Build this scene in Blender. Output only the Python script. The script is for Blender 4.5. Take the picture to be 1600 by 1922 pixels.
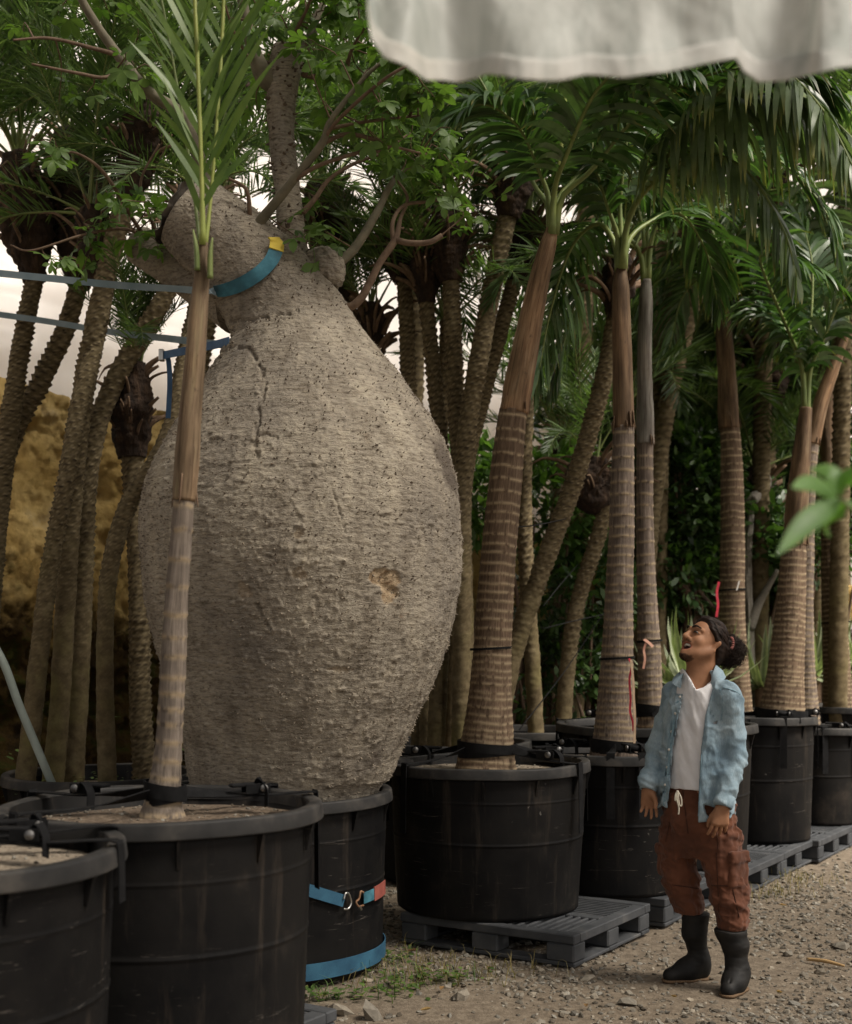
import bpy, math, random
import numpy as np
from mathutils import Vector, Matrix

# ------------------------------------------------------------------ camera, sky, sun, exposure
scene = bpy.context.scene
for o in list(bpy.data.objects):
    bpy.data.objects.remove(o, do_unlink=True)
COL = scene.collection
random.seed(11)
rng = np.random.default_rng(11)
FPX, HOR, CAMH = 2450.0, 1200.0, 1.573      # focal length and horizon in pixels of the photograph, eye height in metres

cd = bpy.data.cameras.new('camera')
cam = bpy.data.objects.new('camera', cd)
COL.objects.link(cam)
cam.location = (0, 0, CAMH)
cam.rotation_euler = (math.radians(90), 0, 0)
cd.sensor_fit = 'VERTICAL'
cd.sensor_height = 36.0
cd.lens = FPX / 1922 * 36.0
cd.shift_y = (HOR - 961) / 1922
cd.clip_start = 0.1
cd.clip_end = 400
cd.dof.use_dof = True
cd.dof.focus_distance = 6.1
cd.dof.aperture_fstop = 2.6
scene.camera = cam

SUN_AZ, SUN_EL = math.radians(116), math.radians(54)   # azimuth clockwise from +Y
world = bpy.data.worlds.new('World')
scene.world = world
world.use_nodes = True
wn = world.node_tree
wn.nodes.clear()
sky = wn.nodes.new('ShaderNodeTexSky')
sky.sky_type = 'NISHITA'
sky.sun_disc = False
sky.sun_elevation = SUN_EL
sky.sun_rotation = SUN_AZ
sky.air_density = 1.0
sky.dust_density = 4.0
sky.ozone_density = 0.6
hs = wn.nodes.new('ShaderNodeHueSaturation')
hs.inputs['Saturation'].default_value = 0.22
tint = wn.nodes.new('ShaderNodeMix')
tint.data_type = 'RGBA'
tint.blend_type = 'MULTIPLY'
tint.inputs[0].default_value = 1.0
tint.inputs[7].default_value = (1.0, 0.95, 0.90, 1)
bg = wn.nodes.new('ShaderNodeBackground')
bg.inputs['Strength'].default_value = 0.092
wo = wn.nodes.new('ShaderNodeOutputWorld')
wn.links.new(sky.outputs[0], hs.inputs['Color'])
wn.links.new(hs.outputs[0], tint.inputs[6])
wn.links.new(tint.outputs[2], bg.inputs['Color'])
wn.links.new(bg.outputs[0], wo.inputs['Surface'])

sl = bpy.data.lights.new('sun', 'SUN')
sl.energy = 4.2
sl.angle = math.radians(18)
sl.color = (1.0, 0.925, 0.82)
sun = bpy.data.objects.new('sun', sl)
COL.objects.link(sun)
sdir = Vector((math.sin(SUN_AZ) * math.cos(SUN_EL), math.cos(SUN_AZ) * math.cos(SUN_EL), math.sin(SUN_EL)))
sun.rotation_euler = sdir.to_track_quat('Z', 'Y').to_euler()
sun.location = (6, -6, 10)

vs = scene.view_settings
vs.view_transform = 'Standard'
vs.look = 'None'
vs.gamma = 1.0
vs.use_curve_mapping = False
vs.exposure = 0.70
scene.cycles.max_bounces = 8
scene.cycles.diffuse_bounces = 4
scene.cycles.transparent_max_bounces = 8


def P(px, py, d):
    """a point of the photograph at distance d -> metres"""
    return np.array([(px - 800.0) / FPX * d, d, CAMH + (HOR - py) / FPX * d])


def PP(lst, d=None):
    return np.array([P(q[0], q[1], q[2] if len(q) > 2 else d) for q in lst])


# ------------------------------------------------------------------ numeric helpers
def _hash(ix, iy, iz, seed):
    h = (ix.astype(np.int64) * 374761393 + iy.astype(np.int64) * 668265263 + iz.astype(np.int64) * 2147483647 + seed * 974634777) & 0xffffffff
    h = ((h ^ (h >> 13)) * 1274126177) & 0xffffffff
    h = ((h ^ (h >> 16)) * 2246822519) & 0xffffffff
    return ((h ^ (h >> 15)) & 0xffffff) / float(0xffffff)


NROT = np.array([[0.36, 0.48, -0.8], [-0.8, 0.6, 0.0], [0.48, 0.64, 0.6]])


def vnoise(p, seed=0):
    p = np.asarray(p, dtype=np.float64) @ NROT
    i = np.floor(p).astype(np.int64)
    f = p - i
    f = f * f * (3 - 2 * f)
    x, y, z = i[..., 0], i[..., 1], i[..., 2]
    fx, fy, fz = f[..., 0], f[..., 1], f[..., 2]
    r = 0
    for dx in (0, 1):
        wx = fx if dx else 1 - fx
        for dy in (0, 1):
            wy = fy if dy else 1 - fy
            for dz in (0, 1):
                wz = fz if dz else 1 - fz
                r = r + wx * wy * wz * _hash(x + dx, y + dy, z + dz, seed)
    return r * 2 - 1


def fbm(p, oct=3, seed=0, gain=0.5):
    p = np.asarray(p, dtype=np.float64)
    a, s, t = 1.0, 0, 0
    for k in range(oct):
        s = s + a * vnoise(p * (2.03 ** k) + 17.3 * k, seed + k)
        t += a
        a *= gain
    return s / t


def norm(v):
    return v / np.maximum(np.linalg.norm(v, axis=-1, keepdims=True), 1e-9)


def sm(a, b, x):
    t = np.clip((x - a) / (b - a), 0, 1)
    return t * t * (3 - 2 * t)


def resample(pts, n, extra=None):
    """Catmull-Rom through pts, evenly spaced; extra: per-control values interpolated along"""
    pts = np.asarray(pts, float)
    m = len(pts)
    q = np.vstack([2 * pts[0] - pts[1], pts, 2 * pts[-1] - pts[-2]])
    out, prm = [], []
    K = 24
    for i in range(m - 1):
        p0, p1, p2, p3 = q[i], q[i + 1], q[i + 2], q[i + 3]
        t = np.linspace(0, 1, K, endpoint=(i == m - 2))[:, None]
        out.append(0.5 * (2 * p1 + (p2 - p0) * t + (2 * p0 - 5 * p1 + 4 * p2 - p3) * t ** 2 + (3 * p1 - p0 - 3 * p2 + p3) * t ** 3))
        prm.append(i + t[:, 0])
    c = np.vstack(out)
    prm = np.concatenate(prm)
    s = np.concatenate([[0], np.cumsum(np.linalg.norm(np.diff(c, axis=0), axis=1))])
    ss = np.linspace(0, s[-1], n)
    r = np.stack([np.interp(ss, s, c[:, k]) for k in range(3)], 1)
    pr = np.interp(ss, s, prm)
    if extra is None:
        return r, ss
    ex = np.asarray(extra, float)
    return r, ss, np.interp(pr, np.arange(m), ex)


def frames(c):
    t = norm(np.gradient(c, axis=0))
    a = np.zeros_like(c)
    u = np.array([0.0, 1.0, 0.0]) if abs(t[0][1]) < 0.9 else np.array([1.0, 0, 0])
    u = u - t[0] * np.dot(u, t[0])
    u /= np.linalg.norm(u)
    for i in range(len(c)):
        u = u - t[i] * np.dot(u, t[i])
        u /= max(np.linalg.norm(u), 1e-9)
        a[i] = u
    b = np.cross(t, a)
    return t, a, b


def grid_faces(nr, nc, wrap=True):
    r = np.arange(nr - 1)[:, None]
    c = np.arange(nc if wrap else nc - 1)[None, :]
    c2 = (c + 1) % nc
    f = np.stack([r * nc + c, r * nc + c2, (r + 1) * nc + c2, (r + 1) * nc + c], -1)
    return f.reshape(-1, 4)


def tube(pts, radii, n=60, seg=10, disp=None, caps=True, flat=None, warp=0.0):
    """generalised cylinder along pts; disp(theta, s, centre) -> extra radius. returns V, F(list of arrays), tc"""
    c, ss, rr = resample(pts, n, radii)
    t, a, b = frames(c)
    th = np.linspace(0, 2 * math.pi, seg, endpoint=False)
    th = th + warp * np.sin(th)
    TH, SS = np.meshgrid(th, ss)
    R = np.repeat(rr[:, None], seg, 1)
    if disp is not None:
        R = R + disp(TH, SS, R)
    ca, sa = np.cos(TH)[..., None], np.sin(TH)[..., None]
    if flat is not None:
        sa = sa * flat
    V = c[:, None, :] + R[..., None] * (ca * a[:, None, :] + sa * b[:, None, :])
    tc = np.stack([np.cos(TH) * R, np.sin(TH) * R, SS], -1).reshape(-1, 3)
    V = V.reshape(-1, 3)
    F = [grid_faces(n, seg)]
    if caps:
        k = len(V)
        V = np.vstack([V, c[0], c[-1]])
        tc = np.vstack([tc, [0, 0, ss[0]], [0, 0, ss[-1]]])
        j = np.arange(seg)
        F.append(np.stack([np.full(seg, k), (j + 1) % seg, j], 1))
        o = (n - 1) * seg
        F.append(np.stack([np.full(seg, k + 1), o + j, o + (j + 1) % seg], 1))
    return V, F, tc


class MB:
    """collects pieces of geometry into ONE mesh"""
    def __init__(s):
        s.V, s.F, s.A, s.M, s.n = [], [], [], [], 0

    def add(s, V, F, at=None, m=0):
        V = np.asarray(V, float).reshape(-1, 3)
        if not isinstance(F, list) or (len(F) and isinstance(F[0], (list, tuple))):
            F = [np.asarray(F)]
        for f in F:
            if len(f):
                s.F.append(np.asarray(f, dtype=np.int64) + s.n)
                s.M.append(np.full(len(f), m))
        s.V.append(V)
        s.A.append(np.zeros((len(V), 3)) if at is None else np.asarray(at, float).reshape(-1, 3))
        s.n += len(V)
        return s

    def box(s, c, h, R=None, m=0, at=None, bev=0.0):
        c, h = np.asarray(c, float), np.asarray(h, float)
        if bev > 0:
            b = min(bev, min(h) * 0.9)
            pts, idx = [], {}
            V = []
            for sx in (-1, 1):
                for sy in (-1, 1):
                    for sz in (-1, 1):
                        for ax in range(3):
                            p = np.array([sx, sy, sz]) * h
                            for k in range(3):
                                if k != ax:
                                    p[k] -= np.array([sx, sy, sz])[k] * b
                            idx[(sx, sy, sz, ax)] = len(V)
                            V.append(p)
            Q, T = [], []
            for ax in range(3):
                o = [k for k in range(3) if k != ax]
                for sg in (-1, 1):
                    cyc = [(-1, -1), (1, -1), (1, 1), (-1, 1)]
                    q = []
                    for (p0, p1) in cyc:
                        sgn = [0, 0, 0]
                        sgn[ax] = sg
                        sgn[o[0]] = p0
                        sgn[o[1]] = p1
                        q.append(idx[(*sgn, ax)])
                    fl = (sg > 0) != (ax == 1)
                    Q.append(q if fl else q[::-1])
            for ax in range(3):
                o = [k for k in range(3) if k != ax]
                for s0 in (-1, 1):
                    for s1 in (-1, 1):
                        def g(e, face):
                            sgn = [0, 0, 0]
                            sgn[ax] = e
                            sgn[o[0]] = s0
                            sgn[o[1]] = s1
                            return idx[(*sgn, face)]
                        Q.append([g(-1, o[0]), g(1, o[0]), g(1, o[1]), g(-1, o[1])])
            for sx in (-1, 1):
                for sy in (-1, 1):
                    for sz in (-1, 1):
                        T.append([idx[(sx, sy, sz, 0)], idx[(sx, sy, sz, 1)], idx[(sx, sy, sz, 2)]])
            V = np.array(V)
            F = [np.array(Q), np.array(T)]
        else:
            V = np.array([[x, y, z] for x in (-1, 1) for y in (-1, 1) for z in (-1, 1)], float) * h
            F = [np.array([[0, 1, 3, 2], [4, 6, 7, 5], [0, 4, 5, 1], [2, 3, 7, 6], [0, 2, 6, 4], [1, 5, 7, 3]])]
        if R is not None:
            V = V @ np.asarray(R).T
        return s.add(V + c, F, at if at is None else np.repeat([at], len(V), 0), m)

    def tube(s, *a, m=0, at=None, **k):
        V, F, tc = tube(*a, **k)
        if at is not None:
            tc = np.repeat([at], len(V), 0)
        return s.add(V, F, tc, m)

    def lathe(s, prof, c=(0, 0, 0), seg=48, m=0, disp=None):
        prof = np.asarray(prof, float)
        th = np.linspace(0, 2 * math.pi, seg, endpoint=False)
        R = prof[:, 0][:, None] * np.ones(seg)
        Z = prof[:, 1][:, None] * np.ones(seg)
        TH = np.repeat(th[None], len(prof), 0)
        if disp is not None:
            R, Z = disp(TH, R, Z)
        V = np.stack([R * np.cos(TH), R * np.sin(TH), Z], -1).reshape(-1, 3) + np.asarray(c)
        tc = np.stack([R * np.cos(TH), R * np.sin(TH), Z], -1).reshape(-1, 3)
        return s.add(V, [grid_faces(len(prof), seg)], tc, m)

    def mesh(s, name, mats, origin=(0, 0, 0), smooth=True):
        me = bpy.data.meshes.new(name)
        V = np.vstack(s.V) - np.asarray(origin)
        A = np.vstack(s.A)
        li, ls, lt, mi = [], [], [], []
        st = 0
        for f, m in zip(s.F, s.M):
            k = f.shape[1]
            li.append(f.reshape(-1))
            ls.append(st + np.arange(len(f)) * k)
            lt.append(np.full(len(f), k))
            mi.append(m)
            st += f.size
        li, ls, lt, mi = map(np.concatenate, (li, ls, lt, mi))
        me.vertices.add(len(V))
        me.vertices.foreach_set('co', V.astype(np.float32).ravel())
        me.loops.add(len(li))
        me.loops.foreach_set('vertex_index', li.astype(np.int32))
        me.polygons.add(len(ls))
        me.polygons.foreach_set('loop_start', ls.astype(np.int32))
        me.polygons.foreach_set('loop_total', lt.astype(np.int32))
        for x in (mats if isinstance(mats, (list, tuple)) else [mats]):
            me.materials.append(x)
        me.polygons.foreach_set('material_index', mi.astype(np.int32))
        me.polygons.foreach_set('use_smooth', np.full(len(ls), bool(smooth)))
        at = me.attributes.new('tc', 'FLOAT_VECTOR', 'POINT')
        at.data.foreach_set('vector', A.astype(np.float32).ravel())
        me.update(calc_edges=True)
        me.validate()
        return me


ORI = {}


def thing(name, loc, label, cat, group=None, rz=0.0):
    o = bpy.data.objects.new(name, None)
    COL.objects.link(o)
    o.empty_display_size = 0.1
    o.location = loc
    o.rotation_euler = (0, 0, rz)
    o['label'] = label
    o['category'] = cat
    if group:
        o['group'] = group
    ORI[o.name] = np.array(loc, float)
    return o


def build(name, mb, mats, parent=None, smooth=True, label=None, cat=None, group=None, kind=None, origin=None):
    """one mesh object; world coordinates in, local to its thing's base"""
    if parent is not None:
        org = ORI[parent.name]
    else:
        org = np.array(origin, float) if origin is not None else np.zeros(3)
    me = mb.mesh(name, mats, org, smooth)
    o = bpy.data.objects.new(name, me)
    COL.objects.link(o)
    if parent is not None:
        o.parent = parent
    else:
        o.location = org
    ORI[o.name] = org
    if label:
        o['label'] = label
    if cat:
        o['category'] = cat
    if group:
        o['group'] = group
    if kind:
        o['kind'] = kind
    return o


def inst(name, me, parent, loc, rot=None, scale=(1, 1, 1)):
    """a child that shares mesh data; loc in world coordinates, parent unrotated"""
    o = bpy.data.objects.new(name, me)
    COL.objects.link(o)
    o.parent = parent
    l = Vector(np.asarray(loc, float) - ORI[parent.name])
    if rot is None:
        m3 = Matrix.Identity(3)
    else:
        m3 = Matrix([list(r) for r in np.asarray(rot, float)])
    o.matrix_local = Matrix.Translation(l) @ m3.to_4x4() @ Matrix.Diagonal((*scale, 1.0))
    ORI[o.name] = np.asarray(loc, float)
    return o


def axes(z, hint=(0, 0, 1)):
    """rotation matrix whose third column is z"""
    z = norm(np.asarray(z, float))
    h = np.asarray(hint, float)
    if abs(np.dot(z, h)) > 0.98:
        h = np.array([1.0, 0, 0])
    x = norm(np.cross(h, z))
    y = np.cross(z, x)
    return np.stack([x, y, z], 1)


def rotz(a):
    c, s = math.cos(a), math.sin(a)
    return np.array([[c, -s, 0], [s, c, 0], [0, 0, 1.0]])


# ------------------------------------------------------------------ materials
def new_mat(name):
    m = bpy.data.materials.new(name)
    m.use_nodes = True
    nt = m.node_tree
    b = nt.nodes['Principled BSDF']
    return m, nt, b, nt.nodes['Material Output']


class NT:
    def __init__(s, nt):
        s.nt = nt

    def n(s, t, **k):
        x = s.nt.nodes.new(t)
        for a, v in k.items():
            setattr(x, a, v)
        return x

    def l(s, a, b):
        s.nt.links.new(a, b)

    def coord(s, attr='tc', scale=(1, 1, 1), obj=False):
        mp = s.n('ShaderNodeMapping')
        mp.inputs['Scale'].default_value = scale
        if obj:
            t = s.n('ShaderNodeTexCoord')
            oi = s.n('ShaderNodeObjectInfo')      # shift the pattern so no two objects carry the same marks
            ad = s.n('ShaderNodeVectorMath', operation='ADD')
            s.l(t.outputs['Object'], ad.inputs[0])
            s.l(oi.outputs['Location'], ad.inputs[1])
            s.l(ad.outputs[0], mp.inputs[0])
        else:
            a = s.n('ShaderNodeAttribute', attribute_name=attr)
            s.l(a.outputs['Vector'], mp.inputs[0])
        return mp.outputs[0]

    def noise(s, vec, scale, detail=4, rough=0.55, dist=0.0):
        x = s.n('ShaderNodeTexNoise')
        x.inputs['Scale'].default_value = scale
        x.inputs['Detail'].default_value = detail
        x.inputs['Roughness'].default_value = rough
        x.inputs['Distortion'].default_value = dist
        s.l(vec, x.inputs['Vector'])
        return x.outputs['Fac']

    def ramp(s, fac, stops):
        r = s.n('ShaderNodeValToRGB')
        e = r.color_ramp.elements
        while len(e) < len(stops):
            e.new(0.5)
        for k, (p, c) in enumerate(stops):
            e[k].position = p
            e[k].color = (*c, 1) if len(c) == 3 else c
        s.l(fac, r.inputs[0])
        return r.outputs['Color']

    def mix(s, fac, a, b, mode='MIX'):
        x = s.n('ShaderNodeMix', data_type='RGBA', blend_type=mode)
        for sock, v in ((0, fac), (6, a), (7, b)):
            if hasattr(v, 'is_linked') or hasattr(v, 'links'):
                s.l(v, x.inputs[sock])
            elif sock == 0:
                x.inputs[0].default_value = v
            else:
                x.inputs[sock].default_value = (*v, 1) if len(v) == 3 else v
        return x.outputs[2]

    def math(s, op, a, b=None, clamp=False):
        x = s.n('ShaderNodeMath', operation=op, use_clamp=clamp)
        for k, v in enumerate((a, b)):
            if v is None:
                continue
            if hasattr(v, 'links'):
                s.l(v, x.inputs[k])
            else:
                x.inputs[k].default_value = v
        return x.outputs[0]

    def bump(s, h, strength, dist, bsdf):
        x = s.n('ShaderNodeBump')
        x.inputs['Strength'].default_value = strength
        x.inputs['Distance'].default_value = dist
        s.l(h, x.inputs['Height'])
        s.l(x.outputs[0], bsdf.inputs['Normal'])
        return x


def pmat(name, stops, scale=6, rough=0.7, bump=0.3, bdist=0.004, bscale=40, st=(1, 1, 1), obj=True, detail=5, spec=0.4, metal=0.0, sheen=0.0):
    """colour noise ramp + fine relief"""
    m, nt, b, out = new_mat(name)
    k = NT(nt)
    v = k.coord(scale=st, obj=obj)
    if isinstance(stops[0], (int, float)):
        c = stops
        stops = [(0.3, tuple(x * 0.82 for x in c)), (0.7, tuple(min(1, x * 1.15) for x in c))]
    k.l(k.ramp(k.noise(v, scale, detail), stops), b.inputs['Base Color'])
    b.inputs['Roughness'].default_value = rough
    b.inputs['Specular IOR Level'].default_value = spec
    b.inputs['Metallic'].default_value = metal
    if sheen:
        b.inputs['Sheen Weight'].default_value = sheen
    if bump:
        k.bump(k.noise(v, bscale, 4), bump, bdist, b)
    return m


def leaf_mat(name, dark, light, tip=None, rough=0.45, trans=0.35, tipfrom=0.8):
    """attribute tc = (random per leaf, position along leaf, 0)"""
    m, nt, b, out = new_mat(name)
    k = NT(nt)
    a = k.n('ShaderNodeAttribute', attribute_name='tc')
    sx = k.n('ShaderNodeSeparateXYZ')
    k.l(a.outputs['Vector'], sx.inputs[0])
    c = k.ramp(sx.outputs[0], [(0.0, dark), (1.0, light)])
    if tip is not None:
        f = k.math('MULTIPLY', k.math('SUBTRACT', sx.outputs[1], tipfrom), 1.0 / (1.001 - tipfrom), True)
        f = k.math('MULTIPLY', f, k.math('GREATER_THAN', k.math('FRACT', k.math('MULTIPLY', sx.outputs[0], 7.13)), 0.45))
        c = k.mix(f, c, tip)
    n = k.noise(k.coord(obj=True), 14, 3)
    c = k.mix(1.0, c, k.ramp(n, [(0.3, (0.75, 0.78, 0.7)), (0.7, (1.2, 1.15, 1.1))]), 'MULTIPLY')
    k.l(c, b.inputs['Base Color'])
    b.inputs['Roughness'].default_value = rough
    b.inputs['Specular IOR Level'].default_value = 0.45
    tr = k.n('ShaderNodeBsdfTranslucent')
    c2 = k.mix(1.0, c, (1.25, 1.5, 0.6), 'MULTIPLY')
    k.l(c2, tr.inputs['Color'])
    ms = k.n('ShaderNodeMixShader')
    ms.inputs[0].default_value = trans
    k.l(b.outputs[0], ms.inputs[1])
    k.l(tr.outputs[0], ms.inputs[2])
    k.l(ms.outputs[0], out.inputs['Surface'])
    return m


def film_mat(name, col, trans, rough=0.4, weave=0.0, stops=None, streak=False):
    m, nt, b, out = new_mat(name)
    k = NT(nt)
    v = k.coord(obj=True)
    st = stops or [(0.3, tuple(x * 0.9 for x in col)), (0.7, col)]
    c = k.ramp(k.noise(v, 1.3, 4), st)
    if streak:
        sn = k.noise(k.coord(obj=True, scale=(1, 1, 0.05)), 16, 5, 0.65)
        c = k.mix(1.0, c, k.ramp(sn, [(0.32, (0.66, 0.70, 0.68)), (0.5, (0.95, 0.96, 0.95)), (0.68, (1.12, 1.12, 1.12))]), 'MULTIPLY')
    k.l(c, b.inputs['Base Color'])
    b.inputs['Roughness'].default_value = rough
    tr = k.n('ShaderNodeBsdfTranslucent')
    k.l(c, tr.inputs['Color'])
    ms = k.n('ShaderNodeMixShader')
    ms.inputs[0].default_value = trans
    k.l(b.outputs[0], ms.inputs[1])
    k.l(tr.outputs[0], ms.inputs[2])
    if weave:
        w = k.noise(k.coord(obj=True, scale=(1, 1, 0.04)), weave, 2)
        k.bump(w, 0.5, 0.002, b)
    k.l(ms.outputs[0], out.inputs['Surface'])
    return m
# ------------------------------------------------------------------ shared materials
M_gravelbed = pmat('gravel_bed', [(0.25, (0.10, 0.078, 0.055)), (0.5, (0.175, 0.138, 0.098)), (0.75, (0.25, 0.205, 0.15))], scale=22, rough=0.95, bump=0.8, bdist=0.012, bscale=70, detail=8)


def stone_mat(name, lo, hi):
    m, nt, b, out = new_mat(name)
    k = NT(nt)
    a = k.n('ShaderNodeAttribute', attribute_name='tc')
    sx = k.n('ShaderNodeSeparateXYZ')
    k.l(a.outputs['Vector'], sx.inputs[0])
    c = k.ramp(sx.outputs[0], [(0.0, lo), (0.35, tuple(0.5 * (x + y) * 0.95 for x, y in zip(lo, hi))), (0.8, hi), (1.0, tuple(min(1, x * 1.25) for x in hi))])
    c = k.mix(k.math('MULTIPLY', k.math('FRACT', k.math('MULTIPLY', sx.outputs[0], 13.7)), 0.75), c, k.mix(1.0, c, (0.80, 0.92, 1.08), 'MULTIPLY'))
    n = k.noise(k.coord(obj=True), 60, 5)
    c = k.mix(1.0, c, k.ramp(n, [(0.3, (0.75, 0.73, 0.7)), (0.7, (1.15, 1.12, 1.1))]), 'MULTIPLY')
    k.l(c, b.inputs['Base Color'])
    b.inputs['Roughness'].default_value = 0.9
    b.inputs['Specular IOR Level'].default_value = 0.25
    k.bump(n, 0.4, 0.004, b)
    return m


M_stone = stone_mat('gravel_stone', (0.092, 0.076, 0.056), (0.275, 0.242, 0.19))


def pot_mat():
    m, nt, b, out = new_mat('black_pot_plastic')
    k = NT(nt)
    v = k.coord(obj=True)
    dust = k.noise(v, 3.0, 6, 0.65)
    c = k.ramp(dust, [(0.35, (0.006, 0.006, 0.0065)), (0.58, (0.012, 0.0112, 0.0105)), (0.74, (0.034, 0.028, 0.023))])
    # long thin scuffs
    s1 = k.noise(k.coord(obj=True, scale=(2.2, 2.2, 26)), 2.2, 6, 0.6, 1.6)
    sc = k.ramp(s1, [(0.64, (0, 0, 0)), (0.675, (1, 1, 1)), (0.70, (0, 0, 0))])
    gate = k.ramp(k.noise(v, 1.7, 2), [(0.50, (0, 0, 0)), (0.62, (1, 1, 1))])
    f = k.math('MULTIPLY', k.mix(1.0, sc, gate, 'MULTIPLY'), 0.85)
    c = k.mix(f, c, (0.13, 0.115, 0.10))
    # dried splashes
    sp = k.ramp(k.noise(v, 34, 3), [(0.70, (0, 0, 0)), (0.76, (1, 1, 1))])
    g2 = k.ramp(k.noise(v, 2.3, 2), [(0.56, (0, 0, 0)), (0.66, (1, 1, 1))])
    f2 = k.math('MULTIPLY', k.mix(1.0, sp, g2, 'MULTIPLY'), 0.7)
    c = k.mix(f2, c, (0.2, 0.185, 0.165))
    wat = k.ramp(k.noise(k.coord(obj=True, scale=(5, 5, 0.5)), 3.0, 5, 0.7), [(0.55, (0, 0, 0)), (0.72, (1, 1, 1))])
    c = k.mix(k.math('MULTIPLY', wat, 0.42), c, (0.07, 0.055, 0.042))
    k.l(c, b.inputs['Base Color'])
    r = k.ramp(dust, [(0.3, (0.42,) * 3), (0.8, (0.8,) * 3)])
    k.l(r, b.inputs['Roughness'])
    b.inputs['Specular IOR Level'].default_value = 0.10
    k.bump(k.noise(v, 9, 5), 0.12, 0.02, b)
    return m


M_pot = pot_mat()
M_rim = pmat('dusty_pot_rim', [(0.3, (0.014, 0.014, 0.014)), (0.5, (0.027, 0.026, 0.025)), (0.72, (0.07, 0.063, 0.055))], scale=7, rough=0.6, spec=0.25, bump=0.15, bscale=30)
M_soil = pmat('potting_soil', [(0.3, (0.05, 0.035, 0.024)), (0.5, (0.13, 0.095, 0.065)), (0.75, (0.26, 0.2, 0.14))], scale=45, rough=1.0, bump=1.0, bdist=0.01, bscale=80, detail=8)
M_sand = pmat('pale_pumice_soil', [(0.3, (0.14, 0.11, 0.08)), (0.5, (0.28, 0.23, 0.17)), (0.75, (0.42, 0.36, 0.28))], scale=60, rough=1.0, bump=1.0, bdist=0.01, bscale=90, detail=8)
M_pallet = pmat('grey_pallet_plastic', [(0.3, (0.04, 0.043, 0.047)), (0.6, (0.068, 0.071, 0.075)), (0.8, (0.12, 0.118, 0.112))], scale=7, rough=0.7, spec=0.25, bump=0.12, bscale=40)
M_strap = pmat('black_webbing', [(0.3, (0.006, 0.006, 0.0065)), (0.7, (0.013, 0.013, 0.0135))], scale=30, rough=0.85, spec=0.12, bump=0.5, bdist=0.002, bscale=260)
M_blue = pmat('blue_webbing', [(0.3, (0.014, 0.062, 0.115)), (0.7, (0.035, 0.125, 0.20))], scale=9, rough=0.75, bump=0.5, bdist=0.002, bscale=260)
M_bluedirty = pmat('weathered_blue_webbing', [(0.36, (0.015, 0.045, 0.06)), (0.55, (0.035, 0.14, 0.19)), (0.7, (0.08, 0.25, 0.32))], scale=7, rough=0.75, bump=0.5, bdist=0.002, bscale=260)
M_greystrap = pmat('faded_blue_grey_webbing', [(0.3, (0.15, 0.21, 0.24)), (0.7, (0.25, 0.31, 0.34))], scale=6, rough=0.8, bump=0.3, bdist=0.002, bscale=260)
M_redsleeve = pmat('faded_red_sleeve', [(0.3, (0.22, 0.055, 0.042)), (0.7, (0.34, 0.095, 0.07))], scale=20, rough=0.8, bump=0.3, bscale=150)
M_yellow = pmat('yellow_sleeve', [(0.3, (0.45, 0.33, 0.04)), (0.7, (0.62, 0.47, 0.07))], scale=20, rough=0.8, bump=0.3, bscale=150)
M_steel = pmat('galvanised_steel', [(0.3, (0.35, 0.34, 0.32)), (0.7, (0.6, 0.59, 0.57))], scale=30, rough=0.35, metal=1.0, bump=0.1)
M_rust = pmat('rusty_steel', [(0.3, (0.16, 0.07, 0.03)), (0.7, (0.33, 0.2, 0.12))], scale=60, rough=0.7, metal=0.4, bump=0.3)

# ------------------------------------------------------------------ ground
mb = MB()
nx, ny = 140, 160
xs = np.concatenate([np.linspace(-60, -3.5, 14), np.linspace(-3.2, 6.5, nx - 28), np.linspace(7, 60, 14)])
ys = np.concatenate([np.linspace(-30, 3.0, 12), np.linspace(3.3, 12.5, ny - 26), np.linspace(13, 90, 14)])
X, Y = np.meshgrid(xs, ys)
G = np.stack([X, Y, 0 * X], -1).reshape(-1, 3)


def ground_z(x, y):
    p = np.stack([np.asarray(x, float), np.asarray(y, float), np.zeros_like(np.asarray(x, float))], -1)
    return 0.022 * fbm(p * 1.1, 2, 5) + 0.012 * fbm(p * 4.5, 3, 9) - 0.01


G[:, 2] = ground_z(G[:, 0], G[:, 1])
mb.add(G, [grid_faces(len(ys), len(xs), False)])
ground = build('ground', mb, M_gravelbed, kind='structure', label='pale brown gravel yard under the pots and pallets')

# gravel: loose stones lying on the ground
ICO_V = None


def ico():
    t = (1 + 5 ** 0.5) / 2
    V = norm(np.array([[-1, t, 0], [1, t, 0], [-1, -t, 0], [1, -t, 0], [0, -1, t], [0, 1, t], [0, -1, -t], [0, 1, -t], [t, 0, -1], [t, 0, 1], [-t, 0, -1], [-t, 0, 1]], float))
    F = np.array([[0, 11, 5], [0, 5, 1], [0, 1, 7], [0, 7, 10], [0, 10, 11], [1, 5, 9], [5, 11, 4], [11, 10, 2], [10, 7, 6], [7, 1, 8], [3, 9, 4], [3, 4, 2], [3, 2, 6], [3, 6, 8], [3, 8, 9], [4, 9, 5], [2, 4, 11], [6, 2, 10], [8, 6, 7], [9, 8, 1]])
    return V, F


IV, IF = ico()


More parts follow.
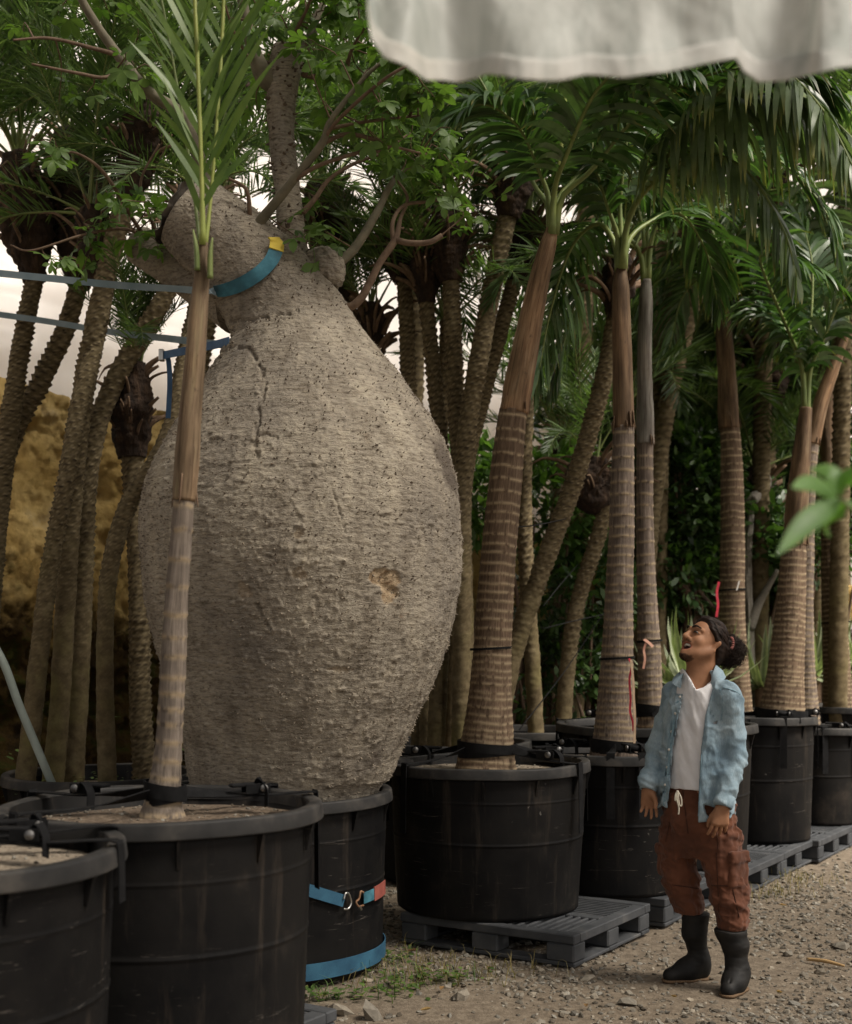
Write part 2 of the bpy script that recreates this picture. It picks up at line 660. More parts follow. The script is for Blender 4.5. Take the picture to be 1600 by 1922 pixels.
def rocks(n, pos, size, seed):
    """n faceted stones as one batch"""
    r = np.random.default_rng(seed)
    V = np.repeat(IV[None], n, 0) * (1 + r.uniform(-0.32, 0.32, (n, 12, 1)))
    sc = np.stack([r.uniform(0.8, 1.5, n), r.uniform(0.65, 1.1, n), r.uniform(0.4, 0.8, n)], 1)
    V = V * sc[:, None]
    a = r.uniform(0, 6.283, n)
    b = r.normal(0, 0.35, n)
    c, s = np.cos(b), np.sin(b)
    V = np.stack([V[..., 0] * c[:, None] - V[..., 2] * s[:, None], V[..., 1], V[..., 0] * s[:, None] + V[..., 2] * c[:, None]], -1)
    c, s = np.cos(a), np.sin(a)
    V = np.stack([V[..., 0] * c[:, None] - V[..., 1] * s[:, None], V[..., 0] * s[:, None] + V[..., 1] * c[:, None], V[..., 2]], -1)
    V = V * size[:, None, None] + pos[:, None]
    F = (IF[None] + (np.arange(n) * 12)[:, None, None]).reshape(-1, 3)
    rn = np.repeat(r.uniform(0, 1, n), 12)
    at = np.stack([rn, rn, rn], 1)
    return V.reshape(-1, 3), F, at


mb = MB()
N = 27000
r = np.random.default_rng(3)
# density falls off with distance, as fine stones do to the eye
dd = 5.0 + 8.0 * r.uniform(0, 1, N) ** 1.7
lo = -0.75
hi = 800 / FPX * dd + 0.5
xx = lo + (hi - lo) * r.uniform(0, 1, N)
bare = fbm(np.stack([xx, dd, 0 * xx], -1) * 0.9, 2, 31)
keep = (bare + r.normal(0, 0.18, N)) > -0.30
xx, dd = xx[keep], dd[keep]
n = len(xx)
size = 0.0038 + 0.0056 * r.gamma(1.6, 0.6, n) * (1 + 0.06 * (dd - 5))
size = np.minimum(size, 0.019)
pos = np.stack([xx, dd, ground_z(xx, dd) + size * 0.15], 1)
mb.add(*rocks(n, pos, size, 4)[:2], at=rocks(n, pos, size, 4)[2])
build('gravel', mb, M_stone, smooth=False, kind='stuff', label='loose grey and beige gravel covering the yard', cat='gravel')

# larger single stones
stone_spots = [(1180, 1885, 0.045, 'largest pale stone lying below the man\'s boots'), (866, 1872, 0.05, 'pale flat stone beside the green weeds'),
               (1298, 1748, 0.03, 'brown stone between the man\'s boots'), (1577, 1775, 0.045, 'smooth grey stone right of the boots near picture edge'),
               (1540, 1820, 0.032, 'beige stone near the thin wooden stick'), (930, 1812, 0.03, 'stone lying against the near corner of the front pallet'),
               (700, 1905, 0.055, 'large pale stone at the bottom edge below the blue band'), (640, 1895, 0.05, 'pale stone next to the near black pallet corner'),
               (1105, 1835, 0.028, 'small beige stone right of the front pallet corner'), (1480, 1790, 0.03, 'grey stone on the open gravel behind the boots')]
for k, (px, py, s_, lab) in enumerate(stone_spots):
    d = CAMH * FPX / (py - HOR)
    p = P(px, py, d)
    V, F, at = rocks(1, np.array([[p[0], p[1], ground_z(p[0], p[1]) + s_ * 0.3]]), np.array([s_]), 50 + k)
    at[:] = 0.75 if k % 3 else 0.55
    build('stone', MB().add(V, F, at), M_stone, smooth=False, label=lab, cat='stone', group='larger stones on the gravel', origin=(p[0], p[1], 0))

# ------------------------------------------------------------------ earth bank behind the palms
def bank_mat():
    m, nt, b, out = new_mat('ochre_earth')
    k = NT(nt)
    v = k.coord(obj=True)
    n1 = k.noise(v, 1.6, 8, 0.65)
    c = k.ramp(n1, [(0.3, (0.36, 0.22, 0.075)), (0.42, (0.6, 0.4, 0.14)), (0.56, (0.74, 0.53, 0.22)), (0.7, (0.64, 0.5, 0.31)), (0.82, (0.45, 0.31, 0.16))])
    # moss and leaf mould over the foot of the bank
    a = k.n('ShaderNodeAttribute', attribute_name='tc')
    sx = k.n('ShaderNodeSeparateXYZ')
    k.l(a.outputs['Vector'], sx.inputs[0])
    n2 = k.noise(v, 2.6, 6, 0.7)
    h = k.math('ADD', sx.outputs[2], k.math('MULTIPLY', n2, 1.6))
    f = k.ramp(h, [(0.0, (1, 1, 1)), (1.0, (0, 0, 0))])
    fm = k.n('ShaderNodeMapRange')
    fm.inputs[1].default_value = 2.45
    fm.inputs[2].default_value = 2.95
    fm.inputs[3].default_value = 1.0
    fm.inputs[4].default_value = 0.0
    k.l(h, fm.inputs[0])
    moss = k.ramp(k.noise(v, 5, 6, 0.7), [(0.35, (0.03, 0.02, 0.01)), (0.5, (0.075, 0.045, 0.014)), (0.62, (0.05, 0.055, 0.012)), (0.75, (0.14, 0.075, 0.02))])
    c = k.mix(fm.outputs[0], c, moss)
    k.l(c, b.inputs['Base Color'])
    b.inputs['Roughness'].default_value = 1.0
    b.inputs['Specular IOR Level'].default_value = 0.1
    k.bump(k.noise(v, 9, 8, 0.75), 1.0, 0.12, b)
    return m


M_bank = bank_mat()
A0, A1 = np.array([-7.0, 7.3]), np.array([10.0, 17.5])
bdir = (A1 - A0) / np.linalg.norm(A1 - A0)
bnrm = np.array([-bdir[1], bdir[0]])
LB = np.linalg.norm(A1 - A0)
SB = np.concatenate([np.linspace(0, 2.4, 24), np.linspace(2.42, 8.0, 380), np.linspace(8.03, LB, 120)])
ns, nh = len(SB), 160
S_, H_ = np.meshgrid(SB, np.linspace(0, 1, nh))
TOP = 3.6
TOPS = TOP - 1.5 * sm(4.5, 12.0, S_)
z = np.where(H_ < 0.8, H_ / 0.8 * TOPS, TOPS + (H_ - 0.8) * 1.5)
back = np.where(H_ < 0.8, 0.45 * (H_ / 0.8) ** 1.2 + 0.0, 0.45 + (H_ - 0.8) / 0.2 * 7.0)
base = A0[None, None] + bdir * S_[..., None] + bnrm * back[..., None]
B3 = np.stack([base[..., 0], base[..., 1], z], -1)
w = np.where(H_ < 0.8, 1.0, 0.5)
d1 = fbm(B3 * 0.9, 4, 21)
d2 = fbm(B3 * np.array([4, 4, 5.0]), 4, 22)
d2 = d2 - 0.5 * np.abs(fbm(B3 * 2.2, 3, 23))
d3 = fbm(B3 * 11.0, 3, 26)
rid = 1 - 2 * np.abs(fbm(B3 * np.array([3.0, 3.0, 2.2]), 4, 27))
d4 = fbm(B3 * 26.0, 3, 28)
off = (0.36 * d1 + 0.12 * d2 + 0.07 * d3 + 0.05 * d4 - 0.07 * rid) * w
B3[..., 0] += -bnrm[0] * off * -1
B3[..., 1] += -bnrm[1] * off * -1
B3[..., 2] += np.where(H_ > 0.05, 0.25 * fbm(np.stack([S_, 0 * S_, H_ * 3], -1) * 0.8, 3, 24), 0)
B3[0, :, 2] = -0.1
mb = MB().add(B3.reshape(-1, 3), [grid_faces(nh, ns, False)], B3.reshape(-1, 3))
build('earth_bank', mb, M_bank, kind='structure', label='cut bank of ochre earth behind the palms, mossy at its foot')

# ------------------------------------------------------------------ pale plastic sheeting behind the bank
M_film = film_mat('milky_greenhouse_film', (0.9, 0.86, 0.84), 0.62, 0.35, stops=[(0.3, (0.86, 0.81, 0.78)), (0.7, (0.96, 0.93, 0.91))])
ns, nh = 260, 90
S_, H_ = np.meshgrid(np.linspace(-3, 26, ns), np.linspace(0, 1, nh))
back = 0.75 + 4.2 * H_
base = A0 + bdir * S_[..., None] + bnrm * back[..., None]
Z = 3.2 - 1.4 * sm(4.5, 12.0, S_) * (1 - H_) + H_ * 7.5
Wv = np.stack([base[..., 0], base[..., 1], Z], -1)
off = 0.16 * fbm(np.stack([S_ * 0.5 + Z * 0.25, Z * 1.1, 0 * Z], -1), 3, 41) + 0.10 * np.abs(fbm(np.stack([S_ * 0.7, Z * 3.2 + S_ * 0.4, 0 * Z], -1), 3, 42))
Wv[..., :2] += bnrm * off[..., None]
sheet = thing('plastic_sheeting', (base[0, ns // 2, 0], base[0, ns // 2, 1], 2.9), 'tall pale plastic sheeting stretched behind the palms above the earth bank', 'sheeting')
build('film', MB().add(Wv.reshape(-1, 3), [grid_faces(nh, ns, False)]), M_film, sheet)
M_pipe = pmat('galvanised_pipe', (0.42, 0.42, 0.41), rough=0.45, metal=0.6, bump=0.05)
for s_ in np.arange(0, 21, 2.6):
    q = [A0 + bdir * s_ + bnrm * (1.0 + 4.2 * h) for h in (0, 0.35, 0.7, 1.0)]
    pts = np.array([[a[0], a[1], 3.0 + 7.7 * h] for a, h in zip(q, (0, 0.35, 0.7, 1.0))])
    build('hoop_pipe', MB().tube(pts, [0.024] * 4, n=20, seg=8), M_pipe, sheet)

# ------------------------------------------------------------------ unseen sheet added above the view to dim the light on the yard
def blocker_mat():
    m, nt, b_, out = new_mat('added_light_blocker')
    k = NT(nt)
    b_.inputs['Base Color'].default_value = (0.55, 0.54, 0.5, 1)
    b_.inputs['Roughness'].default_value = 0.9
    tr = k.n('ShaderNodeBsdfTransparent')
    ms = k.n('ShaderNodeMixShader')
    ms.inputs[0].default_value = 0.42
    k.l(b_.outputs[0], ms.inputs[1])
    k.l(tr.outputs[0], ms.inputs[2])
    k.l(ms.outputs[0], out.inputs['Surface'])
    return m


X, Y = np.meshgrid(np.linspace(-9, 9, 40), np.linspace(-7, 6.4, 36))
Z = 7.3 + 0.15 * np.cos(X * 2.4) + 0.02 * X + 0.05 * vnoise(np.stack([X, Y, 0 * X], -1), 7)
build('added_light_blocker', MB().add(np.stack([X, Y, Z], -1).reshape(-1, 3), [grid_faces(36, 40, False)]), blocker_mat(), kind='structure', label='added unseen sheet overhead that dims the light on the yard')

# ------------------------------------------------------------------ pots
RIB = None


def pot(cx, cy, r, z0, z1, label, soil=M_soil, group='black nursery tubs', ribs=12, soil_drop=0.07, taper=0.90, rim_h=0.055, seed=0, pit=None):
    t = thing('plant_tub', (cx, cy, z0), label, 'plant pot', group)
    h = z1 - z0
    rb, rt = r * taper, r * 0.965
    zz = np.array([0.0, 0.006, 0.03, 0.035, 0.045, 0.05, 0.2, 0.35, 0.48, 0.492, 0.496, 0.504, 0.508, 0.52, 0.65, 0.755, 0.766, 0.77, 0.776, 0.78, 0.79, 0.9, 0.985])
    prof = []
    for k, q in enumerate(zz):
        rad = rb + (rt - rb) * (q ** 0.9)
        if k in (10, 11):
            rad += 0.0025
        if k in (17, 18):
            rad += 0.0016
        if k == 0:
            rad -= 0.012
        prof.append((rad, z0 + q * h))
    prof = [(0.001, z0 + 0.002)] + prof
    prof += [(rt - 0.02, z0 + 0.985 * h), (rt - 0.035, z0 + 0.7 * h)]

    def dis(TH, R, Z):
        w = 0.010 * vnoise(np.stack([np.cos(TH) * 1.3 + seed, np.sin(TH) * 1.3, Z * 1.4], -1), 60 + seed) * (R > 0.1)
        return R + w, Z
    body = build('body', MB().lathe(prof, (cx, cy, 0), 72, disp=dis), M_pot, t)
    rp = [(rt - 0.024, z1 - 0.05), (rt - 0.020, z1 - 0.010), (rt - 0.018, z1 - 0.006), (rt - 0.014, z1 - 0.003), (rt + 0.016, z1), (rt + 0.022, z1 - 0.001), (rt + 0.027, z1 - 0.005), (rt + 0.0285, z1 - 0.010),
          (rt + 0.033, z1 - rim_h + 0.005), (rt + 0.033, z1 - rim_h + 0.001), (rt + 0.030, z1 - rim_h - 0.001), (rt + 0.004, z1 - rim_h + 0.001), (rt - 0.002, z1 - rim_h + 0.003)]

    def wob(TH, R, Z):
        q = np.stack([np.cos(TH) + seed * 3.1, np.sin(TH), 0 * TH], -1)
        return R + 0.012 * vnoise(q * 1.3, 70), Z + 0.010 * vnoise(q * 1.2, 71)
    build('rim', MB().lathe(rp, (cx, cy, 0), 96, disp=wob), M_rim, t)
    global RIB
    if RIB is None:
        RIB = MB().add([[0, -0.006, 0], [0, 0.006, 0], [0.03, 0.006, 0], [0.03, -0.006, 0], [0, -0.006, -0.09], [0, 0.006, -0.09], [0.007, 0.005, -0.09], [0.007, -0.005, -0.09]],
                       [np.array([[3, 2, 1, 0], [4, 5, 6, 7], [0, 1, 5, 4], [1, 2, 6, 5], [2, 3, 7, 6], [3, 0, 4, 7]])]).mesh('rib', M_pot, smooth=False)
    for k in range(ribs):
        a = 2 * math.pi * (k + 0.3 + 0.13 * seed) / ribs
        rr = rb + (rt - rb) * 0.95 - 0.004
        inst('rib', RIB, t, (cx + rr * math.cos(a), cy + rr * math.sin(a), z1 - rim_h - 0.002), rotz(a))
    # soil
    nr, na = 26, 64
    rr = np.linspace(0.01, rt - 0.025, nr)
    th = np.linspace(0, 2 * math.pi, na, endpoint=False)
    R, TH = np.meshgrid(rr, th, indexing='ij')
    X, Y = cx + R * np.cos(TH), cy + R * np.sin(TH)
    q = np.stack([X, Y, 0 * X], -1)
    Z = z1 - soil_drop + 0.012 * fbm(q * 3, 3, 80 + seed) + 0.005 * fbm(q * 22, 3, 81 + seed) - 0.02 * (R / r) ** 2
    sm_ = MB().add(np.stack([X, Y, Z], -1).reshape(-1, 3), [grid_faces(nr, na)])
    so = build('soil', sm_, soil, t)
    # crumbs on the soil
    rg = np.random.default_rng(90 + seed)
    n = 200
    ra, an = (rt - 0.05) * np.sqrt(rg.uniform(0, 1, n)), rg.uniform(0, 6.283, n)
    x, y = cx + ra * np.cos(an), cy + ra * np.sin(an)
    qq = np.stack([x, y, 0 * x], -1)
    zc = z1 - soil_drop + 0.012 * fbm(qq * 3, 3, 80 + seed) + 0.005 * fbm(qq * 22, 3, 81 + seed) - 0.02 * (ra / r) ** 2
    s_ = 0.003 + 0.006 * rg.uniform(0, 1, n) ** 2
    V, F, at = rocks(n, np.stack([x, y, zc + s_ * 0.3], 1), s_, 95 + seed)
    build('soil_crumbs', MB().add(V, F, at), M_stone, t, smooth=False, kind='stuff')
    return t


def depth_x(px, d):
    return (px - 800.0) / FPX * d


ZP = 0.158   # pallet height
POT = {}
POT['near'] = (-1.41, 3.67, 0.54, ZP, 1.00)
POT['slender'] = (depth_x(304, 4.51), 4.51, 0.545, ZP, 1.012)
POT['bottle'] = (-0.80, 6.42, 0.625, 0.0, 0.835)
POT['front'] = (depth_x(917, 7.0), 7.0, 0.54, ZP, 0.925)
POT['mid'] = (depth_x(1155, 7.5), 7.5, 0.42, ZP, 0.94)
POT['wide'] = (depth_x(1231, 8.5), 8.5, 0.64, ZP, 1.03)
POT['tall'] = (depth_x(1425, 9.35), 9.35, 0.39, ZP, 1.03)
POT['small'] = (depth_x(1543, 10.15), 10.15, 0.29, ZP, 0.90)
POT['hidden'] = (depth_x(1383, 10.6), 10.6, 0.40, ZP, 1.0)
POT['far'] = (depth_x(1590, 11.3), 11.3, 0.42, ZP, 1.0)
POT['clump'] = (depth_x(190, 7.35), 7.35, 0.53, 0.0, 0.83)
POT['rear'] = (depth_x(850, 8.7), 8.7, 0.52, 0.0, 0.90)
POT['rear2'] = (depth_x(985, 9.45), 9.45, 0.50, 0.0, 0.93)
pot(*POT['near'], 'black tub nearest the camera, cut off by the left edge', M_sand, seed=1, soil_drop=0.06)
pot(*POT['slender'], 'big black tub in front holding the slender ringed palm', M_soil, seed=2, soil_drop=0.055)
pot(*POT['bottle'], 'black tub standing on the ground around the bottle tree\'s foot', M_soil, seed=3, soil_drop=0.12, taper=0.93)
pot(*POT['front'], 'scuffed black tub on the front grey pallet', M_sand, seed=4, soil_drop=0.05)
pot(*POT['mid'], 'black tub just left behind the man, with a red ribbon palm', M_soil, seed=5, soil_drop=0.05, ribs=12)
pot(*POT['wide'], 'wide black tub behind the tub with the red ribbon palm', M_soil, seed=6)
pot(*POT['tall'], 'tall black tub right behind the man\'s shoulder', M_soil, seed=7, ribs=12)
pot(*POT['small'], 'small black tub at the right edge on the far pallets', M_soil, seed=8, ribs=10)
pot(*POT['hidden'], 'black tub hidden behind the man and the tall tub', M_soil, seed=9, ribs=10)
pot(*POT['far'], 'black tub furthest back at the right edge', M_soil, seed=10, ribs=10)
pot(*POT['clump'], 'black tub at the left holding the clump of thin palms', M_soil, seed=11, soil_drop=0.09)
pot(*POT['rear'], 'black tub behind the scuffed tub, under the thin palms', M_soil, seed=12)
pot(*POT['rear2'], 'black tub deep in the shade between the ringed palms', M_soil, seed=13)

# ------------------------------------------------------------------ pallets
UD = np.array([0.541, 0.841])      # along the row
ANG = math.atan2(UD[1], UD[0])


def pallet_meshes(L, W):
    H = ZP
    out = []
    bk = MB()
    bk.box((0, 0, 0.066), (0.075, 0.065, 0.044), bev=0.008)
    me_b = bk.mesh('block', M_pallet, smooth=False)
    for ix in (-1, 0, 1):
        for iy in (-1, 0, 1):
            out.append(('block', me_b, (ix * (L / 2 - 0.079), iy * (W / 2 - 0.069), 0), 0))
    rn = MB().box((0, 0, 0.012), (L / 2 - 0.002, 0.05, 0.0105), bev=0.004).mesh('bottom_runner', M_pallet, smooth=False)
    for iy in (-1, 0, 1):
        out.append(('bottom_runner', rn, (0, iy * (W / 2 - 0.055), 0), 0))
    rn2 = MB().box((0, 0, 0.0105), (0.05, W / 2 - 0.11, 0.0085), bev=0.004).mesh('bottom_bar', M_pallet, smooth=False)
    for ix in (-1, 1):
        out.append(('bottom_bar', rn2, (ix * (L / 2 - 0.055), 0, 0), 0))
    e1 = MB().box((0, 0, H - 0.024), (L / 2, 0.035, 0.0225), bev=0.005).mesh('deck_edge', M_pallet, smooth=False)
    e2 = MB().box((0, 0, H - 0.025), (0.035, W / 2 - 0.071, 0.0225), bev=0.005).mesh('deck_edge', M_pallet, smooth=False)
    for s_ in (-1, 1):
        out.append(('deck_edge', e1, (0, s_ * (W / 2 - 0.035), 0), 0))
        out.append(('deck_edge', e2, (s_ * (L / 2 - 0.035), 0, 0), 0))
    c1 = MB().box((0, 0, H - 0.026), (L / 2 - 0.071, 0.03, 0.022), bev=0.004).mesh('deck_bar', M_pallet, smooth=False)
    c2 = MB().box((0, 0, H - 0.027), (0.03, W / 4 - 0.052, 0.022), bev=0.004).mesh('deck_bar', M_pallet, smooth=False)
    out.append(('deck_bar', c1, (0, 0, 0), 0))
    for s_ in (-1, 1):
        out.append(('deck_bar', c2, (0, s_ * (W / 4 - 0.0175), 0), 0))
    bx, by = L / 2 - 0.102, W / 2 - 0.102      # size of one bay
    sA = MB().box((0, 0, H - 0.022), (bx / 2, 0.009, 0.016), bev=0.003).mesh('deck_slat', M_pallet, smooth=False)
    sB = MB().box((0, 0, H - 0.022), (0.009, by / 2, 0.016), bev=0.003).mesh('deck_slat', M_pallet, smooth=False)
    sC = MB().box((0, 0, H - 0.032), (0.010, by / 2, 0.008)).mesh('deck_rib', M_pallet, smooth=False)
    sD = MB().box((0, 0, H - 0.032), (bx / 2, 0.010, 0.008)).mesh('deck_rib', M_pallet, smooth=False)
    for ix in (-1, 1):
        for iy in (-1, 1):
            ox, oy = ix * (0.031 + bx / 2), iy * (0.031 + by / 2)
            n = 9
            for k in range(n):
                f = (k + 0.5) / n - 0.5
                if ix * iy > 0:
                    out.append(('deck_slat', sA, (ox, oy + f * by, 0), 0))
                else:
                    out.append(('deck_slat', sB, (ox + f * bx, oy, 0), 0))
            for f in (-0.3, 0, 0.3):
                if ix * iy > 0:
                    out.append(('deck_rib', sC, (ox + f * bx, oy, -0.005), 0))
                else:
                    out.append(('deck_rib', sD, (ox, oy + f * by, -0.005), 0))
    return out


PAL = pallet_meshes(1.0, 0.92)


def pallet(cx, cy, label, ang=ANG - math.pi / 2, full=True, group='grey plastic pallets'):
    t = thing('plastic_pallet', (cx, cy, 0.001), label, 'pallet', group, ang)
    for nm, me, loc, _ in PAL:
        if not full and nm in ('deck_rib',):
            continue
        o = bpy.data.objects.new(nm, me)
        COL.objects.link(o)
        o.parent = t
        o.location = loc
    return t


RV = np.array([math.cos(ANG - math.pi / 2), math.sin(ANG - math.pi / 2)])     # pallet x axis


def pal_from_corner(px, py, label, full=True, off=0.0):
    """near (right-front) corner of a pallet on the ground"""
    d = CAMH * FPX / (py - HOR)
    c = np.array([depth_x(px, d), d])
    c = c - RV * 0.5 + UD * (0.46 + off)
    return pallet(c[0], c[1], label, full=full)


pal_from_corner(1078, 1819, 'grey plastic pallet in front, under the scuffed tub')
pal_from_corner(1249, 1742, 'grey pallet behind the man\'s legs, under the ribbon palm tub')
pal_from_corner(1392, 1686, 'grey pallet appearing right of the man\'s knees', full=False)
pal_from_corner(1462, 1650, 'grey pallet under the tall tub, second from the man along the row', full=False)
pal_from_corner(1538, 1620, 'grey pallet under the small tub at the right edge', full=False)
pal_from_corner(1620, 1586, 'last grey pallet of the row, cut off by the right edge', full=False)
d = (CAMH - ZP) * FPX / (1893 - HOR)
c = np.array([depth_x(634, d), d]) - RV * 0.5 - UD * 0.46
pallet(c[0], c[1], 'black-grey pallet at the bottom edge under the slender palm tub')
pallet(-1.42, 3.70, 'grey pallet below the tub nearest the camera')
# ------------------------------------------------------------------ bark and leaf materials
def add_mark(me, arr):
    a = me.attributes.new('mark', 'FLOAT_VECTOR', 'POINT')
    a.data.foreach_set('vector', np.asarray(arr, np.float32).ravel())


def bottle_mat():
    m, nt, b, out = new_mat('bottle_tree_bark')
    k = NT(nt)
    v = k.coord(obj=True)
    big = k.noise(v, 2.2, 6, 0.6)
    c = k.ramp(big, [(0.28, (0.205, 0.18, 0.15)), (0.48, (0.31, 0.272, 0.218)), (0.68, (0.39, 0.345, 0.275))])
    fine = k.noise(k.coord(obj=True, scale=(1, 1, 3.2)), 26, 7, 0.65)
    c = k.mix(1.0, c, k.ramp(fine, [(0.3, (0.5, 0.47, 0.44)), (0.48, (1, 1, 1)), (0.7, (1.25, 1.24, 1.2))]), 'MULTIPLY')
    vo = k.n('ShaderNodeTexVoronoi')
    vo.inputs['Scale'].default_value = 34
    vo.inputs['Randomness'].default_value = 1.0
    k.l(k.coord(obj=True, scale=(1, 1, 1.5)), vo.inputs['Vector'])
    spk = k.ramp(vo.outputs['Distance'], [(0.10, (1, 1, 1)), (0.30, (0, 0, 0))])
    sel = k.ramp(k.noise(v, 7, 3), [(0.42, (0.15, 0.15, 0.15)), (0.6, (1, 1, 1))])
    c = k.mix(k.math('MULTIPLY', k.mix(1.0, spk, sel, 'MULTIPLY'), 0.62), c, (0.085, 0.062, 0.045))
    lines = k.ramp(k.noise(k.coord(obj=True, scale=(0.28, 0.28, 3.0)), 30, 5, 0.6, 0.6), [(0.36, (0.68, 0.66, 0.64)), (0.46, (1, 1, 1)), (0.62, (1, 1, 1)), (0.72, (1.15, 1.14, 1.12))])
    c = k.mix(1.0, c, lines, 'MULTIPLY')
    strk = k.ramp(k.noise(k.coord(obj=True, scale=(1, 1, 0.12)), 9, 5, 0.65), [(0.34, (0.74, 0.72, 0.70)), (0.5, (1, 1, 1)), (0.66, (1.14, 1.13, 1.10))])
    c = k.mix(1.0, c, strk, 'MULTIPLY')
    rust = k.ramp(k.noise(v, 5.5, 5, 0.7), [(0.68, (0, 0, 0)), (0.78, (1, 1, 1))])
    c = k.mix(k.math('MULTIPLY', rust, 0.45), c, (0.24, 0.13, 0.06))
    a = k.n('ShaderNodeAttribute', attribute_name='mark')
    sx = k.n('ShaderNodeSeparateXYZ')
    k.l(a.outputs['Vector'], sx.inputs[0])
    c = k.mix(sx.outputs[0], c, k.ramp(k.noise(v, 30, 5, 0.7), [(0.35, (0.26, 0.16, 0.08)), (0.6, (0.48, 0.37, 0.24))]))      # bare wood of the wounds
    c = k.mix(sx.outputs[1], c, (0.10, 0.08, 0.065))     # weathered dark stain
    k.l(c, b.inputs['Base Color'])
    b.inputs['Roughness'].default_value = 0.92
    b.inputs['Specular IOR Level'].default_value = 0.2
    h = k.math('ADD', fine, k.noise(k.coord(obj=True, scale=(1, 1, 2)), 90, 5, 0.7))
    k.bump(h, 0.8, 0.012, b)
    return m


M_bottle = bottle_mat()
M_prickle = pmat('prickle_tip', [(0.3, (0.07, 0.05, 0.035)), (0.7, (0.17, 0.13, 0.095))], scale=30, rough=0.8, bump=0)
M_prickle2 = pmat('worn_prickle', [(0.3, (0.15, 0.12, 0.09)), (0.7, (0.33, 0.28, 0.21))], scale=12, rough=0.9, bump=0.3, bscale=80)
M_cut = pmat('weathered_cut_wood', [(0.3, (0.05, 0.045, 0.04)), (0.7, (0.14, 0.12, 0.1))], scale=14, rough=0.9, bump=0.8, bdist=0.01, bscale=30)
M_limb = pmat('grey_green_branch_bark', [(0.3, (0.10, 0.09, 0.06)), (0.6, (0.16, 0.14, 0.095)), (0.8, (0.2, 0.16, 0.11))], scale=18, rough=0.85, bump=0.4, bscale=60)
M_twig = pmat('brown_twig_bark', [(0.3, (0.09, 0.055, 0.035)), (0.7, (0.17, 0.115, 0.075))], scale=25, rough=0.85, bump=0.2)
M_bleaf = leaf_mat('bottle_tree_leaf', (0.042, 0.09, 0.024), (0.125, 0.205, 0.052), None, 0.5, 0.45)
M_palmleaf = leaf_mat('ringed_palm_leaf', (0.032, 0.07, 0.024), (0.085, 0.155, 0.05), (0.20, 0.17, 0.045), 0.35, 0.28, 0.82)
M_paleleaf = leaf_mat('pale_palm_leaf', (0.095, 0.14, 0.08), (0.18, 0.24, 0.135), (0.26, 0.25, 0.08), 0.3, 0.35, 0.72)
M_youngleaf = leaf_mat('young_palm_leaf', (0.075, 0.135, 0.03), (0.15, 0.225, 0.06), None, 0.4, 0.38)
M_dateleaf = leaf_mat('date_palm_leaf', (0.045, 0.08, 0.03), (0.115, 0.17, 0.07), None, 0.45, 0.4)
M_bushleaf = leaf_mat('shrub_leaf', (0.022, 0.05, 0.016), (0.07, 0.125, 0.036), None, 0.4, 0.3)
M_brightleaf = leaf_mat('bright_shrub_leaf', (0.045, 0.095, 0.025), (0.12, 0.21, 0.055), None, 0.4, 0.4)
M_rachis = pmat('green_rachis', [(0.3, (0.10, 0.14, 0.04)), (0.7, (0.2, 0.24, 0.07))], scale=8, rough=0.5, bump=0.1)
M_rachisy = pmat('yellow_green_rachis', [(0.3, (0.2, 0.25, 0.05)), (0.7, (0.33, 0.36, 0.09))], scale=6, rough=0.45, bump=0.1)
M_fibre = pmat('palm_fibre', [(0.3, (0.012, 0.008, 0.006)), (0.55, (0.04, 0.024, 0.015)), (0.8, (0.095, 0.055, 0.03))], scale=20, rough=1.0, bump=1.0, bdist=0.02, bscale=45, st=(1, 1, 0.35))
M_stub = pmat('dry_leaf_base', [(0.3, (0.09, 0.055, 0.032)), (0.7, (0.23, 0.15, 0.095))], scale=16, rough=0.9, bump=0.4, bscale=50)


def scar_mat():
    m, nt, b, out = new_mat('date_palm_bark')
    k = NT(nt)
    a = k.n('ShaderNodeAttribute', attribute_name='mark')
    sx = k.n('ShaderNodeSeparateXYZ')
    k.l(a.outputs['Vector'], sx.inputs[0])
    v = k.coord(obj=True)
    n = k.noise(v, 14, 6, 0.65)
    c = k.ramp(n, [(0.3, (0.07, 0.052, 0.027)), (0.55, (0.138, 0.106, 0.058)), (0.75, (0.205, 0.165, 0.10))])
    c = k.mix(sx.outputs[0], c, (0.29, 0.235, 0.145))         # pale corky edge of every leaf scar
    c = k.mix(sx.outputs[1], c, (0.035, 0.024, 0.015))      # dark heart of the scar
    moss = k.ramp(k.noise(v, 3.5, 4), [(0.5, (0, 0, 0)), (0.68, (1, 1, 1))])
    c = k.mix(k.math('MULTIPLY', moss, sx.outputs[2]), c, (0.13, 0.12, 0.035))
    k.l(c, b.inputs['Base Color'])
    b.inputs['Roughness'].default_value = 0.95
    b.inputs['Specular IOR Level'].default_value = 0.15
    k.bump(k.noise(v, 70, 4), 0.5, 0.004, b)
    return m


M_scar = scar_mat()


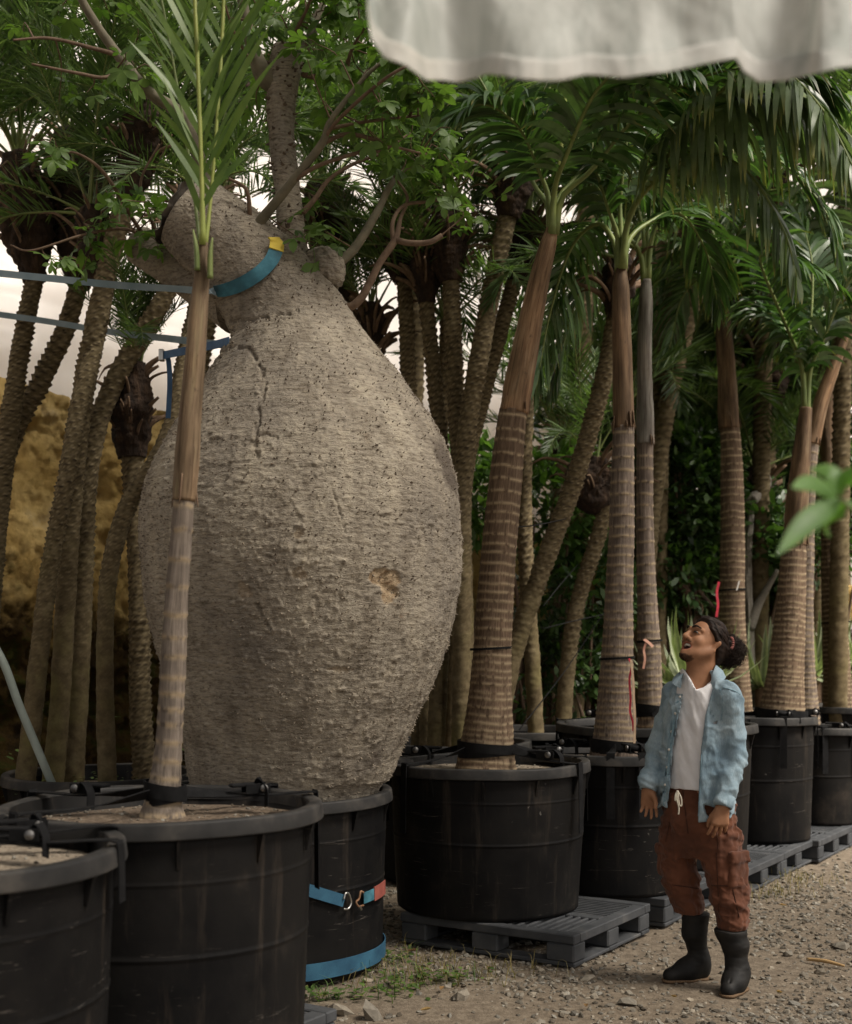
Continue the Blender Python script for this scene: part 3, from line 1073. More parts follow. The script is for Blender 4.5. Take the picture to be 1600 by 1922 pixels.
def ring_mat(name, a_, b_, band, stain):
    m, nt, b, out = new_mat(name)
    k = NT(nt)
    at = k.n('ShaderNodeAttribute', attribute_name='mark')
    sx = k.n('ShaderNodeSeparateXYZ')
    k.l(at.outputs['Vector'], sx.inputs[0])
    fib = k.noise(k.coord(scale=(1, 1, 0.035)), 95, 5, 0.65)
    c = k.ramp(fib, [(0.3, tuple(x * 0.6 for x in a_)), (0.5, a_), (0.7, b_)])
    big = k.noise(k.coord(scale=(1, 1, 0.8)), 9, 5, 0.6)
    c = k.mix(1.0, c, k.ramp(big, [(0.3, (0.66, 0.64, 0.62)), (0.7, (1.22, 1.18, 1.12))]), 'MULTIPLY')
    brk = k.ramp(k.noise(k.coord(scale=(1, 1, 0.3)), 40, 3), [(0.36, (0, 0, 0)), (0.5, (1, 1, 1))])
    c = k.mix(k.math('MULTIPLY', brk, sx.outputs[0]), c, band)
    st = k.ramp(k.noise(k.coord(scale=(1, 1, 1)), 4, 4), [(0.55, (0, 0, 0)), (0.7, (1, 1, 1))])
    c = k.mix(k.math('MULTIPLY', st, 0.5), c, stain)
    k.l(c, b.inputs['Base Color'])
    b.inputs['Roughness'].default_value = 0.9
    b.inputs['Specular IOR Level'].default_value = 0.15
    k.bump(fib, 0.6, 0.006, b)
    return m


M_ring = ring_mat('brown_ringed_bark', (0.115, 0.08, 0.055), (0.21, 0.155, 0.11), (0.36, 0.28, 0.18), (0.10, 0.065, 0.045))
M_ringgrey = ring_mat('grey_ringed_bark', (0.135, 0.108, 0.09), (0.24, 0.20, 0.17), (0.34, 0.265, 0.17), (0.13, 0.10, 0.085))
M_ringA = ring_mat('smooth_ringed_bark', (0.16, 0.135, 0.115), (0.25, 0.215, 0.185), (0.33, 0.255, 0.165), (0.15, 0.125, 0.105))


def shaft_mat(name, stops):
    m, nt, b, out = new_mat(name)
    k = NT(nt)
    n = k.noise(k.coord(scale=(1, 1, 0.12)), 26, 5, 0.6)
    c = k.ramp(n, stops)
    a = k.n('ShaderNodeAttribute', attribute_name='tc')
    big = k.noise(k.coord(scale=(1, 1, 0.25)), 7, 4, 0.6)
    c = k.mix(1.0, c, k.ramp(big, [(0.3, (0.5, 0.52, 0.5)), (0.5, (0.95, 0.95, 0.95)), (0.7, (1.4, 1.3, 1.2))]), 'MULTIPLY')
    fs = k.ramp(k.noise(k.coord(scale=(1, 1, 0.03)), 120, 4, 0.7), [(0.34, (0.55, 0.5, 0.46)), (0.5, (1, 1, 1)), (0.68, (1.2, 1.2, 1.16))])
    c = k.mix(1.0, c, fs, 'MULTIPLY')
    spots = k.ramp(k.noise(k.coord(scale=(1, 1, 0.7)), 22, 4, 0.7), [(0.62, (0, 0, 0)), (0.72, (1, 1, 1))])
    c = k.mix(k.math('MULTIPLY', spots, 0.5), c, (0.05, 0.035, 0.024))
    k.l(c, b.inputs['Base Color'])
    b.inputs['Roughness'].default_value = 0.75
    b.inputs['Specular IOR Level'].default_value = 0.25
    k.bump(n, 0.4, 0.006, b)
    return m


M_shaftA = shaft_mat('tan_green_crownshaft', [(0.3, (0.13, 0.085, 0.05)), (0.55, (0.22, 0.155, 0.095)), (0.75, (0.26, 0.22, 0.12))])
M_shaftB = shaft_mat('orange_brown_crownshaft', [(0.3, (0.13, 0.07, 0.036)), (0.55, (0.25, 0.158, 0.09)), (0.75, (0.34, 0.25, 0.16))])
M_shaftC = shaft_mat('dark_brown_crownshaft', [(0.3, (0.07, 0.04, 0.022)), (0.55, (0.155, 0.098, 0.055)), (0.75, (0.215, 0.16, 0.095))])
M_shaftD = shaft_mat('grey_crownshaft', [(0.3, (0.12, 0.10, 0.085)), (0.55, (0.2, 0.185, 0.16)), (0.75, (0.26, 0.25, 0.21))])


def project(V):
    return 800 + V[:, 0] / V[:, 1] * FPX, HOR - (V[:, 2] - CAMH) / V[:, 1] * FPX


# ------------------------------------------------------------------ the bottle tree
DB = 6.42
bt = thing('bottle_tree', (POT['bottle'][0], POT['bottle'][1], 0.72), 'huge swollen bottle tree with prickly grey trunk and lopped limbs', 'tree')
prof = [(536, 1545, 150), (537, 1500, 167), (538, 1450, 186), (545, 1400, 203), (550, 1350, 224), (554, 1300, 243), (559, 1250, 259), (563, 1200, 274), (566, 1150, 286), (567, 1100, 294), (568, 1050, 299), (568, 1000, 300),
        (570, 950, 297), (571, 900, 288), (570, 850, 270), (567, 800, 242), (563, 750, 207), (557, 700, 172), (551, 655, 142), (543, 615, 117), (527, 580, 104), (500, 540, 97), (465, 500, 90), (428, 465, 85), (392, 435, 80), (362, 410, 75), (349, 400, 72)]
pts = np.array([P(a, b, DB) for a, b, c in prof])
rad = [c / FPX * DB for a, b, c in prof]


def bark(TH, SS, R):
    q = np.stack([np.cos(TH) * R, np.sin(TH) * R, SS], -1)
    belly = sm(0.1, 0.5, SS) * (1 - sm(1.9, 2.5, SS))
    w1 = fbm(q * np.array([17, 17, 75.0]), 3, 101)
    w2 = 1 - np.abs(fbm(q * np.array([14, 14, 80.0]) + 5, 2, 104)) * 2
    pim = np.maximum(fbm(q * 58, 2, 108) - 0.10, 0)
    big = fbm(q * 2.2, 3, 112)
    vert = fbm(q * np.array([8, 8, 1.2]), 3, 115)
    knob = np.maximum(vnoise(q * np.array([40, 40, 46.0]), 109) - 0.35, 0)
    return 0.016 * big + 0.005 * vert * (1.6 - belly) + (0.0030 * w1 + 0.0020 * w2) * (0.35 + 0.65 * belly) + 0.0085 * pim + 0.012 * knob * (0.3 + belly)


V, F, tc = tube(pts, rad, n=520, seg=480, disp=bark, warp=0.62)
px, py = project(V)
front = V[:, 1] < DB + 0.05
ctr = np.array([-0.6, DB, 1.9])
nrm_out = norm((V - ctr) * np.array([1, 1, 0.25]))
mark = np.zeros((len(V), 3))
wob = 7 * vnoise(V * 30, 120) + 4 * vnoise(V * 75, 121)


def blob(cx, cy, rx, ry, ang=0):
    c, s = math.cos(ang), math.sin(ang)
    dx, dy = px - cx + wob, py - cy + wob
    return np.sqrt(((dx * c + dy * s) / rx) ** 2 + ((-dx * s + dy * c) / ry) ** 2)


for (cx, cy, rx, ry, an, dep) in [(716, 1083, 22, 20, 0.5, 0.011), (735, 1092, 17, 22, 0.4, 0.011), (731, 1116, 16, 19, 0.2, 0.010), (562, 1078, 15, 10, 0, 0.006), (458, 1110, 12, 14, 0, 0.006), (563, 1005, 10, 10, 0, 0.004), (640, 1258, 30, 5, 0.1, 0.005)]:
    d_ = blob(cx, cy, rx, ry, an)
    k_ = (1 - sm(0.8, 1.1, d_)) * front
    V -= nrm_out * (k_ * dep)[:, None]
    mark[:, 0] = np.maximum(mark[:, 0], k_ * (0.85 if dep > 0.0095 else 0.35))
d_ = blob(838, 875, 14, 62, -0.36)
mark[:, 1] = np.maximum(mark[:, 1], (1 - sm(0.6, 1.2, d_)) * front * 0.85)
d_ = blob(708, 1420, 9, 15, 0.3)
red = (1 - sm(0.7, 1.1, d_)) * front
mark[:, 1] = np.maximum(mark[:, 1], red * 0.6)


def crack(line, wid, dep):
    global V
    L = np.array(line, float)
    best = np.full(len(V), 1e9)
    for a, b in zip(L[:-1], L[1:]):
        ab = b - a
        t = np.clip(((px - a[0]) * ab[0] + (py - a[1]) * ab[1]) / (ab @ ab), 0, 1)
        best = np.minimum(best, np.hypot(px - a[0] - t * ab[0] + wob * 0.9, py - a[1] - t * ab[1] + wob * 0.6))
    k_ = (1 - sm(0.2 * wid, wid, best)) * front
    V -= nrm_out * (k_ * dep)[:, None]
    lip = (sm(0.7 * wid, 1.3 * wid, best) * (1 - sm(1.4 * wid, 3 * wid, best))) * front
    V += nrm_out * (lip * dep * 0.12)[:, None]
    mark[:, 1] = np.maximum(mark[:, 1], k_ * 0.35)


crack([(395, 690), (430, 650), (470, 655), (490, 690), (497, 720), (488, 770), (478, 830), (485, 860)], 5, 0.010)
crack([(478, 818), (500, 815), (520, 822)], 4, 0.009)
crack([(425, 602), (470, 600), (520, 592), (560, 583)], 5, 0.014)
crack([(470, 1105), (495, 1160), (505, 1180)], 4, 0.010)
crack([(600, 860), (625, 920), (650, 1000)], 3, 0.008)
mbt = MB().add(V, F, tc)
trunk = build('trunk', mbt, M_bottle, bt)
add_mark(trunk.data, mark)
# the dark weathered cut at the end of the leaning limb
t_end = norm(pts[-1] - pts[-2])
ca = axes(t_end)
rr = np.linspace(0.02, 1.0, 12)
th = np.linspace(0, 2 * math.pi, 60, endpoint=False)
R_, T_ = np.meshgrid(rr, th, indexing='ij')
e = np.stack([R_ * np.cos(T_), R_ * np.sin(T_), 0 * R_], -1) * (72 / FPX * DB + 0.012)
e[..., 2] = 0.012 + 0.02 * fbm(e * 14, 3, 130) + 0.03 * (R_ > 0.85) * (0.6 + fbm(e * 30, 2, 131))
build('cut_face', MB().add(e.reshape(-1, 3) @ ca.T + pts[-1], [grid_faces(12, 60)]), M_cut, trunk)

# prickles
mpk = MB()


def prickles(V, F, tc, n, lo, hi, seed, sel=None, bend=0.0):
    q = F[0]
    c = V[q].mean(1)
    nn = norm(np.cross(V[q[:, 2]] - V[q[:, 0]], V[q[:, 3]] - V[q[:, 1]]))
    ar = np.linalg.norm(np.cross(V[q[:, 2]] - V[q[:, 0]], V[q[:, 3]] - V[q[:, 1]]), axis=1)
    if sel is not None:
        ar = ar * sel(c)
    r = np.random.default_rng(seed)
    idx = r.choice(len(q), n, p=ar / ar.sum())
    L = lo + (hi - lo) * r.uniform(0, 1, n) ** 2.2
    for i, l in zip(idx, L):
        A = axes(nn[i] + r.normal(0, 0.15, 3))
        k = 5
        th = np.linspace(0, 2 * math.pi, k, endpoint=False) + r.uniform(0, 6)
        w = l * r.uniform(0.38, 0.6)
        ring = np.stack([np.cos(th) * w, np.sin(th) * w * 0.7, np.full(k, -0.3 * l)], 1)
        mid = np.stack([np.cos(th) * w * 0.45, np.sin(th) * w * 0.35, np.full(k, 0.45 * l)], 1)
        v = np.vstack([ring, mid, [[0, 0.15 * l, l]]]) @ A.T + c[i]
        j = np.arange(k)
        mpk.add(v, [np.stack([j, (j + 1) % k, k + (j + 1) % k, k + j], 1), np.stack([k + j, k + (j + 1) % k, np.full(k, 2 * k)], 1)])


prickles(V, F, tc, 5600, 0.003, 0.014, 140, lambda c: (c[:, 1] < DB + 0.35) * (0.12 + sm(1.2, 2.3, c[:, 2])))
build('prickles', mpk, M_prickle, trunk, smooth=False, kind='stuff')
mpk = MB()
prickles(V, F, tc, 3900, 0.004, 0.016, 141, lambda c: (c[:, 1] < DB + 0.35) * (1.15 - sm(1.2, 2.6, c[:, 2])))
build('worn_prickles', mpk, M_prickle2, trunk, smooth=True, kind='stuff')
mpk = MB()
# second lopped limb, lower left behind the leaning one
lv = [(455, 560, 70, DB + 0.1), (400, 535, 55, DB + 0.18), (345, 505, 47, DB + 0.26), (300, 480, 42, DB + 0.32), (262, 460, 38, DB + 0.37)]
Vl, Fl, tl = tube(np.array([P(a, b, d) for a, b, c, d in lv]), [c / FPX * DB for a, b, c, d in lv], n=120, seg=90, disp=lambda T, S, R: 0.5 * bark(T, S + 3, R))
limb2 = build('lopped_limb', MB().add(Vl, Fl, tl), M_bottle, bt)
# upright limb
lv = [(556, 560, 36, DB), (553, 500, 29, DB + 0.03), (547, 430, 26.5, DB + 0.05), (539, 350, 24, DB + 0.06), (530, 270, 24.5, DB + 0.07), (528, 200, 27, DB + 0.08), (532, 150, 31, DB + 0.08), (539, 115, 32, DB + 0.08), (543, 92, 29, DB + 0.08)]
Vu, Fu, tu = tube(np.array([P(a, b, d) for a, b, c, d in lv]), [c / FPX * DB for a, b, c, d in lv], n=240, seg=56,
                  disp=lambda T, S, R: 0.007 * fbm(np.stack([np.cos(T) * R, np.sin(T) * R, S], -1) * 9, 3, 150) + 0.003 * fbm(np.stack([np.cos(T) * R, np.sin(T) * R, S * 0.25], -1) * 60, 2, 151) + 0.003 * fbm(np.stack([np.cos(T) * R, np.sin(T) * R, S * 2.5], -1) * 18, 2, 152))
upl = build('upright_limb', MB().add(Vu, Fu, tu), M_bottle, bt)
prickles(Vu, Fu, tu, 260, 0.012, 0.034, 155, lambda c: c[:, 1] < DB + 0.16)
build('prickles', mpk, M_prickle, upl, smooth=False, kind='stuff')
mpk = MB()
# round stub right of the upright limb
lv = [(560, 560, 34, DB - 0.02), (590, 525, 40, DB), (612, 503, 41, DB), (632, 488, 30, DB), (641, 482, 12, DB)]
Vs, Fs, ts = tube(np.array([P(a, b, d) for a, b, c, d in lv]), [c / FPX * DB for a, b, c, d in lv], n=110, seg=90, disp=lambda T, S, R: 0.026 * fbm(np.stack([np.cos(T) * R, np.sin(T) * R, S], -1) * 13, 3, 160) + 0.008 * fbm(np.stack([np.cos(T) * R, np.sin(T) * R, S], -1) * 50, 2, 161))
build('round_stub', MB().add(Vs, Fs, ts), M_bottle, bt)

# branches: (points px,py,radius px,depth offset)
BR = [
    ('fork', M_limb, [(525, 165, 20, .08), (497, 142, 21, .05), (480, 105, 14, .02), (465, 50, 11, -.02), (448, -40, 9, -.06)]),
    ('fork', M_limb, [(548, 118, 14, .08), (580, 75, 9, .1), (600, 20, 7, .15), (640, -50, 5, .2)]),
    ('shoot', M_limb, [(636, 494, 10, 0), (668, 463, 9, .02), (706, 402, 7.5, .05), (732, 350, 6, .08), (752, 325, 4, .1), (790, 300, 2.5, .1)]),
    ('shoot', M_twig, [(622, 560, 9, -.02), (650, 577, 8, -.05), (678, 560, 8, -.06), (714, 492, 7, -.06), (742, 450, 7, -.06), (752, 410, 4, -.02), (765, 370, 3, .02), (740, 330, 2, .05)]),
    ('shoot', M_twig, [(742, 450, 6, -.06), (768, 456, 6, -.08), (805, 455, 5.5, -.1), (830, 442, 5, -.1)]),
    ('shoot', M_twig, [(738, 452, 4.5, -.06), (738, 415, 4, -.05), (760, 385, 3.5, 0), (810, 378, 3, .05), (830, 370, 2, .08)]),
    ('green_limb', M_limb, [(466, 450, 19, -.05), (472, 440, 14, -.09), (492, 412, 10, -.14), (540, 352, 8.5, -.22), (604, 270, 7.5, -.3), (622, 225, 5.5, -.34), (690, 140, 4, -.38), (750, 95, 2.5, -.4)]),
    ('shoot', M_twig, [(604, 270, 5, -.3), (650, 252, 4, -.3), (705, 262, 4, -.3), (740, 275, 3, -.2), (800, 290, 2, -.1)]),
    ('shoot', M_twig, [(552, 338, 5, -.24), (600, 310, 4, -.28), (680, 285, 3.5, -.3), (720, 282, 2.5, -.2), (770, 250, 2, -.1)]),
    ('shoot', M_twig, [(568, 400, 6, .0), (590, 375, 5, 0), (620, 335, 4, .02), (670, 305, 3.5, .05), (730, 285, 2.5, .1)]),
    ('shoot', M_twig, [(610, 258, 4, -.31), (640, 220, 3.5, -.4), (720, 150, 3, -.55), (790, 110, 2, -.6)]),
    ('shoot', M_twig, [(614, 242, 4, -.33), (690, 228, 3, -.3), (760, 220, 2.5, -.2), (790, 218, 2, -.2)]),
    ('shoot', M_twig, [(468, 445, 7, -.08), (469, 400, 4.5, -.14), (462, 355, 3.5, -.18), (430, 335, 2.5, -.2)]),
    ('green_limb', M_limb, [(400, 380, 13, .05), (362, 262, 12, .0), (335, 210, 11, -.05), (280, 172, 10.5, -.1), (218, 98, 9, -.15), (165, 20, 7.5, -.2), (130, -50, 6, -.25)]),
    ('shoot', M_twig, [(222, 104, 5, -.15), (180, 92, 4, -.2), (95, 72, 3, -.3), (25, 75, 2, -.4)]),
    ('shoot', M_twig, [(238, 120, 4.5, -.12), (200, 145, 3.5, -.2), (150, 138, 3, -.3), (60, 120, 2, -.4)]),
    ('shoot', M_twig, [(300, 470, 5, .28), (262, 430, 4, .2), (200, 330, 3.5, 0), (150, 290, 2.5, -.1), (110, 285, 2, -.15)]),
    ('shoot', M_twig, [(290, 455, 4, .28), (235, 430, 3.5, .1), (160, 440, 2.5, 0), (60, 470, 2, -.1), (20, 460, 1.5, -.1)]),
    ('shoot', M_twig, [(300, 455, 4, .28), (280, 400, 3, .2), (265, 340, 2.5, .1), (300, 270, 2, .05)]),
    ('shoot', M_twig, [(500, 140, 5, .05), (470, 112, 3, .0), (440, 60, 2.5, -.1), (420, 0, 2, -.2)]),
    ('shoot', M_twig, [(570, 140, 6, .08), (600, 145, 5, .0), (645, 138, 5, -.1), (660, 95, 3, -.2), (690, 40, 2, -.3)]),
    ('shoot', M_twig, [(545, 105, 6, .05), (556, 60, 4, -.1), (575, 20, 3, -.2), (590, -20, 2.5, -.3)]),
]
branch_pts = []
for nm, mt, l in BR:
    q = np.array([P(a, b, DB + d) for a, b, c, d in l])
    r_ = [c / FPX * DB for a, b, c, d in l]
    build('branch', MB().tube(q, r_, n=46, seg=8, disp=lambda T, S, R: 0.10 * R * fbm(np.stack([np.cos(T), np.sin(T), S * 14], -1), 2, 170)), mt, bt)
    c_, _ = resample(q, 40)
    branch_pts.append(c_[6:])
branch_pts = np.vstack(branch_pts)


def palmate(seed, n=5, L=0.075):
    r = np.random.default_rng(seed)
    m = MB()
    rnd = r.uniform(0, 1)
    for k in range(n):
        a = (k - (n - 1) / 2) * math.radians(52) + r.normal(0, 0.08)
        l = L * (1 - 0.16 * abs(k - (n - 1) / 2)) * r.uniform(0.9, 1.1)
        w = l * 0.26
        st = [(0.0, 0.06), (0.3, 0.55), (0.6, 1.0), (0.85, 0.72), (1.0, 0.04)]
        dr = r.uniform(0.1, 0.5)
        v = []
        for u, ww in st:
            z = -dr * l * u * u
            for sg, zz in ((-1, 0.18 * w * ww), (0, 0), (1, 0.18 * w * ww)):
                x, y = sg * w * ww, l * u
                v.append([x * math.cos(a) + y * math.sin(a), -x * math.sin(a) + y * math.cos(a), z + zz])
        f = []
        for i in range(len(st) - 1):
            for j in (0, 1):
                f.append([i * 3 + j, i * 3 + j + 1, i * 3 + j + 4, i * 3 + j + 3])
        m.add(v, [np.array(f)], np.array([[min(1, max(0, rnd + r.normal(0, 0.1))), st[i // 3][0], 0] for i in range(15)]))
    # leaf stalk
    pet = r.uniform(0.05, 0.09)
    m.tube([[0, 0, 0], [0, -pet * 0.5, 0.008], [0, -pet, 0.0]], [0.0016, 0.0016, 0.002], n=4, seg=3, caps=False, at=(1.0, 0, 0))
    return m, pet


LEAFV = []
for k in range(7):
    m_, pet = palmate(200 + k, 5 if k < 5 else 4, 0.056 + 0.006 * k)
    LEAFV.append((m_, m_.mesh('leaf', M_bleaf), pet))
regions = [((575, 700, -30, 120), 28, (-.5, .3)), ((690, 830, 60, 210), 15, (-.5, .2)), ((600, 830, 130, 270), 14, (-.5, .2)), ((680, 880, 230, 320), 8, (-.4, .2)), ((800, 930, 280, 400), 5, (-.3, .1)),
           ((430, 560, -30, 60), 4, (-.3, .3)), ((20, 330, 20, 150), 6, (-.5, .1)), ((60, 330, 150, 300), 4, (-.4, .2)), ((20, 200, 420, 540), 5, (-.2, .2)), ((200, 330, 330, 480), 5, (-.1, .3)), ((390, 500, 160, 340), 3, (.2, .4)), ((560, 660, 400, 470), 3, (-.2, .1))]
r = np.random.default_rng(177)
mtw = MB()
leaf_items = []
for (x0, x1, y0, y1), cnt, (d0, d1) in regions:
    for _ in range(cnt):
        T = P(r.uniform(x0, x1), r.uniform(y0, y1), DB + r.uniform(d0, d1))
        dd_ = np.linalg.norm((branch_pts - T) * np.array([1, 0.7, 1]), axis=1)
        B = branch_pts[np.argmin(dd_ + r.uniform(0, 0.12, len(dd_)))]
        mid = 0.5 * (B + T) + r.normal(0, 0.04, 3) + np.array([0, 0, 0.03])
        c_, s_ = resample([B, mid, T], 14)
        mtw.tube([B, mid, T], [0.0045, 0.0032, 0.0018], n=8, seg=5, caps=False)
        nl = r.integers(4, 7)
        for u in np.linspace(0.35, 1.0, nl):
            i = min(13, int(u * 13))
            tan = norm(c_[min(13, i + 1)] - c_[max(0, i - 1)])
            side = norm(np.cross(tan, r.normal(0, 1, 3)))
            y = norm(side * 0.9 + tan * 0.6 + np.array([0, 0, r.uniform(-0.5, 0.25)]))
            z = norm(np.array([r.normal(0, 0.35), r.normal(-0.25, 0.35), 1.0]))
            x = norm(np.cross(y, z))
            z = np.cross(x, y)
            k = r.integers(0, 7)
            sc = r.uniform(0.75, 1.25)
            A = np.stack([x, y, z], 1)
            leaf_items.append((c_[i] + y * LEAFV[k][2] * sc, A, sc, k))
build('twigs', mtw, M_twig, bt, kind='stuff')
order = np.argsort([-it[2] * (1.3 if it[0][1] < DB else 1.0) for it in leaf_items])
mrest = MB()
for n_, i in enumerate(order):
    p, A, sc, k = leaf_items[i]
    if n_ < 290:
        inst('leaf', LEAFV[k][1], bt, p, A, (sc, sc, sc))
    else:
        m_ = LEAFV[k][0]
        mrest.add(np.vstack(m_.V) * sc @ A.T + p, [np.concatenate([f for f in m_.F])], np.clip(np.vstack(m_.A) + np.array([r.normal(0, 0.12), 0, 0]), 0, 1))
build('small_leaves', mrest, M_bleaf, bt, kind='stuff')

# ------------------------------------------------------------------ palm fronds
def frond_geo(pts, L, W, n, a0=65, a1=25, droop=0.25, vee=0.25, petiole=0.18, rr=(0.014, 0.003), seed=0, K=5, nrm=None, prof=None, jit=0.1, tipcurl=0.0, M=48):
    r = np.random.default_rng(seed)
    c, s = resample(pts, M)
    T = norm(np.gradient(c, axis=0))
    up = np.array([0, 0, 1.0]) if nrm is None else np.asarray(nrm, float)
    S = np.cross(T, up)
    ln = np.linalg.norm(S, axis=1, keepdims=True)
    S = norm(np.where(ln > 0.05, S, np.array([1.0, 0, 0])))
    for i in range(1, M):
        if np.dot(S[i], S[i - 1]) < 0:
            S[i] = -S[i]
    Nn = np.cross(S, T)
    m_leaf, m_rach = MB(), MB()
    f = np.linspace(petiole, 1.0, n)
    for sg in (-1, 1):
        ff = np.clip(f + r.normal(0, 0.3 / n, n), 0, 1)
        ii = ff * (M - 1)
        i0 = np.clip(ii.astype(int), 0, M - 2)
        w = (ii - i0)[:, None]
        p = c[i0] * (1 - w) + c[i0 + 1] * w
        t, sd, nn = T[i0], S[i0] * sg, Nn[i0]
        u = (f - petiole) / (1 - petiole)
        a = np.radians(a0 + (a1 - a0) * u + r.normal(0, 5, n))
        l = L * (np.interp(u, [0, 0.12, 0.4, 0.75, 1], [0.55, 0.85, 1.0, 0.75, 0.35]) if prof is None else np.interp(u, *prof)) * r.uniform(0.85, 1.1, n)
        vv = vee + r.normal(0, jit, n)
        d = np.cos(a)[:, None] * t + np.sin(a)[:, None] * (np.cos(vv)[:, None] * sd + np.sin(vv)[:, None] * nn)
        d = norm(d + r.normal(0, 0.04, (n, 3)))
        wv = norm(t - d * np.sum(t * d, 1, keepdims=True) + 0.25 * r.normal(0, 1, (n, 3)))
        wv = norm(wv - d * np.sum(wv * d, 1, keepdims=True))
        st = l / K
        dro = droop * r.uniform(0.7, 1.35, n)
        rows = []
        q = p.copy()
        wp = np.interp(np.linspace(0, 1, K + 1), [0, 0.15, 0.45, 0.75, 1], [0.45, 0.9, 1.0, 0.7, 0.03])
        for k in range(K + 1):
            ww = wv * (W * 0.5 * wp[k])
            rows.append(np.stack([q - ww, q + ww], 1))
            d = norm(d + np.array([0, 0, -1.0]) * (dro * (k + 0.6) / K)[:, None])
            wv = norm(wv - d * np.sum(wv * d, 1, keepdims=True))
            q = q + d * st[:, None]
        Vv = np.stack(rows, 1)      # n, K+1, 2, 3
        base = (np.arange(n) * (K + 1) * 2)[:, None]
        k = np.arange(K)[None, :] * 2
        F = np.stack([base + k, base + k + 1, base + k + 3, base + k + 2], -1).reshape(-1, 4)
        rn = r.uniform(0, 1, n)
        at = np.zeros((n, K + 1, 2, 3))
        at[..., 0] = rn[:, None, None]
        at[..., 1] = np.linspace(0, 1, K + 1)[None, :, None]
        m_leaf.add(Vv.reshape(-1, 3), [F], at.reshape(-1, 3))
    rad = np.interp(np.linspace(0, 1, len(pts)), [0, 0.2, 1], [rr[0], rr[0] * 0.6, rr[1]])
    m_rach.tube(pts, rad, n=26, seg=6)
    return m_leaf, m_rach


def px_frond(parent, l, d0, L=0.5, W=0.03, n=46, mat=None, rmat=None, **k):
    """frond through photograph points (px, py, depth offset)"""
    if len(l) > 3 and k.get('petiole', .18) == .2:
        # leaf stalks leave the crownshaft steeply before they arch over
        (x0, y0, z0), (x1, y1, z1) = l[0], l[1]
        l = [l[0], (x0 + .22 * (x1 - x0), y0 + .5 * (y1 - y0) - 12, z0 + .22 * (z1 - z0))] + list(l[1:])
        k = {**k, 'petiole': .27}
    pts = np.array([P(a, b, d0 + c) for a, b, c in l])
    ml, mr = frond_geo(pts, L, W, n, **k)
    fo = build('frond', ml, mat or M_palmleaf, parent)
    build('rachis', mr, rmat or M_rachis, fo)
    return fo


# ------------------------------------------------------------------ ringed palms
def ringed_palm(label, D, tr, sh, bark_m, shaft_m, group, ring_gap=(0.03, 0.075), seed=0, bandw=0.007, nseg=30, fiss=0.003, ridge=0.0022):
    base = P(tr[0][0], tr[0][1], D)
    t = thing('ringed_palm', base, label, 'palm tree', group)
    pts = np.array([P(a, b, D) for a, b, c in tr])
    rad = [c / FPX * D for a, b, c in tr]
    c_, ss_ = resample(pts, 200)
    Ltot = ss_[-1]
    r = np.random.default_rng(seed)
    rings, s = [], 0.06
    while s < Ltot:
        rings.append(s)
        s += (ring_gap[0] + (ring_gap[1] - ring_gap[0]) * (s / Ltot)) * r.uniform(0.8, 1.2)
    rings = np.array(rings)

    def ringdist(T, S):
        q = S + 0.006 * vnoise(np.stack([np.cos(T) * 1.4, np.sin(T) * 1.4, S * 6], -1), seed)
        i = np.clip(np.searchsorted(rings, q), 1, len(rings) - 1)
        lo, hi = q - rings[i - 1], rings[i] - q
        return np.minimum(np.abs(lo), np.abs(hi)), (lo / np.maximum(rings[i] - rings[i - 1], 1e-4))

    def disp(T, S, R):
        dd, fr = ringdist(T, S)
        low = 1 - sm(0.35 * Ltot, 0.75 * Ltot, S)
        q = np.stack([np.cos(T) * R, np.sin(T) * R, S], -1)
        fis = -np.abs(fbm(q * np.array([60, 60, 4.0]), 2, seed + 3))
        return ridge * np.exp(-(dd / 0.006) ** 2) + 0.003 * (0.5 - np.clip(fr, 0, 1)) + fiss * fis * (0.4 + low) + 0.004 * fbm(q * np.array([5, 5, 3.0]), 2, seed + 5)
    V, F, tc = tube(pts, rad, n=int(Ltot / 0.007), seg=nseg, disp=disp)
    th = np.arctan2(tc[:, 1], tc[:, 0])
    dd, fr = ringdist(th, tc[:, 2])
    mk = np.zeros((len(V), 3))
    mk[:, 0] = np.exp(-(dd / bandw) ** 2)
    tk = build('trunk', MB().add(V, F, tc), bark_m, t)
    add_mark(tk.data, mk)
    p2 = np.array([P(a, b, D) for a, b, c in sh])
    r2 = [c / FPX * D for a, b, c in sh]
    Ls = np.linalg.norm(p2[-1] - p2[0])

    def sd(T, S, R):
        # overlapping leaf sheaths: a seam winding round the shaft
        seam = (T / (2 * math.pi) + S / Ls * 0.35 + 0.3 * seed) % 1.0
        foot = np.exp(-(S / 0.05) ** 2)
        q = np.stack([np.cos(T) * 3, np.sin(T) * 3, S * 6], -1)
        return 0.09 * R * (seam - 0.5) + 0.03 * R * np.sin(T * 3 + seed) + 0.07 * R * fbm(q, 3, seed + 21) + 0.10 * R * foot * (0.4 + fbm(q * 1.7, 2, seed + 22))
    for k_ in range(7):
        a_ = r.uniform(0, 6.283)
        o_ = np.array([math.cos(a_), math.sin(a_), 0])
        p_ = p2[0] + o_ * r2[0] * 1.04 + np.array([0, 0, r.uniform(-0.01, 0.02)])
        ax_ = norm(p2[1] - p2[0])
        ln_ = r.uniform(0.03, 0.09)
        build('dry_sheath', MB().tube([p_ + ax_ * ln_, p_ + ax_ * ln_ * .4 + o_ * .004, p_ - ax_ * .02 + o_ * r.uniform(.004, .016)], [.010, .013, .003], n=8, seg=6, flat=.3), M_stub, t)
    cs = build('crownshaft', MB().tube(p2, r2, n=80, seg=24, disp=sd), shaft_m, t)
    return t


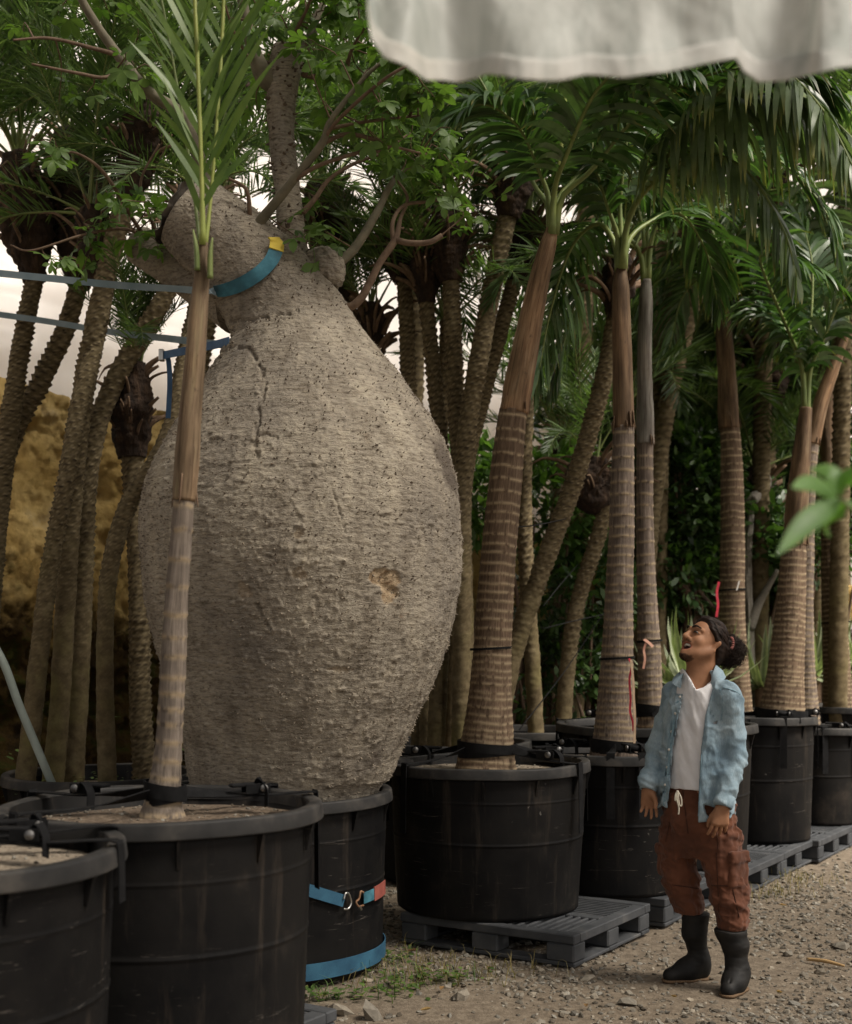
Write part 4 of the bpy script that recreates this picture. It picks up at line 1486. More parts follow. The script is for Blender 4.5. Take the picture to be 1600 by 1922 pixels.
GR = 'ringed palms in tubs'
pA = ringed_palm('slender pale ringed palm in front of the bottle tree', 4.51,
                 [(304, 1560, 50), (305, 1535, 44), (307, 1500, 34), (312, 1450, 28), (318, 1380, 25), (325, 1250, 23), (331, 1130, 21.5), (341, 1000, 20.5), (345, 938, 20.5)],
                 [(345, 940, 20.5), (347, 915, 22.5), (352, 850, 23), (358, 770, 21.5), (366, 680, 19), (373, 590, 17.5), (378, 530, 15), (380, 490, 12), (381, 455, 9)],
                 M_ringA, M_shaftA, GR, (0.04, 0.105), 301, 0.009, 40, 0.0025, 0.0006)
pB = ringed_palm('thick leaning palm with orange crownshaft in the scuffed tub', 7.0,
                 [(912, 1460, 60), (914, 1415, 52), (917, 1370, 47), (921, 1300, 40), (926, 1200, 36), (932, 1100, 34), (940, 1000, 33), (950, 900, 31), (958, 820, 28), (964, 770, 27)],
                 [(965, 774, 26), (972, 730, 27), (985, 660, 25), (1000, 580, 22), (1015, 510, 19), (1028, 460, 16), (1037, 425, 10)], M_ring, M_shaftB, GR, (0.03, 0.07), 302)
pC = ringed_palm('ringed palm with a red ribbon tied low on its trunk', 7.5,
                 [(1152, 1420, 45), (1154, 1370, 38), (1156, 1300, 33), (1160, 1200, 29), (1163, 1100, 26), (1167, 1000, 24), (1169, 900, 21.5), (1171, 800, 20)],
                 [(1171, 804, 19.5), (1170, 760, 20), (1168, 680, 18.5), (1166, 600, 17), (1165, 540, 15.5), (1166, 505, 10)], M_ringgrey, M_shaftC, GR, (0.035, 0.075), 303)
pD = ringed_palm('thin palm with a smooth grey crownshaft', 8.5,
                 [(1226, 1390, 30), (1222, 1320, 24), (1219, 1230, 22), (1214, 1100, 18), (1211, 1000, 17), (1210, 900, 16), (1211, 830, 16)],
                 [(1211, 834, 16), (1211, 790, 16.5), (1211, 740, 14.5), (1211, 650, 13.5), (1213, 570, 13), (1214, 525, 9)], M_ringgrey, M_shaftD, GR, (0.04, 0.095), 304)
pE = ringed_palm('ringed palm rising straight above the man\'s hair', 10.6,
                 [(1385, 1400, 33), (1382, 1330, 30), (1377, 1230, 26), (1374, 1150, 24), (1375, 1050, 23), (1375, 950, 22), (1373, 850, 19), (1370, 800, 18.5)],
                 [(1370, 804, 18.5), (1368, 770, 19.5), (1365, 700, 17), (1360, 630, 15.5), (1358, 565, 11)], M_ring, M_shaftC, GR, (0.035, 0.07), 305)
pF = ringed_palm('ringed palm with broad flared foot in the tall tub', 9.35,
                 [(1466, 1365, 50), (1470, 1320, 40), (1476, 1250, 33), (1484, 1150, 28), (1489, 1060, 24), (1492, 1020, 22)],
                 [(1492, 1024, 22), (1497, 940, 21), (1505, 850, 17), (1513, 765, 11)], M_ring, M_shaftC, GR, (0.03, 0.06), 306)
pF2 = ringed_palm('thin palm leaning right in the small tub', 10.15,
                  [(1516, 1380, 26), (1513, 1250, 17), (1512, 1100, 15), (1518, 900, 14), (1525, 830, 13)],
                  [(1525, 834, 13), (1540, 760, 14), (1565, 690, 12), (1588, 630, 8)], M_ringgrey, M_shaftB, GR, (0.035, 0.07), 307)
pG = ringed_palm('ringed palm furthest right, half cut by the picture edge', 11.3,
                 [(1576, 1380, 33), (1573, 1300, 27), (1568, 1200, 24), (1563, 1100, 21), (1560, 950, 19), (1556, 880, 18)],
                 [(1556, 884, 17), (1554, 800, 15), (1556, 730, 9)], M_ring, M_shaftC, GR, (0.03, 0.06), 308)

# slender young palm: upright spears with straight ribbons
px_frond(pA, [(381, 460, 0), (379, 330, .0), (374, 180, .02), (368, 40, .05), (360, -160, .1)], 4.5, 0.38, 0.024, 17, M_youngleaf, M_rachisy, a0=29, a1=20, droop=0.05, vee=0.25, petiole=0.10, rr=(0.013, 0.008), seed=401, nrm=(0, -1, 0.1), jit=0.12, prof=([0, .15, .5, 1], [.6, .9, 1, .9]))
px_frond(pA, [(384, 470, .0), (395, 380, .02), (408, 220, .05), (418, 60, .1), (425, -160, .15)], 4.52, 0.44, 0.024, 18, M_youngleaf, M_rachisy, a0=36, a1=26, droop=0.10, vee=0.3, petiole=0.15, rr=(0.011, 0.007), seed=402, nrm=(-0.2, -1, 0.1), jit=0.12, prof=([0, .15, .5, 1], [.55, .9, 1, .9]))
px_frond(pA, [(377, 470, .02), (356, 300, .1), (326, 120, .2), (295, -40, .3), (250, -200, .4)], 4.55, 0.34, 0.018, 12, M_youngleaf, M_rachis, a0=30, a1=20, droop=0.12, vee=0.3, petiole=0.4, rr=(0.008, 0.004), seed=403, nrm=(0.2, -1, 0.2), jit=0.1)
# broken old leaf bases on its crownshaft
for (x, y, w_, h_, tilt) in [(394, 480, 9, 44, 0.1), (370, 465, 8, 36, -0.12)]:
    c0 = P(x, y, 4.47)
    build('leaf_base', MB().tube([c0 + [0, 0.01, -0.075], c0 + [tilt * 0.02, 0, 0], c0 + [tilt * 0.1, -0.004, 0.06]], [0.02, 0.017, 0.006], n=14, seg=10, flat=0.5), M_rachis, pA)

# thick palm B
kw = dict(droop=0.42, vee=0.1, K=6, rr=(0.026, 0.004), petiole=0.2)
px_frond(pB, [(1034, 440, 0), (1016, 330, -.05), (975, 240, -.15), (905, 195, -.3), (835, 235, -.4)], 7.0, 0.44, 0.036, 44, seed=411, **kw)
px_frond(pB, [(1038, 440, 0), (1052, 300, .0), (1062, 150, .05), (1050, 20, .1), (1000, -90, .2)], 7.0, 0.45, 0.034, 44, rmat=M_rachisy, seed=412, **kw)
px_frond(pB, [(1042, 440, 0), (1110, 320, -.1), (1200, 215, -.25), (1330, 140, -.4), (1470, 130, -.5), (1560, 180, -.55)], 7.0, 0.60, 0.034, 60, seed=413, **kw)
px_frond(pB, [(1034, 440, .02), (1005, 350, .15), (950, 240, .35), (890, 130, .5), (840, 60, .6)], 7.0, 0.42, 0.034, 44, seed=414, **kw)
px_frond(pB, [(1040, 440, .02), (1075, 340, .3), (1130, 290, .55), (1200, 320, .8), (1250, 400, .95)], 7.0, 0.42, 0.034, 40, seed=415, **kw)
px_frond(pB, [(1036, 440, -.02), (1060, 300, -.25), (1120, 170, -.5), (1200, 110, -.7), (1290, 130, -.85)], 7.0, 0.50, 0.034, 46, seed=416, **kw)
# C
px_frond(pC, [(1163, 510, 0), (1145, 400, -.05), (1110, 300, -.1), (1050, 230, -.15), (960, 240, -.2)], 7.5, 0.48, 0.034, 44, seed=421, **kw)
px_frond(pC, [(1169, 510, 0), (1195, 380, -.15), (1250, 265, -.4), (1360, 195, -.7), (1490, 180, -.9), (1600, 260, -1.05), (1640, 340, -1.1)], 7.5, 0.62, 0.046, 58, mat=M_paleleaf, seed=422, **{**kw, 'droop': 1.3, 'vee': -0.35})
px_frond(pC, [(1166, 510, 0), (1165, 370, 0), (1185, 220, -.05), (1240, 100, -.1), (1320, 20, -.2)], 7.5, 0.5, 0.034, 46, seed=423, **kw)
px_frond(pC, [(1162, 510, .02), (1120, 420, .2), (1070, 470, .45), (1030, 600, .6), (1005, 740, .65)], 7.5, 0.42, 0.026, 50, seed=424, **kw)
px_frond(pC, [(1170, 510, .02), (1215, 420, .15), (1275, 400, .35), (1325, 470, .5), (1350, 580, .55)], 7.5, 0.42, 0.028, 46, seed=425, **kw)
px_frond(pC, [(1168, 505, -.02), (1220, 350, -.3), (1310, 290, -.6), (1400, 320, -.8), (1470, 430, -.95), (1495, 520, -1.0)], 7.5, 0.46, 0.034, 48, mat=M_paleleaf, seed=426, **{**kw, 'droop': 1.0, 'vee': -0.2})
px_frond(pC, [(1168, 505, -.02), (1230, 330, -.35), (1330, 190, -.75), (1450, 130, -1.1), (1540, 200, -1.35), (1610, 330, -1.5)], 7.5, 0.5, 0.036, 60, mat=M_paleleaf, seed=427, **{**kw, 'droop': 0.8, 'vee': -0.1})
# D
px_frond(pD, [(1212, 530, 0), (1200, 400, 0), (1165, 280, .1), (1100, 190, .2), (1010, 170, .3)], 8.5, 0.5, 0.032, 44, seed=431, **kw)
px_frond(pD, [(1216, 530, 0), (1245, 400, -.1), (1320, 300, -.3), (1440, 290, -.5), (1540, 380, -.6), (1570, 470, -.65)], 8.5, 0.52, 0.032, 52, seed=432, **kw)
px_frond(pD, [(1214, 530, 0), (1220, 400, 0), (1250, 230, .1), (1320, 100, .2)], 8.5, 0.5, 0.032, 40, seed=433, **kw)
px_frond(pD, [(1211, 530, 0), (1180, 460, .1), (1120, 480, .3), (1070, 600, .4), (1040, 730, .4)], 8.5, 0.5, 0.028, 52, seed=434, **kw)
px_frond(pD, [(1210, 530, 0), (1170, 440, -.05), (1110, 420, -.2), (1060, 490, -.3), (1040, 590, -.3)], 8.5, 0.42, 0.028, 48, seed=435, **kw)
# E
px_frond(pE, [(1356, 570, 0), (1325, 480, 0), (1270, 460, .1), (1225, 540, .2), (1210, 640, .2)], 10.6, 0.55, 0.034, 44, seed=441, **kw)
px_frond(pE, [(1357, 570, 0), (1340, 440, 0), (1290, 350, .1), (1210, 350, .2)], 10.6, 0.6, 0.036, 40, seed=442, **kw)
px_frond(pE, [(1360, 570, 0), (1385, 440, -.1), (1440, 360, -.3), (1530, 380, -.5), (1590, 470, -.6)], 10.6, 0.6, 0.036, 46, seed=443, **kw)
px_frond(pE, [(1361, 570, 0), (1395, 490, -.1), (1435, 490, -.3), (1465, 580, -.4), (1475, 660, -.4)], 10.6, 0.55, 0.034, 44, seed=444, **kw)
px_frond(pE, [(1358, 570, 0), (1360, 420, .1), (1375, 260, .2), (1420, 130, .3)], 10.6, 0.6, 0.036, 40, seed=445, **kw)
px_frond(pE, [(1357, 570, 0), (1320, 520, .2), (1280, 560, .4), (1255, 660, .5)], 10.6, 0.5, 0.03, 40, seed=446, **kw)
# F, F2, G
px_frond(pF, [(1512, 775, 0), (1495, 660, 0), (1450, 590, .1), (1390, 590, .2)], 9.35, 0.5, 0.03, 36, seed=451, **kw)
px_frond(pF, [(1514, 775, 0), (1520, 640, 0), (1525, 500, .1), (1500, 400, .2)], 9.35, 0.55, 0.032, 40, seed=452, **kw)
px_frond(pF, [(1515, 775, 0), (1545, 640, -.1), (1600, 520, -.2), (1680, 470, -.3)], 9.35, 0.55, 0.032, 40, seed=453, **kw)
px_frond(pF, [(1512, 775, 0), (1480, 620, -.1), (1430, 500, -.25), (1440, 470, -.3), (1530, 500, -.45), (1600, 560, -.5)], 9.35, 0.45, 0.03, 44, seed=454, **kw)
px_frond(pF2, [(1588, 640, 0), (1590, 540, 0), (1560, 440, .1), (1490, 420, .2)], 10.15, 0.6, 0.034, 40, seed=455, **kw)
px_frond(pF2, [(1588, 640, 0), (1610, 520, 0), (1660, 440, .1), (1720, 430, .2)], 10.15, 0.6, 0.034, 36, seed=456, **kw)
px_frond(pF2, [(1588, 640, 0), (1570, 560, -.2), (1520, 530, -.4), (1470, 600, -.5)], 10.15, 0.5, 0.03, 40, seed=457, **kw)
px_frond(pG, [(1556, 740, 0), (1540, 640, .1), (1490, 600, .2), (1440, 660, .3)], 11.3, 0.5, 0.03, 36, seed=458, **kw)
px_frond(pG, [(1556, 740, 0), (1580, 620, 0), (1640, 580, 0)], 11.3, 0.5, 0.03, 30, seed=459, **kw)
px_frond(pG, [(1556, 740, 0), (1550, 620, .2), (1520, 500, .3), (1460, 430, .4)], 11.3, 0.55, 0.032, 36, seed=460, **kw)

# ------------------------------------------------------------------ slender date palms with scarred trunks
DATE = []
r = np.random.default_rng(500)
for k, (el, arch, ln) in enumerate([(78, 0.5, 1.15), (62, 0.9, 1.2), (45, 1.3, 1.2), (25, 1.6, 1.15), (5, 1.6, 1.0), (55, 1.7, 1.1)]):
    p, e, q = np.zeros(3), math.radians(el), [np.zeros(3)]
    for i in range(5):
        p = p + np.array([0.04 * math.sin(i * 1.3 + k), math.cos(e), math.sin(e)]) * ln / 5
        q.append(p.copy())
        e -= arch / 5 * (0.5 + 0.25 * i)
    ml, mr = frond_geo(np.array(q), 0.25, 0.011, 62, a0=62, a1=22, droop=0.10, vee=0.35, petiole=0.2, rr=(0.011, 0.002), seed=510 + k, K=3, nrm=None, jit=0.3, M=36)
    for f, m_ in zip(mr.F, mr.M):
        ml.F.append(f + ml.n)
        ml.M.append(m_ + 1)
    ml.V += mr.V
    ml.A += mr.A
    ml.n += mr.n
    DATE.append(ml.mesh('frond', [M_dateleaf, M_rachis]))
STUB = MB().tube([[0, 0, -0.02], [0, 0.012, 0.05], [0, 0.05, 0.12]], [0.022, 0.018, 0.011], n=6, seg=6, flat=0.55).mesh('leaf_base', M_stub)
STUBL = MB().tube([[0, 0, -0.02], [0, 0.02, 0.08], [0.01, 0.10, 0.19], [0.02, 0.2, 0.22]], [0.02, 0.015, 0.010, 0.004], n=8, seg=5, flat=0.5).mesh('leaf_base', M_stub)


def date_palm(label, D, tr, head=None, nf=16, seed=0, scale=1.0, mossy=0.6, fr_el=None, stubs=26, smooth_base=True, dark=False):
    """tr: trunk px points (x, y, r[, ddepth]); head: fibrous head px points; fronds from the top of the last one"""
    r = np.random.default_rng(seed)
    base = P(tr[0][0], tr[0][1], D + (tr[0][3] if len(tr[0]) > 3 else 0))
    t = thing('date_palm', base, label, 'palm tree', 'slender date palms')
    f3 = lambda q: P(q[0], q[1], D + (q[3] if len(q) > 3 else 0))
    pts = np.array([f3(q) for q in tr])
    rad = np.array([q[2] * .93 / FPX * D for q in tr])
    if pts[0][2] > 0.03:
        g = pts[0] + (pts[0] - pts[1]) / max(1e-3, (pts[1] - pts[0])[2]) * (pts[0][2] - 0.0) * 0.6
        g[2] = 0.0
        pts = np.vstack([g, pts])
        rad = np.concatenate([[rad[0] * 1.1], rad])
        base = g
        t.location = g
        ORI[t.name] = g
    c_, ss_ = resample(pts, 100)
    Lt = ss_[-1]
    nA, pitch = int(r.integers(6, 9)), r.uniform(0.032, 0.046) * (D / 7.8)
    slip = r.uniform(-0.25, 0.25)

    def cell(T, S):
        wz = vnoise(np.stack([np.cos(T) * 1.3, np.sin(T) * 1.3, S * 5], -1), seed + 7)
        v = S / pitch + 0.28 * wz + 0.9 * vnoise(np.stack([S * 2.2, 0 * S, 0 * S + seed], -1), 9)
        j = np.floor(v)
        fu = (T / (2 * math.pi) * nA + 0.5 * (j % 2) + slip * j + 0.16 * np.sin(j * 12.9 + seed)) % 1.0 - 0.5
        return fu, v - j

    def disp(T, S, R):
        fu, fv = cell(T, S)
        h = np.clip(fv - 0.2, 0, 1) * (1 - (2 * np.abs(fu)) ** 2) * 1.2
        fade = 0.15 + 0.85 * sm(0.3 * Lt, 0.65 * Lt, S) if smooth_base else 1.0
        q = np.stack([np.cos(T) * R, np.sin(T) * R, S], -1)
        wear_ = 0.45 + 0.75 * sm(-0.3, 0.4, fbm(q * np.array([7, 7, 4.0]), 2, seed + 11))
        return (0.30 * R * (h - 0.3)) * fade * wear_ + 0.16 * R * fbm(q * 16, 3, seed) * 0.6 + 0.05 * R * fbm(q * 60, 2, seed + 13)
    V, F, tc = tube(pts, rad, n=max(60, int(Lt / (0.011 if D < 10 else 0.02))), seg=26 if D < 10 else 16, disp=disp)
    th = np.arctan2(tc[:, 1], tc[:, 0])
    fu, fv = cell(th, tc[:, 2])
    mk = np.zeros((len(V), 3))
    edge = np.abs(fv - 0.2 - 1.2 * (0.5 - np.abs(fu)))
    fade = 0.10 + 0.90 * sm(0.3 * Lt, 0.65 * Lt, tc[:, 2]) if smooth_base else np.ones(len(V))
    mk[:, 0] = np.exp(-(edge / 0.12) ** 2) * fade
    mk[:, 1] = sm(0.45, 0.9, fv) * (1 - sm(0.15, 0.4, np.abs(fu))) * fade * 1.0
    mk[:, 2] = mossy * (1 - sm(0.2 * Lt, 0.7 * Lt, tc[:, 2]))
    tk = build('trunk', MB().add(V, F, tc), M_scar, t)
    add_mark(tk.data, mk)
    if head:
        hp = np.array([f3(q) for q in head])
        hr = [q[2] / FPX * D for q in head]

        def hd(T, S, R):
            q = np.stack([np.cos(T) * R, np.sin(T) * R, S], -1)
            return 0.35 * R * fbm(q * np.array([22, 22, 12.0]), 3, seed + 1) + 0.15 * R * fbm(q * 60, 2, seed + 2)
        build('fibrous_head', MB().tube(hp, hr, n=60, seg=36, disp=hd), M_fibre, t)
        hc, hs, hrr = resample(hp, 40, hr)
        for k in range(stubs):
            i = int(r.uniform(0.25, 1.0) * 39)
            a = r.uniform(0, 6.283)
            o = np.array([math.cos(a), math.sin(a), 0])
            p = hc[i] + o * hrr[i] * 0.85
            zz = norm(np.array([0, 0, 1.0]) * r.uniform(0.5, 1.0) + o * r.uniform(0.2, 0.7))
            y = norm(o - zz * np.dot(o, zz))
            A = np.stack([np.cross(y, zz), y, zz], 1)
            s_ = r.uniform(0.6, 1.15) * (D / 8)
            inst('leaf_base', STUB if r.uniform() < 0.65 else STUBL, t, p, A, (s_, s_, s_))
        top = hp[-1]
    else:
        top = pts[-1]
    for k in range(nf):
        az = 2.4 * k + r.uniform(-0.4, 0.4)
        v = int(np.clip(r.normal(2.0 if fr_el is None else fr_el, 1.3), 0, 5))
        s_ = scale * r.uniform(0.85, 1.15)
        inst('frond', DATE[v], t, top + np.array([r.normal(0, 0.02), r.normal(0, 0.02), -0.04]), rotz(az), (s_, s_, s_))
    return t


date_palm('dark trunked date palm at the far left edge', 8.2, [(-40, 1380, 22), (-15, 1100, 21), (0, 940, 20), (18, 800, 20), (42, 640, 19), (66, 520, 18)], [(66, 530, 19), (55, 460, 40), (48, 400, 52), (40, 340, 45), (36, 290, 25)], 18, 601, 1.25, 0.3, stubs=34, dark=True)
date_palm('dark date palm leaning right, second from the left edge', 8.4, [(-60, 1380, 22), (-30, 1050, 21), (20, 830, 20), (75, 720, 20), (122, 620, 19), (150, 530, 18)], [(148, 540, 20), (152, 470, 42), (146, 380, 55), (138, 300, 50), (134, 245, 28)], 18, 602, 1.25, 0.2, stubs=34, dark=True)
date_palm('tall pale scarred date palm left of the slender palm', 7.4, [(100, 1470, 22), (112, 1330, 20), (122, 1150, 20), (132, 980, 21), (148, 800, 22), (172, 650, 22), (208, 480, 21), (240, 360, 20)], [(238, 370, 21), (258, 300, 38), (278, 230, 44), (288, 180, 30)], 18, 603, 1.15, 0.6)
date_palm('mossy date palm trunk leaning out at the lower left', 7.2, [(45, 1490, 21), (58, 1380, 20), (75, 1220, 19), (95, 1060, 18), (125, 900, 18), (150, 760, 18, .1), (180, 640, 18, .2), (200, 540, 17, .3)], [(198, 550, 18, .3), (186, 490, 34, .3), (180, 430, 40, .3), (178, 390, 24, .3)], 14, 604, 1.0, 1.0)
date_palm('date palm bending right behind the pale scarred palm', 7.55, [(138, 1460, 22), (148, 1300, 20), (157, 1100, 19), (164, 930, 19), (178, 820, 20), (214, 720, 20), (265, 630, 20), (305, 565, 19), (345, 480, 18)], [(343, 490, 19), (358, 440, 36), (366, 390, 40), (370, 350, 25)], 14, 605, 1.05, 0.7)
date_palm('date palm bending towards the bottle tree\'s belly', 7.1, [(202, 1475, 19), (198, 1330, 18), (198, 1180, 17), (208, 1060, 18), (240, 950, 18), (290, 870, 18), (326, 790, 18, .1), (345, 690, 18, .3), (365, 600, 18, .5), (385, 520, 18, .6)], [(385, 530, 18, .6), (392, 480, 34, .6), (396, 430, 34, .6), (398, 400, 20, .6)], 12, 606, 1.0, 0.5)
date_palm('dark shaggy date palm with dry roots on its trunk', 7.7, [(272, 1450, 24), (264, 1330, 22), (262, 1180, 21), (258, 1050, 19), (252, 930, 21), (250, 850, 24)], [(250, 860, 26), (248, 810, 34), (246, 770, 42), (248, 730, 36), (250, 680, 24)], 12, 607, 0.75, 0.2, fr_el=0.8, dark=True, smooth_base=False)
date_palm('short dark date palm right of the bottle tree\'s stub', 9.0, [(690, 1250, 17), (692, 900, 17), (696, 680, 17)], [(696, 690, 18), (697, 640, 27), (697, 600, 28), (697, 570, 16)], 12, 608, 0.85, 0.2, fr_el=0.8, stubs=40)
date_palm('date palm with a dark bulging head above the bottle\'s shoulder', 8.8, [(800, 1250, 18), (785, 950, 17), (768, 740, 16), (763, 600, 15), (758, 520, 15)], [(758, 530, 18), (750, 480, 38), (746, 440, 36), (744, 400, 24)], 16, 609, 1.1, 0.2, dark=True)
date_palm('straight scarred date palm touching the belly\'s right side', 8.5, [(876, 1420, 19), (873, 1200, 18), (869, 1000, 18), (862, 850, 18), (853, 680, 18), (846, 520, 18)], [(846, 530, 19), (843, 480, 34), (840, 430, 38), (838, 390, 24)], 16, 610, 1.15, 0.5)
date_palm('pale scarred date palm leaning right behind the belly', 8.35, [(866, 1415, 20), (868, 1150, 19), (868, 930, 19), (880, 790, 20), (904, 650, 20), (930, 510, 19), (955, 400, 18)], [(954, 410, 19), (962, 360, 34), (966, 310, 38), (968, 270, 22)], 16, 611, 1.15, 0.5)
date_palm('thinner date palm parallel behind the pale leaning one', 8.9, [(850, 1380, 18), (860, 1100, 17), (876, 880, 16), (906, 750, 16), (940, 620, 16), (968, 520, 16)], [(967, 530, 18), (978, 480, 32), (984, 440, 36), (986, 400, 22)], 14, 612, 1.1, 0.4, dark=True)
date_palm('date palm standing just right of the thick leaning palm', 9.3, [(1008, 1420, 17), (1000, 1250, 16), (990, 1100, 16), (985, 950, 15), (988, 800, 14), (995, 650, 14), (1000, 540, 14)], [(1000, 550, 15), (1000, 500, 28), (1000, 460, 30), (1000, 430, 18)], 14, 613, 1.05, 0.5)
date_palm('pale date palm leaning steeply right across the gap', 8.7, [(945, 1310, 21), (975, 1190, 20), (1010, 1090, 19.5), (1058, 960, 19), (1098, 840, 19), (1136, 700, 18), (1156, 590, 17)], [(1155, 600, 18), (1160, 550, 30), (1164, 510, 30), (1166, 480, 18)], 14, 614, 1.1, 0.4)
date_palm('dim date palm trunk in the shade left of the ribbon palm', 9.9, [(1056, 1390, 17), (1066, 1250, 16), (1085, 1130, 16), (1125, 1000, 16), (1150, 880, 15)], [(1150, 890, 17), (1120, 930, 34), (1105, 905, 40), (1110, 860, 30)], 10, 615, 0.9, 0.3, fr_el=1.0, dark=True)
date_palm('date palm trunk between the grey palm and the straight palm', 11.3, [(1200, 1380, 20), (1215, 1050, 19), (1238, 850, 19), (1262, 720, 18), (1292, 600, 17), (1320, 500, 17)], [(1320, 510, 18), (1330, 460, 34), (1335, 420, 36), (1337, 390, 20)], 16, 616, 1.3, 0.3)
date_palm('thin tan date palm trunk low behind the bottle tree, left one', 8.9, [(786, 1420, 16), (788, 1250, 15), (800, 1000, 15), (830, 780, 15), (840, 600, 14)], None, 10, 617, 1.0, 0.3)
date_palm('thin tan date palm trunk low behind the bottle tree, right one', 8.6, [(818, 1415, 19), (826, 1240, 18), (838, 1000, 17), (820, 760, 16), (800, 560, 15)], [(800, 570, 16), (798, 520, 28), (797, 480, 30), (797, 450, 18)], 12, 618, 1.1, 0.4)
date_palm('dark date palm behind the upright limb', 9.4, [(640, 1200, 22), (640, 800, 21), (640, 560, 20)], [(640, 570, 22), (625, 470, 42), (612, 400, 48), (606, 340, 30)], 18, 619, 1.3, 0.2, stubs=36, dark=True)
date_palm('tall date palm whose crown fills the upper left', 9.6, [(330, 1200, 20), (360, 800, 19), (410, 480, 18), (430, 250, 18)], [(430, 260, 19), (436, 200, 36), (440, 150, 40), (441, 100, 24)], 20, 620, 1.45, 0.2)
date_palm('far date palm with shaggy hanging head among the right palms', 12.6, [(1440, 1250, 20), (1440, 1000, 19), (1438, 760, 18)], [(1438, 770, 24), (1436, 720, 40), (1434, 670, 42), (1434, 630, 24)], 18, 621, 1.4, 0.3, dark=True)
date_palm('far date palm seen past the straight palm', 12.9, [(1300, 1250, 18), (1290, 1000, 17), (1275, 640, 17)], [(1275, 650, 18), (1273, 600, 32), (1272, 560, 30)], 18, 622, 1.5, 0.3)
date_palm('tall date palm crown above the bottle\'s leaves', 10.2, [(760, 1250, 20), (780, 700, 18), (790, 300, 17)], [(790, 310, 18), (794, 240, 34), (796, 190, 34)], 20, 623, 1.5, 0.2)
date_palm('tall date palm crown at the top left corner', 9.3, [(-150, 1250, 20), (-90, 600, 18), (-10, 150, 17)], [(-10, 160, 18), (10, 100, 34), (20, 50, 34)], 18, 624, 1.4, 0.2)
date_palm('tall date palm crown behind the broad palm fronds', 10.8, [(1080, 1200, 20), (1095, 700, 18), (1100, 330, 17)], [(1100, 340, 18), (1102, 280, 34), (1103, 240, 34)], 20, 625, 1.5, 0.2)

for k_, (x_, y_, d_, s_, lab) in enumerate([(1190, 700, 12.2, 1.5, 'dim date palm crown between the ribbon palm and the grey palm'), (1262, 820, 12.6, 1.4, 'low dim date palm crown right of the grey palm'), (1345, 760, 13.0, 1.5, 'dim date palm crown beside the straight palm'),
                                          (1415, 880, 12.4, 1.3, 'low date palm crown right of the straight palm'), (1545, 640, 12.7, 1.5, 'dim date palm crown among the rightmost palms'), (1050, 820, 11.3, 1.3, 'low dim date palm crown behind the leaning date palm'),
                                          (1590, 300, 11.0, 1.6, 'tall date palm crown in the upper right corner'), (1440, 330, 12.0, 1.6, 'tall date palm crown behind the pale hanging fronds'), (1250, 260, 11.5, 1.5, 'tall date palm crown high above the grey palm')]):
    date_palm(lab, d_, [(x_ - 10, y_ + 500, 18), (x_ - 4, y_ + 250, 17), (x_, y_ + 60, 17)], [(x_, y_ + 70, 20), (x_ + 1, y_ + 30, 34), (x_ + 2, y_, 30)], 20, 640 + k_, s_, 0.3, fr_el=2.3, stubs=14, dark=True)
px_frond(pF2, [(1588, 640, 0), (1612, 480, -.2), (1600, 300, -.5), (1545, 190, -.8), (1470, 170, -1.0)], 10.15, 0.75, 0.045, 48, mat=M_paleleaf, seed=470, **{**kw, 'droop': .8})
px_frond(pG, [(1556, 740, 0), (1600, 560, -.3), (1650, 380, -.7), (1620, 250, -1.1), (1540, 230, -1.4)], 11.3, 0.75, 0.045, 48, mat=M_paleleaf, seed=471, **{**kw, 'droop': .8})
# ------------------------------------------------------------------ shrubs behind the palms
def bush(label, c, rad, n, leaf, mat, stems=5, seed=0, cat='shrub', ratio=0.36, name='leafy_shrub', droop=0.3, gate=0.0, sm_=None):
    r = np.random.default_rng(seed)
    c = np.asarray(c, float)
    t = thing(name, (c[0], c[1], 0.0), label, cat, 'shrubs behind the palms')
    rad = np.asarray(rad, float)
    u = norm(r.normal(0, 1, (n * 3, 3))) * (r.uniform(0.15, 1, (n * 3, 1)) ** 0.5)
    g = fbm(u * 2.6 + seed, 2, seed)
    u = u[g > gate][:n]
    n = len(u)
    p = c + u * rad * (1 + 0.25 * fbm(u * 2 + 9, 2, seed + 1))[:, None]
    d = norm(u * 0.8 + r.normal(0, 0.6, (n, 3)) + np.array([0, -0.2, 0.15]))
    l = leaf * r.uniform(0.6, 1.3, n)
    side = norm(np.cross(d, r.normal(0, 0.5, (n, 3)) + np.array([0, 0, 1.0])))
    rows = []
    q = p.copy()
    for k, wp in enumerate((0.12, 0.9, 1.0, 0.05)):
        w = side * (l * ratio * 0.5 * wp)[:, None]
        rows.append(np.stack([q - w, q + w], 1))
        d = norm(d + np.array([0, 0, -1.0]) * droop * 0.4)
        q = q + d * (l / 3)[:, None]
    V = np.stack(rows, 1)
    base = (np.arange(n) * 8)[:, None]
    k = np.arange(3)[None] * 2
    F = np.stack([base + k, base + k + 1, base + k + 3, base + k + 2], -1).reshape(-1, 4)
    at = np.zeros((n, 4, 2, 3))
    at[..., 0] = r.uniform(0, 1, n)[:, None, None]
    at[..., 1] = np.linspace(0, 1, 4)[None, :, None]
    build('foliage', MB().add(V.reshape(-1, 3), [F], at.reshape(-1, 3)), mat, t, kind='stuff')
    for k in range(stems):
        e = c + norm(r.normal(0, 1, 3)) * rad * r.uniform(0.3, 0.8)
        b_ = np.array([c[0] + r.normal(0, 0.05), c[1] + r.normal(0, 0.05), 0.0])
        m = 0.5 * (b_ + e) + r.normal(0, 0.1, 3)
        build('stem', MB().tube([b_, m, e], [0.03, 0.022, 0.008], n=18, seg=7), M_twig, t)
    return t


def PB(px, py, d):
    return P(px, py, d)


